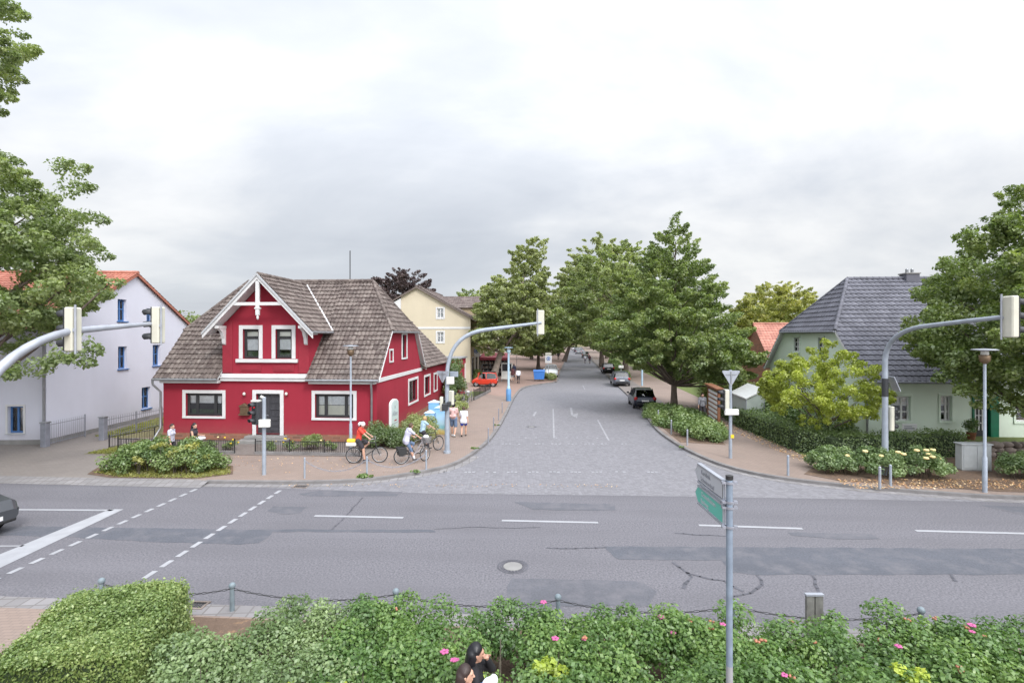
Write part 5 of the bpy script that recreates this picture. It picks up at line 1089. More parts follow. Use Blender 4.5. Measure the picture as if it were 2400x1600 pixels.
# ------------------------------------------------------------------ TRAFFIC LIGHTS
def head(par, loc, rz, h=1.08, n=3, lit=None, w=.34, d=.2, vis=.24, rail=True, hm='signal'):
    "signal head; its front looks along local -y"
    mb = MB(); mb.box(-w/2, -d*.5, -h/2, w/2, d*.5, h/2); o = mb.build('signal_head', M[hm], par, loc, rz, bevel=.03)
    MB().box(-w/2+.012, -d*.5-.02, -h/2+.012, w/2-.012, -d*.5-.001, h/2-.012).build('front_plate', M['signaldk'], o)
    r = min(w*.38, h/n*.36)
    for i in range(n):
        z = h/2-h*(i+.5)/n
        MB().ell((0, -d*.5-.022, z), (r*.92, .03, r*.92), 12, 6).build('lens', M['lensred'] if lit == i else M['lensoff'], o)
        v = MB(); k = 12; y0, y1 = -d*.5-.02, -d*.5-.02-vis; vs = []
        for j in range(k+1):
            t = math.pi*(-.12+1.24*j/k); c, s_ = math.cos(t), math.sin(t)
            vs += [(r*1.06*c, y0, z+r*1.06*s_), (r*1.02*c, y1+.09*max(0, -s_+.4), z+r*1.02*s_-.02)]
        v.add(vs, [(2*j, 2*j+1, 2*j+3, 2*j+2) for j in range(k)], 0, True); vo = v.build('visor', M['signaldk'], o)
        sl = vo.modifiers.new('thick', 'SOLIDIFY'); sl.thickness = .008
    if rail: MB().tube([(w*.35, d*.5+.05, -h/2-.06), (w*.35, d*.5+.05, h/2+.06)], .025, 6).box(w*.28, d*.5, -.06, w*.42, d*.5+.06, .02).build('mount', M['steel'], o)
    return o
def tri_back(par, loc, rz, s, label=None):
    h = s*.866; mb = MB(); P = []
    for cx, cz, a0 in ((-s/2+.05, h-.05, 150), (s/2-.05, h-.05, 30), (0, .06, 270)):
        for q in (40, 0, -40): a = R(a0+q); P.append((cx+.05*math.cos(a), 0, cz+.05*math.sin(a)))
    mb.extr(P, (0, .02, 0)); o = mb.build('give_way_sign', M['steel'], par, loc, rz)
    MB().box(-.02, -.03, .1, .02, -.002, h-.04).box(-s*.3, -.025, h*.72, s*.3, -.002, h*.72+.03).build('clamp', M['zinc'], o); return o
X, Y = G(619, 1112, .1); t = E('traffic_light', 'slim grey signal pole showing red before the dark house door', 'traffic light', (X, Y, .1))
MB().tube([(0, 0, 0), (0, 0, 3.02)], [.075, .07], 10).build('pole', M['polegrey'], t, bevel=0)
MB().tube([(0, 0, 2.98), (-.12, -.05, 3.06)], .05, 8).box(-.42, -.2, 2.86, -.1, .02, 2.92).build('bracket', M['whiteplas'], t)
head(t, (-.26, -.10, 2.42), R(-30), .9, 3, 0, .3, .16, .2, False, 'signaldk')
MB().obox((.08, -.13, 2.02), (.42, .14, .3), (0, 0, R(8))).build('push_button_box', M['whiteplas'], t, bevel=.02)
X, Y = G(1048, 1061, .1); t = E('traffic_light', 'tall mast with curved arm reaching over the side street', 'traffic light', (X, Y, .1))
pts = [(0, 0, 0), (0, 0, 2.0), (0, 0, 3.7)]+[tuple(p) for p in arc((0, 0, 3.7), (.1, 0, 5.45), (1.75, 0, 5.68), 9)][1:]+[(4.3, -.1, 6.0), (4.35, -.1, 6.0)]
MB().tube(pts, [.12, .105, .098]+[.09]*9+[.06, .06], 12).cyl((0, 0), .17, 0, .1, 12).build('mast', M['polegrey'], t)
head(t, (4.3, -.0, 6.02), R(180), 1.12, 3, None, .36, .22, .2, True)
tri_back(t, (-.2, -.13, 3.25), R(-25), .62); MB().obox((.32, -.02, 3.64), (.42, .03, .25), (0, 0, R(-20))).build('street_sign', M['polegrey'], t, bevel=.01)
MB().obox((.17, -.2, 3.36), (.36, .12, .34)).build('box', M['whiteplas'], t, bevel=.02)
head(t, (.2, -.05, 2.55), R(150), .66, 2, None, .24, .16, .16, False); head(t, (-.26, .02, 2.26), R(95), .66, 2, None, .24, .16, .16, False)
MB().box(-.2, -.36, 1.98, .06, -.1, 2.32).box(.02, -.3, 2.18, .2, -.08, 2.4).build('dark_signal', M['signaldk'], t, bevel=.03)
t = E('traffic_light', 'grey mast whose arm carries two signal heads before the white house', 'traffic light', (-10.8, 10.0, 0))
pts = [(0, 0, 0), (0, 0, 3.3)]+[tuple(p) for p in arc((0, 0, 3.3), (.02, .35, 5.2), (.03, 2.5, 5.62), 10)][1:]+[(.1, 4.0, 5.76), (.2, 5.55, 5.9)]
MB().tube(pts, [.13, .115]+[.108-.002*i for i in range(10)]+[.07, .05], 12).build('mast', M['steel'], t)
head(t, (.04, 2.55, 5.66), R(-90), 1.08, 3, None, .32, .2, .2, True); head(t, (.3, 5.2, 5.82), R(-90), 1.08, 3, None, .32, .22, .28, True)
t = E('traffic_light', 'grey mast with dark band whose arm points back over the main road', 'traffic light', (14.5, 19.9, .1))
pts = [(0, 0, 0), (0, 0, 2.2), (0, 0, 3.9), (0, 0, 4.5)]+[tuple(p) for p in arc((0, 0, 4.5), (-.02, -.15, 5.5), (-.15, -1.9, 5.72), 9)][1:]+[(-.5, -4.2, 5.86), (-.72, -5.9, 5.95)]
MB().tube(pts, [.115, .105, .10, .098]+[.095-.002*i for i in range(9)]+[.07, .06], 12).build('mast', M['polegrey'], t)
MB().cyl((0, 0), .112, 3.05, 3.75, 12).build('band', M['signaldk'], t)
head(t, (-.72, -5.75, 5.93), R(90), 1.15, 3, None, .32, .2, .26, True); head(t, (.2, -.02, 2.2), R(90), .95, 3, None, .26, .16, .16, False)
MB().obox((.3, -.05, 3.55), (.03, .4, .62), (0, R(-24), 0)).build('tilted_sign', M['steel'], t)
X, Y = G(1712, 1073, .1); t = E('give_way_post', 'grey post with the back of a give way triangle and small signal', 'sign', (X, Y, .1))
MB().tube([(0, 0, 0), (0, 0, 3.9)], [.075, .06], 10).build('pole', M['polegrey'], t); tri_back(t, (0, -.07, 3.2), 0, .78)
head(t, (-.2, -.02, 2.58), R(-90), .92, 3, None, .28, .2, .24, False); MB().obox((0, -.12, 2.05), (.62, .12, .26), (0, 0, R(4))).build('button_box', M['whiteplas'], t, bevel=.02); MB().box(-.02, -.09, .9, .12, -.06, 1.05).build('sticker', M['yellowfl'], t)
# ------------------------------------------------------------------ STREET LAMPS
def lamp(loc, label, h, mats, base=None, r=.05):
    e = E('street_lamp', label, 'street lamp', loc, 0, 'street lamps'); mb = MB().tube([(0, 0, 0), (0, 0, 1.2), (0, 0, 1.25), (0, 0, h-.5)], [r*1.5, r*1.5, r, r*.9], 12); mb.build('pole', M[mats[0]], e)
    if base: MB().lathe([(.2, 0), (.21, .1), (.21, .95), (.14, 1.02)], n=12).build('base', M[base], e)
    MB().lathe([(r, h-.52), (.15, h-.42), (.17, h-.22), (.12, h-.2)], n=14).build('collar', M[mats[1]], e); MB().lathe([(.12, h-.2), (.11, h-.06)], n=12).build('lens', M['whiteplas'], e)
    MB().lathe([(.12, h-.07), (.36, h-.05), (.385, h-.025), (.3, h), (.001, h+.015)], n=20).build('shade', M[mats[2]], e); return e
lamp((*G(822, 1052, .1), .1), 'grey street lamp before the blind window of the red house', 4.95, ('polegrey', 'brass', 'steel'))
lamp((*G(1192, 939, .1), .1), 'light blue street lamp with a thick blue foot on the promenade', 4.45, ('lampblue', 'lampblue', 'lampblue'), 'lampblue2', .09)
lamp((*G(2308, 1153, .1), .1), 'grey street lamp against the broad tree crown', 4.95, ('polegrey', 'brass', 'steel'))
# ------------------------------------------------------------------ BOLLARDS, CHAINS, FENCES
def bollard(loc, label, h, mat, r=.05, ball=True, grp='bollards', cat='bollard'):
    e = E('bollard', label, cat, loc, 0, grp); MB().tube([(0, 0, 0), (0, 0, h)], [r, r*.92], 10).build('post', M[mat], e)
    (MB().ell((0, 0, h+r*.8), r*1.45, 12, 8) if ball else MB().lathe([(r, h), (r*1.1, h+.02), (r*.5, h+.05), (.001, h+.055)], n=10)).build('cap', M[mat], e); return e
card('bollard_green', (.17, .21, .235, 1), .5, .15)
NB = [(-8.37, 'just beyond the top of the box hedge'), (-5.6, 'beside the rusty drain grate'), (-2.27, 'rising behind the rose hedge near its pale end'), (.88, 'behind the roses next to the round manhole'), (4.15, 'half hidden behind the signpost'), (7.45, 'beyond the grey wooden post')]
for x, t in NB: bollard((x, 10.07-.0707*x-.22, .0), 'dark ball topped bollard '+t, .47, 'bollard_green', .046, True, 'bollards along the rose hedge')
def chain(p0, p1, sag, label, grp, r=.011, mat='blackmetal'):
    p0, p1 = Vector(p0), Vector(p1); n = 26; mb = MB()
    for i in range(n):
        a, b = i/n, (i+1)/n; q = lambda t: p0+(p1-p0)*t-Vector((0, 0, sag*4*t*(1-t)))
        A, B = q(a), q(b); dd = (B-A).normalized(); s_ = Vector((dd.y, -dd.x, 0)) if i % 2 else dd.cross(Vector((dd.y, -dd.x, 0)))
        c = (A+B)/2; l = (B-A).length*.62; P = [c+dd*l*.9*math.cos(t)+s_.normalized()*r*2.2*math.sin(t) for t in [2*math.pi*j/8 for j in range(9)]]
        mb.tube(P, r*.75, 5, caps=False)
    tag(mb.build('chain', M[mat]), label, 'chain', grp)
nb = lambda x: (x, 10.07-.0707*x-.22, .45)
for i, t in enumerate(('sagging chain hidden by the box hedge', 'chain from the drain bollard to the pale rose bush', 'chain behind the left stretch of roses', 'chain between manhole bollard and signpost', 'chain from the signpost to the wooden post')): chain(nb(NB[i][0]), nb(NB[i+1][0]), .17, t, 'chains along the rose hedge', .008)
e = E('gate_post', 'thin dark post with an old hinge at the box hedge corner', 'post', (-6.42, 10.0, .0)); MB().tube([(0, 0, 0), (0, 0, .55)], .045, 8).build('post', M['fencegrey'], e); MB().box(-.09, -.04, .2, .0, .04, .48).build('hinge', M['steel'], e)
CB = [(714, 1120, 'between signal pole and cyclists'), (860, 1117, 'with a weed tuft under the red shirted cyclist'), (999, 1100, 'leaning under the steered front wheel')]
for x, y, t in CB: bollard((*G(x, y, .1), .1), 'slim grey chain bollard '+t, .74, 'polegrey', .035, False, 'bollards at the red house corner')
CP = [(*G(560, 1112, .1), .75)]+[(*G(x, y, .1), .76) for x, y, t in CB]
for i, t in enumerate(('thin chain hanging toward the street signal pole', 'thin chain sagging below the rear bicycle wheel', 'thin chain sagging between two bicycles')):
    if i: chain(CP[i], CP[i+1], .42, t, 'chains at the red house corner', .012, 'fencegrey')
for x, y, t in ((1144.5, 1038, 'nearest the crossing stones, with a lock ring'), (1157, 1009, 'second along the kerb from the crossing stones'), (1168.7, 985, 'third along the kerb from the crossing stones'), (1177, 967.6, 'fourth along the kerb, nearest the light blue lamp')): bollard((*G(x, y, .1), .1), 'thin dark bollard '+t, .72, 'fencegrey', .032, False, 'bollards along the promenade kerb')
for x, y, t, m in ((1847, 1114, 'pale grey bollard on the footpath before the hedge', 'polegrey'), (2087, 1140, 'pale grey bollard at the foot of the banded mast', 'polegrey'), (1573.5, 1017, 'pale bollard in the linden planting, middle one', 'steel'), (1611, 1043, 'pale bollard in the linden planting, nearest the road', 'steel'), (1543, 990, 'pale bollard in the linden planting by the hatchback', 'steel'), (2062, 1145, 'short grey bollard stub before the cream roses', 'steel')): bollard((*G(x, y, .1), .1), t, .74, m, .045, False, 'bollards on the hedge side')
def fence(name, label, p0, p1, h, mat, step=.13, rails=(.12, .9), posts=3, spike=True, z=.1, cat='fence', kb=None):
    p0, p1 = Vector((*p0, z)), Vector((*p1, z)); e = E(name, label, cat, p0); d = p1-p0; n = max(2, int(d.length/step)); mb = MB()
    for i in range(1, n): c = d*(i/n); mb.tube([c+Vector((0, 0, .06)), c+Vector((0, 0, h*(1.04 if spike else .95)))], [.011, .011 if not spike else .007], 5)
    mb.build('pickets', M[mat], e)
    for r_ in rails: MB().tube([Vector((0, 0, h*r_)), d+Vector((0, 0, h*r_))], .016, 5).build('rail', M[mat], e)
    for i in range(posts): c = d*(i/(posts-1)); MB().tube([c, c+Vector((0, 0, h*1.06))], .032, 6).build('post', M[mat], e)
    if kb: MB().obox((d.x/2, d.y/2, kb/2-.02), (d.length, .14, kb), (0, 0, math.atan2(d.y, d.x))).build('base_stone', M['kerb'], e)
    return e
fl = lambda x: (x, 23.3-.0708*(x+9.7))
fence('fence', 'black iron garden fence between the door path and the cyclists', fl(-11.75), fl(-6.9), .66, 'blackmetal', .085, posts=4, spike=False, kb=.14)
fence('fence', 'black iron garden fence on the drainpipe side of the door path', fl(-18.4), fl(-12.75), .66, 'blackmetal', .085, posts=4, spike=False, kb=.14)
fence('fence', 'low dark picket railing beside the sloping drainpipe', (-19.35, 24.6), (-18.5, 26.5), .62, 'blackmetal', .12, posts=2)
fence('railing', 'grey spiked railing on the lawn edge of the driveway', (-21.2, 26.8), (-20.8, 32.5), 1.12, 'fencegrey', .14, posts=4)
fence('railing', 'open grey gate leaf against the white house corner', (-22.72, 25.15), (-22.85, 27.4), 1.15, 'fencegrey', .13, posts=2)
for xy, t in (((-21.25, 26.6), 'grey square gate pillar at the lawn edge'), ((-22.75, 24.95), 'dark grey square gate pillar at the house corner')):
    e = E('gate_pillar', t, 'pillar', (*xy, .1)); MB().box(-.13, -.13, 0, .13, .13, 1.16).build('shaft', M['fencegrey'], e, bevel=.01); MB().box(-.16, -.16, 1.16, .16, .16, 1.22).build('cap', M['zinc'], e, bevel=.01)
fence('fence', 'dark iron fence behind the parked bicycles', (-3.2, 43.0), (-2.1, 49.5), .9, 'blackmetal', .12, posts=4, spike=False, kb=.25)
# stone wall before the green house
e = E('stone_wall', 'low wall of brown field stones before the green house', 'wall', (16.6, 23.2, .08)); g = random.Random(3); mb = MB()
for row in range(3):
    x = -.2+row*.15
    while x < 17:
        w = g.uniform(.3, .62); c = Vector((x+w/2, -.05*x+g.uniform(-.06, .06)+row*.05, .12+row*.21+g.uniform(-.02, .02))); rx, ry, rz_ = w*.56, g.uniform(.2, .28), g.uniform(.13, .17)
        b = len(mb.v); mb.ell(c, (rx, ry, rz_), 9, 6)
        for i in range(b, len(mb.v)): v = Vector(mb.v[i])-c; k = 1+g.uniform(-.09, .09); mb.v[i] = tuple(c+Vector((v.x*k, v.y*k, v.z*k)))
        x += w*.93
mb.build('stones', M['stone'], e); flat('planting_bed', [(16.4, 23.2), (34, 22.3), (34, 25.2), (17.6, 25.9)], .5, 'lawn', 'raised grass bed between stone wall and green house')
# ------------------------------------------------------------------ SIGNPOST with two arms
def text(par, s, size, loc, rot, mat, name='lettering', sx=1.0, bold=0.0):
    cu = bpy.data.curves.new('t', 'FONT'); cu.body = s; cu.size = size; cu.align_x = 'LEFT'; cu.align_y = 'CENTER'; cu.offset = bold; cu.extrude = .0015
    o = bpy.data.objects.new('t', cu); COL.objects.link(o); bpy.context.view_layer.update()
    me = bpy.data.meshes.new_from_object(o.evaluated_get(bpy.context.evaluated_depsgraph_get())); bpy.data.objects.remove(o); me.name = name
    me.materials.clear(); me.materials.append(M[mat]); q = bpy.data.objects.new(name, me); COL.objects.link(q); q.parent = par; q.location = loc; q.rotation_euler = rot; q.scale = (sx, 1, 1); return q
card('sign_white', (.42, .44, .49, 1), .45, .05, 3); card('sign_green', (.10, .43, .36, 1), .45, .05, 3); card('ink', (.03, .03, .035, 1), .5)
PX, PY = 2.76, 6.5; sp = E('signpost', 'grey post with white and green pointing direction signs', 'signpost', (PX, PY, .02))
MB().tube([(0, 0, 0), (0, 0, 3.7)], .04, 16).build('pole', card('post_blue_grey', (.185, .23, .295, 1), .5, .16), sp); MB().cyl((0, 0), .046, 3.66, 3.71, 14).build('cap', M['blackmetal'], sp)
for z, nm, bg, bd, ln_ in ((3.50, 'white_arm', 'sign_white', 'ink', ('Kurklinik', 'Schwimmbad')), (3.19, 'green_arm', 'sign_green', 'sign_white', ('Ostseeküsten-', 'Radweg'))):
    h = .128; Lg = 1.06
    ol = lambda k: [(0, .05, -h+k), (0, Lg-.13, -h+k), (0, Lg-k*1.1, 0), (0, Lg-.13, h-k), (0, .05, h-k)]
    arm = MB().extr([(.012, y, q) for _, y, q in ol(0)], (-.024, 0, 0)).build(nm, M['sign_white'], sp, (-.045, 0, z))
    for k, m, xx in ((.016, bd if nm == 'white_arm' else 'sign_white', -.0135), (.024, bg, -.015)): MB().extr([(xx, y if y > .06 else y+k*.9, q) for _, y, q in ol(k)], (-.0015, 0, 0)).build('face' if m == bg else 'border', M[m], arm)
    for q in (h, -h): MB().box(-.03, .04, q-.012, .03, Lg-.13, q+.012).build('edge_rail', M['steel'], arm)
    for i, s in enumerate(ln_): text(arm, s, .092, (-.0185, .80 if i == 0 else .82, .045-.1*i), (R(90), 0, R(-90)), 'fencegrey' if nm == 'white_arm' else 'sign_white', sx=1.0)
for z in (3.62, 3.375, 3.305, 3.06): MB().cyl((0, 0), .054, z-.014, z+.014, 14).box(-.098, -.022, z-.014, .098, .022, z+.014).build('clamp', M['fencegrey'], sp)
MB().cyl((0, 0), .0415, 1.05, 1.3, 14).build('sticker', M['paintold'], sp)
e = E('marker_post', 'weathered grey double wooden post standing in the roses', 'post', (5.4, 9.15, .05)); MB().box(-.15, -.03, 0, -.006, .03, .82).build('board', M['oldwood'], e, bevel=.008); MB().box(.006, -.03, 0, .15, .03, .82).build('board', M['oldwood'], e, bevel=.008); MB().box(-.16, -.04, .82, .16, .04, .85).build('cap', M['steel'], e)
# ------------------------------------------------------------------ SIGNS, BOARDS, CABINETS
e = E('house_sign', 'white arched board with lettering beside the red gable wall', 'sign', (-5.95, 25.2, .1), R(-7.5)); W_ = 1.06
P = [(0, .74), (W_, .74), (W_, 2.0)]+[(W_/2+W_/2*math.cos(t), 2.0+.24*math.sin(t)) for t in [math.pi*i/8 for i in range(1, 8)]]+[(0, 2.0)]
MB().extr([(0, y, z) for y, z in P], (-.12, 0, 0)).build('frame', M['white'], e, bevel=.015); Q = [(W_/2+(y-W_/2)*.86, 1.45+(z-1.45)*.9) for y, z in P]
fc = MB().extr([(.004, y, z) for y, z in Q], (.01, 0, 0)).build('face', card('pale_board', (.46, .54, .53, 1), .5, .08), e)
text(fc, 'Allee', .36, (.018, .12, 1.52), (R(90), R(0), R(90)), 'fencegrey'); text(fc, 'A', .26, (.018, .42, 1.83), (R(90), 0, R(90)), 'fencegrey')
MB().box(.014, .42, 1.14, .018, .74, 1.2).build('red_stroke', M['red'], fc); MB().box(.014, .16, 1.02, .018, .84, 1.05).build('line', M['fencegrey'], fc)
MB().tube([(-.06, W_*.45, 0), (-.06, W_*.45, .8)], .06, 8).build('post', M['steel'], e)
def mural():
    t = NT('painted_mural'); x, y, z = t.sep(); n = t.noise(4, 4); f = t.math('ADD', t.math('MULTIPLY', z, .62), t.math('MULTIPLY', n, .22))
    return t.fin(t.ramp(f, [(.05, (.45, .33, .10, 1)), (.24, (.55, .44, .17, 1)), (.32, (.20, .45, .50, 1)), (.5, (.38, .55, .66, 1)), (.72, (.36, .56, .78, 1)), (.95, (.22, .46, .74, 1))]), .5, 0, .4)
M['mural'] = mural()
for x, y, w, d, h, t in ((-3.9, 28.3, .62, .42, 1.45, 'broad utility cabinet painted as beach and sky'), (-4.5, 28.1, .5, .4, 1.2, 'smallest sky blue painted utility cabinet'), (-4.45, 29.2, .55, .42, 1.62, 'tallest sky blue painted utility cabinet')):
    e = E('utility_cabinet', t, 'cabinet', (x, y, .1), RZ, 'painted utility cabinets'); MB().box(-w/2, -d/2, 0, w/2, d/2, h).build('body', M['mural'], e, bevel=.015)
    MB().add([(-w/2-.05, -d/2-.05, h), (w/2+.05, -d/2-.05, h), (w/2+.05, d/2+.05, h), (-w/2-.05, d/2+.05, h), (0, -d/6, h+.14), (0, d/6, h+.14)], [(0, 1, 4), (1, 2, 5, 4), (2, 3, 5), (3, 0, 4, 5), (3, 2, 1, 0)]).build('cap', card('pale_blue_cap', (.5, .64, .74, 1)), e); MB().box(-w/2+.05, -d/2-.012, .1, w/2-.05, -d/2, h-.1).build('door', M['mural'], e)
X, Y = G(2281, 1101, .1); e = E('utility_cabinet', 'plain light grey utility cabinet by the street lamp', 'cabinet', (X, Y, .1), RZ); card('cabinet_grey', (.40, .42, .43, 1), .55, .06)
MB().box(-.56, -.18, .05, .56, .18, 1.04).build('body', M['cabinet_grey'], e, bevel=.015); MB().box(-.6, -.22, 1.04, .6, .22, 1.09).build('cap', M['cabinet_grey'], e, bevel=.01); MB().box(-.5, -.2, .12, -.01, -.18, 1.0).build('door', M['cabinet_grey'], e); MB().box(.01, -.2, .12, .5, -.18, 1.0).build('door', M['cabinet_grey'], e); MB().box(-.56, -.18, 0, .56, .18, .05).build('plinth', M['concrete'], e)
e = E('garden_sign', 'small white sign on a stake before the green house', 'sign', (19.1, 24.6, .3), RZ); MB().box(-.34, -.02, .62, .34, .02, .98).build('panel', M['white'], e, bevel=.01); MB().tube([(0, .03, 0), (0, .03, .9)], .025, 6).build('stake', M['fencegrey'], e); MB().box(-.26, -.024, .84, .1, -.02, .88).box(-.26, -.024, .74, .22, -.02, .79).build('writing', M['fencegrey'], e)
e = E('info_board', 'brown wooden guide board with white slats beside the path', 'sign', (11.55, 28.6, .1), R(-10)); Lw = 2.7
for y in (0, Lw): MB().box(-.07, y-.07, 0, .07, y+.07, 2.3).build('post', M['wood'], e, bevel=.01)
MB().box(-.1, -.15, 2.3, .1, Lw+.15, 2.4).build('beam', M['wood'], e, bevel=.01); MB().extr([(-.22, y, z) for y, z in ((-.3, 2.42), (Lw+.3, 2.42), (Lw+.3, 2.5), (-.3, 2.5))], (.44, 0, 0)).build('roof', M['wood'], e, bevel=.01)
for i in range(7): o = MB().obox((-.03, Lw/2, 2.12-.26*i), (.03, Lw-.2, .15), (0, R(0), 0)).build('slat', M['white'], e); MB().obox((-.03, Lw/2, 2.0-.26*i), (.05, Lw-.16, .06)).build('rail', M['wood'], e)
# glass shelter
e = E('glass_shelter', 'small glass shelter with pale tilted roof behind the hedge', 'shelter', (14.6, 31.4, .1)); Rf = [(-.85, -1.3, 1.66), (.9, -.2, 2.12), (.55, 1.5, 2.3), (-1.1, .3, 1.86)]
MB().extr(Rf, (0, 0, .07)).build('roof', card('milky_panel', (.50, .51, .51, 1), .35, .05), e); M['milky'] = M['milky_panel']
ba = [(p[0]*.88, p[1]*.88) for p in Rf]
for (x, y), p in zip(ba, Rf): MB().tube([(x, y, 0), (x, y, p[2])], .03, 6).build('post', M['steel'], e)
for i in range(4):
    (x0, y0), (x1, y1) = ba[i], ba[(i+1) % 4]; z0, z1 = Rf[i][2]-.05, Rf[(i+1) % 4][2]-.05
    MB().add([(x0, y0, .1), (x1, y1, .1), (x1, y1, z1), (x0, y0, z0)], [(0, 1, 2, 3)]).build('glass_panel', M['frost'], e)
# blue container, parking sign, parasols, planter post
X, Y = G(1264, 893, .1); e = E('waste_container', 'blue wheeled waste container at the street narrowing', 'bin', (X, Y+.5, .1), R(-3)); card('bin_blue', (.05, .19, .56, 1), .45, .08)
MB().add([(-.58, -.42, .2), (.58, -.42, .2), (.58, .42, .2), (-.58, .42, .2), (-.68, -.5, 1.12), (.68, -.5, 1.12), (.68, .5, 1.12), (-.68, .5, 1.12)], [(3, 2, 1, 0), (0, 1, 5, 4), (1, 2, 6, 5), (2, 3, 7, 6), (3, 0, 4, 7), (4, 5, 6, 7)]).build('body', M['bin_blue'], e, bevel=.02)
MB().extr([(-.7, y, z) for y, z in ((-.54, 1.12), (.52, 1.12), (.52, 1.24), (.1, 1.34), (-.3, 1.3), (-.54, 1.2))], (1.4, 0, 0)).build('lid', M['bin_blue'], e, bevel=.02)
for x in (-.5, .5):
    for y in (-.34, .34): MB().tube([(x-.03, y, .1), (x+.03, y, .1)], .1, 10).build('wheel', M['blackmetal'], e)
e = E('parking_sign', 'white board with round blue emblem on a pole by the blue container', 'sign', (4.55, 64.0, .1), R(-2)); MB().tube([(0, 0, 0), (0, 0, 3.3)], .035, 8).build('pole', M['steel'], e); MB().box(-.42, -.06, 2.0, .42, -.02, 2.95).build('panel', M['white'], e, bevel=.01); MB().torus((0, -.07, 2.56), (0, 1, 0), .2, .045, 18, 5).ell((0, -.07, 2.56), (.09, .02, .1), 8, 5).build('emblem', M['sign_blue'], e)
MB().box(-.4, -.05, 3.0, .36, -.01, 3.3).build('top_panel', M['signal'], e, bevel=.01)
for x, y, h, t, r_ in ((-1.7, 80, 3.3, 'tilted cream parasol above the shop terrace', R(14)), (.8, 86, 2.7, 'low cream parasol at the far end of the terrace', R(3))):
    e = E('parasol', t, 'parasol', (x, y, .1), 0, 'cream parasols'); MB().tube([(0, 0, 0), (0, 0, h)], .035, 6).build('pole', M['steel'], e); n = 8; vs = [(0, 0, h+.1)]+[(1.3*math.cos(2*math.pi*i/n), 1.3*math.sin(2*math.pi*i/n), h-.35) for i in range(n)]+[(1.3*math.cos(2*math.pi*i/n), 1.3*math.sin(2*math.pi*i/n), h-.5) for i in range(n)]
    o = MB().add(vs, [(0, 1+i, 1+(i+1) % n) for i in range(n)]+[(1+i, 9+i, 9+(i+1) % n, 1+(i+1) % n) for i in range(n)]).build('canopy', card('cream_canvas', (.62, .6, .5, 1)), e)
e = E('marker_column', 'light blue column post beside the parked grey car', 'post', (14.1, 55.5, .1)); MB().cyl((0, 0), .1, 0, 1.75, 12).build('shaft', M['lampblue'], e); MB().cyl((0, 0), .12, 1.75, 1.83, 12).build('cap', M['whiteplas'], e)
e = E('parking_meter', 'small white topped meter behind the parked grey car', 'meter', (13.2, 62, .1)); MB().tube([(0, 0, 0), (0, 0, 1.5)], .04, 8).build('pole', M['steel'], e); MB().box(-.3, -.12, 1.5, .3, .12, 1.85).build('head', M['whiteplas'], e, bevel=.04)
MB_ = MB(); 
e = E('flower_pot', 'dark potted bush beside the green house door', 'plant', (22.2, 24.75, .5)); MB().lathe([(.14, 0), (.2, .32), (.22, .34)], n=12).build('pot', M['wood'], e)
rng_ = np.random.default_rng(4); P_, N_, rd_ = clump_points(np.array([(0, 0, .55), (.1, 0, .8), (-.1, .05, .7)]), np.full((3, 3), .25), 900, rng_); leafmesh('foliage', P_, N_, .07, M['lf_hedge'], e, rd_, .6, rng_)
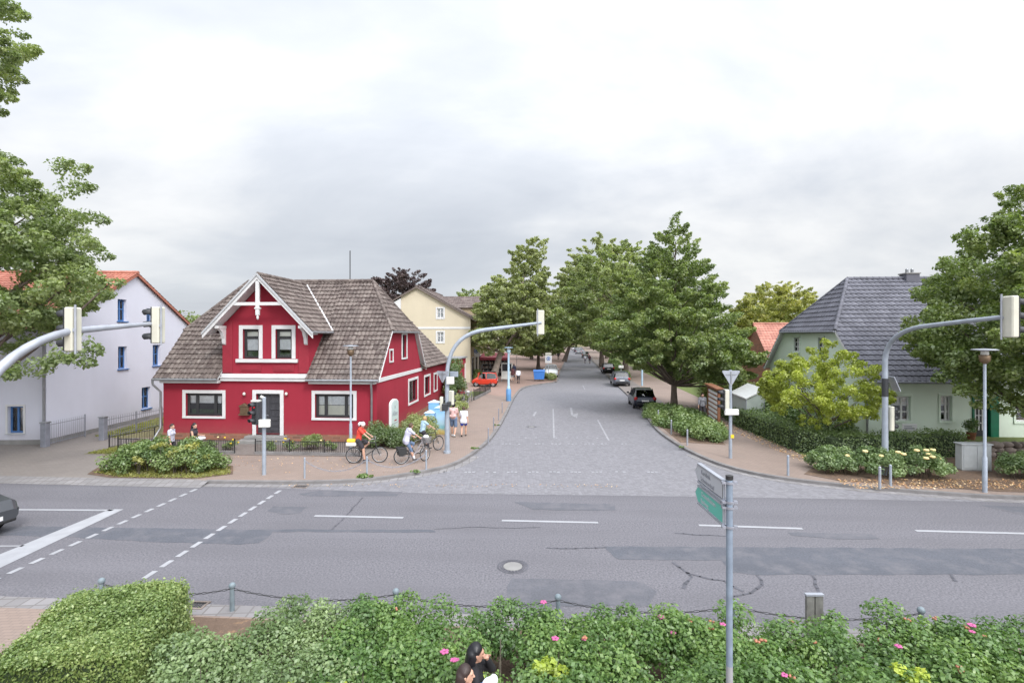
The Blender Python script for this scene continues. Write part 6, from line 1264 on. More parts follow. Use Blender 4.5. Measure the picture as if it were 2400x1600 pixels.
# ------------------------------------------------------------------ CARS
def paint(name, c, met=.35): M[name] = pm(name, c, .06, .28, .8, met, spec=.4, coat=.2); return M[name]
M['tyre'] = pm('tyre', (.02, .02, .021, 1), .2, .8, 10); M['rim'] = pm('alloy', (.42, .43, .45, 1), .1, .35, 4, .7); M['tail'] = pm('tail_lamp', (.38, .015, .015, 1), .2, .2, 6); M['headl'] = pm('head_lamp', (.6, .62, .64, 1), .1, .12, 6); M['plate'] = pm('plate_white', (.7, .7, .7, 1), .04, .4)
CARS = {}
def car(label, loc, rz, col, L=4.1, W_=1.74, Hh=1.47, kind='hatch', met=.35, roof=None):
    e = E('parked_car', label, 'car', loc, rz); pt = paint('paint_'+label[:18].replace(' ', '_'), col, met); hw = W_/2
    bel = Hh*(.62 if kind != 'smart' else .57)
    if kind == 'estate': st = [(0, .74, .62, .6), (.08, .93, .9, .88), (.18, .97, .97, .96), (.62, 1, 1.0, 1.37), (1.1, 1, 1, 1.45), (2.0, 1, 1, 1.47), (2.55, 1, 1, 1.45), (3.35, 1, .97, .98), (3.9, .98, .93, .9), (4.3, .93, .82, .80), (4.5, .78, .6, .6)]
    elif kind == 'smart': st = [(0, .84, .7, .74), (.04, .95, .95, 1.0), (.2, 1, .97, 1.46), (.8, 1, .95, 1.54), (1.55, 1, .95, 1.5), (2.05, 1, .96, 1.03), (2.3, .98, .94, .88), (2.6, .92, .84, .72), (2.7, .78, .6, .55)]
    else: st = [(0, .76, .66, .60), (.06, .92, .90, .86), (.16, .97, .98, .95), (.62, 1, 1, 1.37), (1.0, 1, 1, 1.45), (1.6, 1, 1, 1.47), (2.15, 1, 1, 1.42), (2.95, 1, .97, .99), (3.45, .98, .93, .92), (3.85, .93, .82, .80), (4.05, .78, .6, .58)]
    k = L/st[-1][0]; kz = Hh/max(s[3] for s in st); rows = []
    for x, wf_, bf, rf_ in st:
        x *= k; w = hw*wf_; zr_ = rf_*kz; belt = min(bel*bf if bf < 1 else bel, zr_); gh_ = zr_-belt; wr = w*(.76 if gh_ > .15 else .90)
        zb = .24 if .1 < x < L-.1 else .36
        half = [(0, zb), (w*.86, zb), (w*.985, zb+.10), (w, zb+.30), (w*.985, belt-.05), (w*.93, belt), (wr+.02, max(zr_-.075, belt)) if gh_ > .15 else (w*.92, belt), (wr*.9, zr_), (wr*.45, zr_+.02), (0, zr_+.025)]
        rows.append((x, half, gh_))
    body, gls, top = MB(), MB(), MB(); n = 10
    for (x0, h0, a0), (x1, h1, a1) in zip(rows[:-1], rows[1:]):
        for j in range(n-1):
            for sg in (1, -1):
                v = [(x0, sg*h0[j][0], h0[j][1]), (x1, sg*h1[j][0], h1[j][1]), (x1, sg*h1[j+1][0], h1[j+1][1]), (x0, sg*h0[j+1][0], h0[j+1][1])]
                f = (0, 1, 2, 3) if sg < 0 else (3, 2, 1, 0)
                side = j == 5 and a0 > .2 and a1 > .2; scr = (j >= 6) and ((a0 > .2) != (a1 > .2)) ; tri = j == 5 and ((a0 > .2) != (a1 > .2))
                rear = j in (6, 7, 8) and x1 < .5*k and x0 > .05 and (a1 > .2 and a0 < .45)
                (gls if (side or (scr and not x0 < .05*k) or tri or rear) else top if (j >= 6 and a0 > .2 and a1 > .2) else body).add(v, [f], 0, True, .5)
    for idx, sg in ((0, -1), (-1, 1)):
        x, hh, _ = rows[idx]; P = [(x, y, z) for y, z in hh]+[(x, -y, z) for y, z in hh[::-1][1:-1]]; body.add(P, [list(range(len(P)))[::sg]], 0)
    bo = body.build('body', pt, e)
    top.build('roof', pt, e); gls.build('window', M['cglass'], e)
    ins = MB(); ins.box(.6*k, -hw*.72, .4, 2.9*k if kind != 'smart' else 1.9, hw*.72, bel-.04); 
    for sx in (1.0, 1.9): 
        if kind == 'smart' and sx > 1.5: continue
        for sy in (-.35, .35): ins.box(sx*k, sy-.2, bel-.04, sx*k+.16, sy+.2, bel+.32)
    ins.build('seats', M['room'], e)
    for xa in ([1.15, 2.0] if kind == 'smart' else [1.0, 1.75, 2.35]):
        xa *= k
        for sg in (1, -1): MB().obox((xa, sg*hw*.885, bel+(Hh-bel)*.46), (.07, .05, Hh-bel-.04), (R(sg*15), 0, 0)).build('pillar', pt, e)
    R_ = .31 if kind != 'smart' else .28
    for x in ((.72*k, L-.82*k) if kind != 'smart' else (.42, L-.48)):
        for sg in (1, -1):
            w = MB().torus((0, 0, 0), (0, 1, 0), R_-.07, .085, 22, 8).build('wheel', M['tyre'], e, (x, sg*(hw-.085), R_))
            rm = MB().tube([(0, sg*.045, 0), (0, sg*.06, 0)], R_*.66, 18)
            for q in range(5): t = 2*math.pi*q/5; rm.obox((math.cos(t)*R_*.33, sg*.07, math.sin(t)*R_*.33), (R_*.6, .02, .045), (0, -t, 0))
            rm.build('rim', M['rim'], w); MB().torus((0, 0, 0), (0, 1, 0), R_+.02, .03, 22, 5).build('wheel_arch', M['tyre'], w)
    for sg in (1, -1):
        MB().ell((.08, sg*hw*.82, .80*kz), (.10, .15, .13), 10, 6).build('tail_light', M['tail'], e); MB().ell((L-.26*k, sg*hw*.70, .66*kz), (.18, .15, .075), 10, 6).build('headlight', M['headl'], e)
        mr = MB().ell(((2.75 if kind != 'smart' else 1.75)*k, sg*(hw+.1), bel+.07), (.07, .11, .075), 10, 6).build('wing_mirror', pt, e)
    MB().box(-.02, -.26, .60, .01, .26, .71).build('number_plate', M['plate'], e); MB().box(L-.01, -.26, .42, L+.02, .26, .53).build('number_plate', M['plate'], e)
    MB().box(-.03, -hw*.74, .34, .12, hw*.74, .50).build('bumper', M['tyre'], e, bevel=.03); MB().box(L-.14, -hw*.72, .3, L+.012, hw*.72, .40).build('bumper', M['tyre'], e, bevel=.03)
    if roof: MB().box(.22, -hw*.70, Hh-.03, 1.6, hw*.70, Hh+.035).build('roof_panel', roof, e)
    return e
SD = R(84.5)
car('black hatchback parked next to the linden planting', (9.95, 38.2, .0), SD, (.018, .022, .035, 1), 3.95, 1.68, 1.5)
car('silver grey estate car parked between two dark cars', (11.75, 54.6, .1), SD, (.16, .17, .20, 1), 4.6, 1.8, 1.5, 'estate', .6)
car('black low car parked beyond the grey estate', (13.9, 73.5, .1), SD, (.02, .02, .022, 1), 4.4, 1.76, 1.4)
car('bright red tiny two seater parked before the shops', (-1.55, 54.9, .1), R(177), (.52, .04, .018, 1), 2.7, 1.56, 1.54, 'smart', .1, M['blackmetal'])
car('white car facing out behind the blue container', (5.35, 70.6, .05), R(-93), (.62, .63, .65, 1), 4.0, 1.72, 1.6, 'hatch', .1)
car('dark grey car waiting behind the stop line', (-18.35, 14.15, .0), R(-4), (.07, .075, .085, 1), 4.3, 1.8, 1.62)
for x, y, c, t, kd in ((18.2, 127, (.2, .19, .18, 1), 'beige grey car in the far parked row, nearest one', 'hatch'), (19.9, 153, (.22, .24, .27, 1), 'silver car with dark roof in the far parked row', 'estate'), (22.9, 188, (.5, .52, .55, 1), 'white car at the end of the far parked row', 'hatch'), (21.4, 170, (.09, .1, .13, 1), 'dark blue car second from the end of the far row', 'hatch')): car(t, (x, y, .02), R(83), c, 4.4, 1.8, 1.6, kd)
# ------------------------------------------------------------------ BICYCLES (x forward, rear axle over the origin)
M['bikedk'] = pm('bike_frame', (.05, .05, .055, 1), .2, .4, 5, .3); M['bikesil'] = pm('bike_silver', (.36, .34, .36, 1), .15, .4, 5, .5)
card('pannier', (.03, .03, .032, 1), .8); card('basket_grey', (.3, .29, .3, 1), .7); card('yellow_bag', (.75, .5, .03, 1), .6); card('saddle', (.03, .028, .026, 1), .6)
def bicycle(label, loc, rz, frame='bikedk', steer=0.0, extras=(), lean=0.0, step=False):
    e = E('bicycle', label, 'bicycle', loc, rz); e.rotation_euler[0] = lean; r = .335; F = (1.08, 0, r); BB = (.44, 0, .28); ST = (.27, 0, .86); HT = (.90, 0, .86); HB = (.955, 0, .62)
    mb = MB()
    tl = [(HT, ST)] if not step else [(HT, (.62, 0, .45)), ((.62, 0, .45), BB)]
    for a, b in tl+[(HB, BB), (BB, ST), (HT, HB)]: mb.tube([a, b], .018, 7)
    for s in (-.05, .05): mb.tube([(BB[0], s, BB[2]), (0, s, r)], .011, 6); mb.tube([(ST[0]+.01, s*.4, ST[2]-.06), (0, s, r)], .009, 6)
    mb.build('frame', M[frame], e)
    def wheel(c, par):
        w = MB().torus(c, (0, 1, 0), r-.015, .019, 36, 7).build('wheel', M['tyre'], par); rm = MB().torus(c, (0, 1, 0), r-.04, .011, 36, 5)
        for i in range(18): t = 2*math.pi*i/18; rm.tube([c, (c[0]+math.cos(t)*(r-.04), 0, c[2]+math.sin(t)*(r-.04))], .0022, 4, caps=False)
        rm.tube([(c[0], -.05, c[2]), (c[0], .05, c[2])], .022, 8); rm.build('rim', M['rim'], w)
    wheel((0, 0, r), e)
    pv = bpy.data.objects.new('fork', MB().build('tmp', M[frame]).data); bpy.data.objects.remove(bpy.data.objects['tmp'])
    fk = MB()
    def rot(p): x, y = p[0]-.93, p[1]; return (.93+x*math.cos(steer)-y*math.sin(steer), x*math.sin(steer)+y*math.cos(steer), p[2])
    for s in (-.05, .05): fk.tube([rot((.955, s, .62)), rot((1.0, s, .5)), rot((1.08, s, r))], .011, 6)
    fk.tube([rot((.955, 0, .6)), (.88, 0, .95), (.87, 0, 1.02)], .014, 7); bpy.data.objects.remove(pv); fo = fk.build('fork', M[frame], e)
    hb_ = MB(); hb_.tube([rot((.74, .29, 1.05)), rot((.86, .26, 1.07)), rot((.90, .12, 1.03)), rot((.89, 0, 1.02)), rot((.90, -.12, 1.03)), rot((.86, -.26, 1.07)), rot((.74, -.29, 1.05))], .012, 7); hb_.build('handlebar', M['bikesil'], e)
    c = (1.08, 0, r); w = MB(); vs0 = Vector(rot(c)); ax = Vector((-math.sin(steer), math.cos(steer), 0))
    w.torus(vs0, ax, r-.015, .019, 36, 7); wo = w.build('wheel', M['tyre'], e); rm = MB().torus(vs0, ax, r-.04, .011, 36, 5); dx = Vector((math.cos(steer), math.sin(steer), 0))
    for i in range(18): t = 2*math.pi*i/18; rm.tube([vs0, vs0+dx*math.cos(t)*(r-.04)+Vector((0, 0, math.sin(t)*(r-.04)))], .0022, 4, caps=False)
    rm.tube([vs0-ax*.05, vs0+ax*.05], .022, 8); rm.build('rim', M['rim'], wo)
    MB().ell((.24, 0, .94), (.14, .075, .04), 10, 6).ell((.36, 0, .945), (.08, .03, .028), 8, 5).tube([(.265, 0, .84), (.25, 0, .93)], .013, 6).build('saddle', M['saddle'], e)
    ck = MB().tube([(BB[0], -.05, BB[2]), (BB[0], -.062, BB[2])], .09, 16); pa = R(-70)
    for s, t in ((-1, pa), (1, pa+math.pi)): q = (BB[0]+.17*math.cos(t), s*.08, BB[2]+.17*math.sin(t)); ck.tube([(BB[0], s*.07, BB[2]), q], .011, 6); ck.obox((q[0], s*.13, q[2]), (.09, .09, .02))
    ck.build('crankset', M['bikesil'], e)
    mg = MB(); mg.torus((0, 0, r), (0, 1, 0), r+.03, .018, 18, 4, 0, R(0), R(170)); mg.build('mudguard', M[frame], e)
    cr_ = MB()
    for s in (-.06, .06): cr_.tube([(-.26, s, .74), (.2, s, .74)], .007, 5); cr_.tube([(-.16, s, .74), (0, s, r)], .006, 5)
    cr_.build('carrier', M['blackmetal'], e)
    if 'pannier' in extras: MB().extr([(x, -.16, z) for x, z in ((-.22, .72), (.18, .72), (.2, .40), (-.14, .36))], (0, .08, 0)).build('pannier', M['pannier'], e, bevel=.02); MB().extr([(x, .08, z) for x, z in ((-.22, .72), (.18, .72), (.2, .40), (-.14, .36))], (0, .08, 0)).build('pannier', M['pannier'], e, bevel=.02)
    if 'box' in extras: MB().box(-.3, -.15, .75, .12, .15, .90).build('carrier_basket', M['whiteplas'], e, bevel=.02); MB().obox((-.1, 0, .96), (.36, .26, .14), (0, .06, 0)).build('yellow_bag', M['yellow_bag'], e, bevel=.04)
    if 'basket' in extras:
        b = MB()
        for i in range(9): z = .78+.03*i; w_ = .13+.006*i; b.tube([rot((1.0, -w_, z)), rot((1.3, -w_, z)), rot((1.3, w_, z)), rot((1.0, w_, z)), rot((1.0, -w_, z))], .008, 4)
        bo = b.build('front_basket', M['basket_grey'], e); MB().ell(rot((1.14, 0, 1.02)), (.14, .13, .10), 10, 6).build('white_bag', M['whiteplas'], bo)
    return e
# ------------------------------------------------------------------ PEOPLE (x forward, y left, built 1.75 m tall)
def capsule(mb, p0, r0, p1, r1, n=10):
    p0, p1 = Vector(p0), Vector(p1); d = p1-p0
    if d.length < 1e-5: d = Vector((0, 0, 1e-4))
    u = d.normalized(); pts, rad = [], []
    for k in range(5): a = math.pi/2*k/4; pts.append(p0-u*r0*math.cos(a)); rad.append(max(r0*math.sin(a), .0008))
    for k in range(5): a = math.pi/2*k/4; pts.append(p1+u*r1*math.sin(a)); rad.append(max(r1*math.cos(a), .0008))
    mb.tube(pts, rad, n)
def ik(a, b, l1, l2, bend):
    a, b, bend = Vector(a), Vector(b), Vector(bend); d = b-a; L = min(d.length, (l1+l2)*.999); u = d.normalized(); x = (l1*l1-l2*l2+L*L)/(2*L); h = math.sqrt(max(l1*l1-x*x, 0)); q = (bend-u*bend.dot(u)).normalized(); return a+u*x+q*h, a+u*L
SK = {}
def skin(c): 
    k = 'skin_%d' % int(c[0]*100)
    if k not in SK: SK[k] = pm(k, c, .1, .55, 14, spec=.3)
    return SK[k]
def rm(mb, name, mat, par, vox, sm=2):
    o = mb.build(name, mat, par); m = o.modifiers.new('remesh', 'REMESH'); m.mode = 'VOXEL'; m.voxel_size = vox; m.use_smooth_shade = True
    s = o.modifiers.new('smooth', 'SMOOTH'); s.iterations = sm; s.factor = .5; return o
def person(label, loc, rz, H, cl, pelvis=(0, .93), lean=.03, feet=((.05, .1, .08), (-.05, -.1, .08)), hands=((.12, .26, .82), (.05, -.26, .82)), yaw=0.0, pitch=0.0, vox=.011, toe=(0, 0), sk=(.50, .30, .22, 1), grp=None, feetpitch=(0, 0), elbow=(-1, 0, -.4), female=False, grip=.6):
    s = H/1.75; e = E('person', label, 'person', loc, rz, grp); e.scale = (s, s, s); SKN = skin(sk)
    pc = Vector((pelvis[0], 0, pelvis[1])); up = Vector((math.sin(lean), 0, math.cos(lean))); fw = Vector((math.cos(lean), 0, -math.sin(lean)))
    chest = pc+up*.36; nb_ = pc+up*.53; sh = [pc+up*.475+Vector((0, q*(.175 if not female else .16), 0)) for q in (1, -1)]; hip = [pc+Vector((0, q*.095, -.02)) for q in (1, -1)]
    neck = nb_+up*.03; hc_ = nb_+up*.13+fw*.035; cy, sy = math.cos(yaw), math.sin(yaw); hf = Vector((cy*math.cos(pitch), sy*math.cos(pitch), -math.sin(pitch))); hl = Vector((-sy, cy, 0)); hu = hf.cross(hl)
    A = MB()
    def torso(mb, g):
        capsule(mb, hip[0], .10+g, hip[1], .10+g); 
        for q in (1, -1): o = Vector((0, q*.05, 0)); capsule(mb, pc+o, .105+g, pc+up*.2+o*.8, .095+g); capsule(mb, pc+up*.2+o*.8, .095+g, chest+o*1.2, .108+g)
        capsule(mb, chest+Vector((0, .07, 0))+fw*.02, .10+g, chest-Vector((0, .07, 0))+fw*.02, .10+g); capsule(mb, sh[0]-Vector((0, .02, 0)), .06+g, sh[1]+Vector((0, .02, 0)), .06+g); capsule(mb, pc+up*.42, .09+g, nb_-up*.01, .058+g)
        if female:
            for q in (1, -1): capsule(mb, chest+fw*.085+Vector((0, q*.065, -.01)), .05+g, chest+fw*.06+Vector((0, q*.065, .03)), .045+g)
    torso(A, 0)
    capsule(A, nb_-up*.02, .056, hc_-hu*.03, .05)
    capsule(A, hc_-hu*.01-hf*.012, .088, hc_+hu*.035-hf*.008, .086); capsule(A, hc_-hu*.055+hf*.03, .058, hc_-hu*.08+hf*.052, .034); capsule(A, hc_+hf*.05+hu*.02, .055, hc_+hf*.055-hu*.03, .045)
    capsule(A, hc_+hf*.095+hu*.012, .010, hc_+hf*.112-hu*.02, .015); capsule(A, hc_+hf*.088-hu*.056+hl*.014, .011, hc_+hf*.088-hu*.056-hl*.014, .011)
    for q in (1, -1): capsule(A, hc_+hl*q*.086+hu*.01, .018, hc_+hl*q*.084-hu*.02, .013); capsule(A, hc_+hf*.08+hl*q*.035+hu*.034, .014, hc_+hf*.082+hl*q*.02+hu*.036, .012)
    kn, an, el, wr = [], [], [], []
    for i in (0, 1):
        k, a = ik(hip[i], feet[i], .43, .43, (1, .15*(1 if i == 0 else -1), 0)); kn.append(k); an.append(a)
        capsule(A, hip[i], .088, k, .058); capsule(A, k, .056, k*.55+a*.45+Vector((-.015, 0, 0)), .056); capsule(A, k*.55+a*.45+Vector((-.015, 0, 0)), .054, a, .036)
        k, w = ik(sh[i], hands[i], .29, .25, (elbow[0], elbow[1]*(1 if i == 0 else -1)+.25*(1 if i == 0 else -1), elbow[2])); el.append(k); wr.append(w); capsule(A, sh[i], .052, k, .039); capsule(A, k, .039, w, .026)
        d = (w-k).normalized(); sd_ = Vector((0, 1 if i == 0 else -1, 0)); sd_ = (sd_-d*sd_.dot(d)).normalized(); pn = d.cross(sd_)*(1 if i else -1)
        across = pn                                          # fingers spread across this axis
        pl = d; curl = -sd_
        capsule(A, w, .026, w+d*.05, .03)
        for f in range(4):
            o = across*(.027-.018*f); ln = (.036, .041, .038, .03)[f]; b0 = w+d*.078+o; b1 = b0+(d*(1-grip*.55)+curl*grip*.75).normalized()*ln; b2 = b1+(d*(1-grip*1.3)+curl*grip*1.1).normalized()*ln*.8
            capsule(A, w+d*.04+o*.8, .013, b0, .0105, 7); capsule(A, b0, .0105, b1, .0095, 7); capsule(A, b1, .0095, b2, .0085, 7)
        t0 = w+d*.025+across*.028; t1 = t0+(d*.6+across*.8).normalized()*.032; t2 = t1+(d*.8+curl*.6).normalized()*.028; capsule(A, t0, .013, t1, .0115, 7); capsule(A, t1, .0115, t2, .0095, 7)
        fd = Vector((math.cos(toe[i]), math.sin(toe[i]), 0)); fd.z = -math.sin(feetpitch[i]); h_ = an[i]+fd*-.05+Vector((0, 0, -.045)); tt = an[i]+fd*.15+Vector((0, 0, -.052)); capsule(A, an[i], .036, h_, .034); capsule(A, h_, .034, tt, .026)
        if cl.get('shoes'):
            B = MB(); capsule(B, h_, .043, tt, .036); capsule(B, an[i]+Vector((0, 0, -.02)), .043, h_, .043); rm(B, 'shoe', cl['shoes'], e, max(vox, .012))
        if cl.get('sock'): B = MB(); capsule(B, an[i]*.72+kn[i]*.28, .054, an[i], .042); rm(B, 'sock', cl['sock'], e, max(vox, .012))
    bd = rm(A, 'body', SKN, e, vox if vox > .011 else .0085)
    if cl.get('shirt'):
        B = MB(); torso(B, .016 if not cl.get('loose') else .03); f = cl.get('sleeve', .5)
        if cl.get('loose'): capsule(B, hip[0]+Vector((0, 0, -.06)), .12, hip[1]+Vector((0, 0, -.06)), .12)
        for i in (0, 1):
            if f > 0: q = sh[i]*(1-min(f, 1))+el[i]*min(f, 1); capsule(B, sh[i], .068, q, .06)
            if f > 1: q = el[i]*(2-f)+wr[i]*(f-1); capsule(B, el[i], .056, q, .042)
        rm(B, 'shirt', cl['shirt'], e, max(vox, .012))
    if cl.get('bottom'):
        B = MB(); f = cl.get('leg', 2.0); capsule(B, hip[0], .118, hip[1], .118); capsule(B, pc+up*.08+Vector((0, .05, 0)), .112, pc+up*.08-Vector((0, .05, 0)), .112)
        for i in (0, 1):
            g = min(f, 1); q = hip[i]*(1-g)+kn[i]*g; capsule(B, hip[i], .102, q, .102-.03*g+(.018 if f < 1 else 0))
            if f > 1: q = kn[i]*(2-f)+an[i]*(f-1); capsule(B, kn[i], .072, q, .056)
        rm(B, 'shorts' if f < 1 else 'trousers', cl['bottom'], e, max(vox, .012))
    if cl.get('hair'):
        B = MB(); capsule(B, hc_-hf*.03+hu*.012, .100, hc_-hf*.012+hu*.05, .092); capsule(B, hc_-hf*.05-hu*.04, .07, hc_-hf*.03+hu*.03, .09)
        for q in (1, -1): capsule(B, hc_+hl*q*.05-hf*.01+hu*.05, .052, hc_+hl*q*.066-hf*.03-hu*.0, .036)
        if cl.get('long', 0): 
            for q in (-1, 0, 1): capsule(B, hc_-hf*.055+hl*q*.045, .07, neck-hf*.07+hl*q*.06-hu*cl['long'], .05)
            for q in (1, -1): capsule(B, hc_+hl*q*.075-hf*.02, .036, neck-hf*.02+hl*q*.08-hu*cl['long']*.7, .03)
        if cl.get('tail'): capsule(B, hc_-hf*.1+hu*.03, .035, hc_-hf*.15-hu*.14, .02)
        rm(B, 'hair', cl['hair'], e, max(vox, .012))
    if cl.get('helmet'):
        B = MB(); capsule(B, hc_-hf*.055+hu*.045, .103, hc_+hf*.035+hu*.05, .098); capsule(B, hc_-hf*.07+hu*.03, .10, hc_+hf*.055+hu*.03, .094); o = rm(B, 'helmet', cl['helmet'], e, .012)
        C = MB()
        for q in (-.045, 0, .045): C.ell(hc_+hu*.142+hl*q-hf*.01, (.075, .011, .012), 8, 5)
        C.build('vent', M['room'], o)
    if cl.get('pack'):
        b = pc+up*.27-fw*.165; B = MB(); capsule(B, b+up*.14+Vector((0, .07, 0)), .085, b+up*.14-Vector((0, .07, 0)), .085); capsule(B, b-up*.13+Vector((0, .08, 0)), .09, b-up*.13-Vector((0, .08, 0)), .09); capsule(B, b+up*.14, .1, b-up*.13, .1); rm(B, 'backpack', cl['pack'], e, .014)
        C = MB()
        for q in (1, -1): C.tube([pc+up*.44-fw*.1+Vector((0, q*.09, 0)), pc+up*.53+Vector((0, q*.1, 0)), pc+up*.42+fw*.13+Vector((0, q*.1, 0)), pc+up*.2+fw*.1+Vector((0, q*.13, 0))], .018, 6)
        C.build('strap', cl['pack'], e)
    for q in (1, -1): MB().ell(hc_+hf*.083+hl*q*.033+hu*.018, .0105, 8, 6).build('eye', M['blackmetal'], bd)
    return e
c_ = card
RS, GS, LB, WT, PK = c_('red_shirt', (.62, .06, .04, 1), .85, .1), c_('lilac_grey_shirt', (.46, .46, .56, 1), .85, .1), c_('pale_blue_shirt', (.34, .48, .58, 1), .85, .1), c_('white_shirt', (.66, .67, .72, 1), .85, .08), c_('pink_shirt', (.58, .38, .37, 1), .85, .12)
DK, JN, BL, GY = c_('dark_cloth', (.035, .032, .04, 1), .85), c_('jeans', (.12, .17, .27, 1), .85), c_('blue_shorts', (.03, .05, .28, 1), .85), c_('grey_cloth', (.22, .22, .25, 1), .85)
SHD, SHW, HB, HK, HBL, HLM, HDB = c_('dark_shoe', (.04, .035, .035, 1)), c_('white_shoe', (.55, .55, .56, 1)), c_('brown_hair', (.07, .04, .025, 1), .6), c_('black_hair', (.008, .008, .011, 1), .4), c_('blond_hair', (.42, .29, .13, 1), .6), c_('white_helmet', (.68, .69, .7, 1), .4), c_('dark_brown_hair', (.035, .022, .02, 1), .5)
BPK = c_('blue_shirt_light', (.2, .33, .42, 1)); DKR = c_('maroon_cloth', (.10, .035, .04, 1))
RIDE = dict(pelvis=(.2, 1.0), hands=((.73, .28, 1.08), (.73, -.28, 1.08)), elbow=(-.4, .5, -1), toe=(0, 0), grip=.9)
# three cyclists
bx, by, br = -6.72, 21.75, R(6)
bicycle('dark bicycle with yellow bag on its carrier', (bx, by, .1), br, 'bikedk', R(4), ('box',))
person('cyclist in red shirt and white helmet riding before the red house', (bx, by, .1), br, 1.72, dict(shirt=RS, sleeve=.75, bottom=DK, leg=.75, shoes=SHD, hair=HB, helmet=HLM), lean=.16, feet=((.30, .13, .52), (.48, -.13, .19)), vox=.009, female=True, yaw=-.1, **RIDE)
bx, by, br = -4.66, 21.6, R(28)
bicycle('silver step through bicycle with front basket and black panniers', (bx, by, .1), br, 'bikesil', R(32), ('basket', 'pannier'), step=True)
person('cyclist in lilac grey shirt and jeans on the silver bicycle', (bx, by, .1), br, 1.68, dict(shirt=GS, sleeve=.8, loose=True, bottom=JN, leg=1.25, sock=WT, shoes=SHD, hair=HB), lean=.30, feet=((.36, .13, .44), (.54, -.13, .21)), vox=.009, female=True, yaw=.25, pitch=.15, pelvis=(.2, 1.02), hands=((.62, .34, 1.1), (.80, -.2, 1.1)), elbow=(-.4, .5, -1), grip=.9)
bx, by, br = -4.3, 23.55, R(40)
bicycle('black bicycle ridden by the blond child', (bx, by, .1), br, 'bikedk', R(10))
person('blond cyclist in pale blue shirt with a dark strap', (bx, by, .1), br, 1.58, dict(shirt=LB, sleeve=.5, bottom=DK, leg=1.9, shoes=SHD, hair=HBL), lean=.2, feet=((.33, .14, .5), (.52, -.14, .24)), vox=.009, pelvis=(.22, 1.09), hands=((.80, .3, 1.18), (.80, -.3, 1.18)), elbow=(-.4, .5, -1), grip=.9)
WK = dict(feet=((.20, .09, .085), (-.2, -.09, .13)), hands=((-.10, .27, .84), (.16, -.27, .86)), feetpitch=(-.1, .5))
WK2 = dict(feet=((-.18, .09, .12), (.2, -.09, .085)), hands=((.16, .27, .86), (-.1, -.27, .84)), feetpitch=(.5, -.1))
N = R(86)
person('dark haired walker in pink shirt with a bag on his back', (-3.15, 27.5, .1), N, 1.84, dict(shirt=PK, sleeve=.6, bottom=JN, leg=.85, shoes=SHW, hair=HK, pack=PK), vox=.01, **WK)
person('boy in white shirt and blue shorts walking away', (-2.6, 27.55, .1), N, 1.62, dict(shirt=WT, sleeve=.7, loose=True, bottom=BL, leg=.5, shoes=SHD, hair=HB), vox=.01, **WK2)
person('walker in lilac top behind the crossing shrub', (-14.65, 22.0, .1), R(0), 1.66, dict(shirt=GS, sleeve=.6, bottom=DK, leg=2, shoes=SHD, hair=HDB, tail=1), vox=.01, female=True, yaw=-.3, **WK)
person('dark haired walker in black vest behind the crossing shrub', (-13.75, 22.1, .1), R(0), 1.68, dict(shirt=DK, sleeve=0, bottom=DK, leg=.6, shoes=SHD, hair=HK, long=.12), vox=.01, female=True, yaw=-.3, feet=WK2['feet'], hands=((.30, .22, 1.12), (.34, -.16, 1.1)), feetpitch=WK2['feetpitch'])
e = E('white_bag', 'white bundle held by the walker in the black vest', 'bag', (-13.35, 21.9, 1.12)); rm(MB().ell((0, 0, 0), (.2, .12, .09), 10, 7).ell((.12, 0, .02), (.13, .09, .07), 8, 6), 'cloth', WT, e, .015)
person('walker in white shirt and black trousers on the promenade', (.72, 58.0, .1), N, 1.72, dict(shirt=WT, sleeve=1.6, bottom=DK, leg=1.95, shoes=SHD, hair=HDB), vox=.016, **WK)
person('walker in maroon clothes near the kiosk', (.05, 60.5, .1), N, 1.78, dict(shirt=DKR, sleeve=1.8, loose=True, bottom=GY, leg=.8, shoes=SHD, hair=HDB), vox=.016, **WK2)
person('walker in dark blue jacket past the kiosk', (.25, 66.5, .1), N, 1.8, dict(shirt=c_('navy_cloth', (.03, .04, .09, 1)), sleeve=1.9, loose=True, bottom=DK, leg=1.95, shoes=SHD, hair=HDB), vox=.016, **WK)
person('walker in grey shirt and dark trousers behind the guide board', (12.15, 32.7, .1), R(-95), 1.78, dict(shirt=GY, sleeve=1.5, bottom=DK, leg=1.95, shoes=SHD, hair=HDB), vox=.011, **WK)
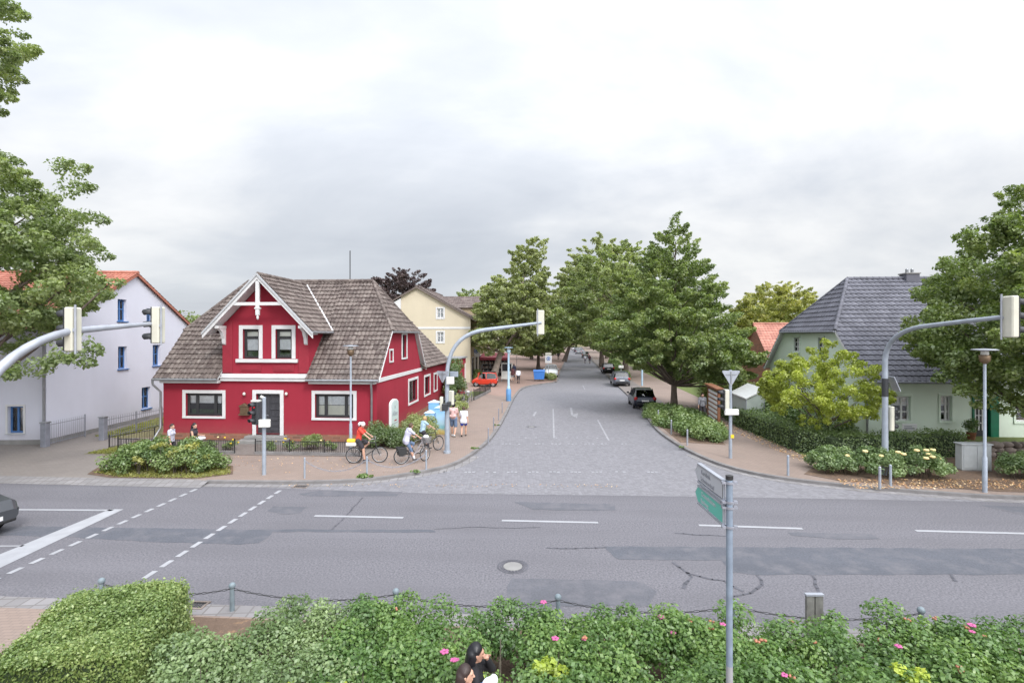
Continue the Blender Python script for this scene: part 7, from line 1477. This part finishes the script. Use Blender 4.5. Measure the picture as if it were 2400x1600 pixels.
person('far walker in pale top at the parked row', (14.3, 100, .1), N, 1.7, dict(shirt=WT, sleeve=.6, bottom=GY, leg=1.9, shoes=SHD, hair=HB), vox=.018, **WK)
person('far walker in dark red at the parked row', (15.1, 99.5, .1), N, 1.78, dict(shirt=DKR, sleeve=1.5, bottom=DK, leg=1.9, shoes=SHD, hair=HDB), vox=.018, **WK2)
person('far dark dressed walker on the shop side', (10.6, 117, .1), N, 1.8, dict(shirt=DK, sleeve=1.5, bottom=DK, leg=1.9, shoes=SHD, hair=HDB), vox=.018, **WK)
# two passers-by in the foreground
person('woman with long black hair in black clothes passing the roses', (-.50, 6.38, .02), R(12), 1.68, dict(shirt=c_('black_top', (.012, .012, .015, 1), .8), sleeve=1.9, bottom=DK, leg=1.95, shoes=SHD, hair=HK, long=.16), vox=.008, female=True, pitch=.12, yaw=-.12, feet=((.22, .09, .085), (-.2, -.09, .12)), hands=((.20, .0, 1.50), (.22, -.24, 1.02)), feetpitch=(-.1, .5), elbow=(.2, .4, -1), sk=(.42, .24, .175, 1), grip=.7)
person('brown haired child walking next to the woman in black', (-.60, 6.08, .02), R(15), 1.60, dict(shirt=c_('taupe_top', (.2, .15, .13, 1)), sleeve=.6, bottom=JN, leg=1.9, shoes=SHW, hair=HDB, long=.14), vox=.008, yaw=-.3, **WK)
e = E('carried_bag', 'white and blue bag carried by the woman in black', 'bag', (-.30, 6.16, 1.28), R(20)); rm(MB().ell((.02, 0, 0), (.10, .05, .12), 10, 7).ell((.08, 0, .06), (.06, .045, .08), 8, 6), 'white_side', WT, e, .01); MB().ell((-.07, -.02, -.02), (.05, .05, .10), 10, 7).build('blue_side', c_('bag_blue', (.1, .22, .5, 1)), e)
# parked bicycles
bicycle('white bicycle parked at the dark iron fence', (-3.75, 38.9, .12), R(70), 'bikesil', R(20), ('basket',), step=True)
bicycle('black bicycle parked next to the white one', (-4.2, 39.6, .12), R(66), 'bikedk', R(-12), ())
bicycle('grey bicycle parked farthest along the fence', (-3.6, 41.2, .12), R(72), 'bikesil', R(15), ())
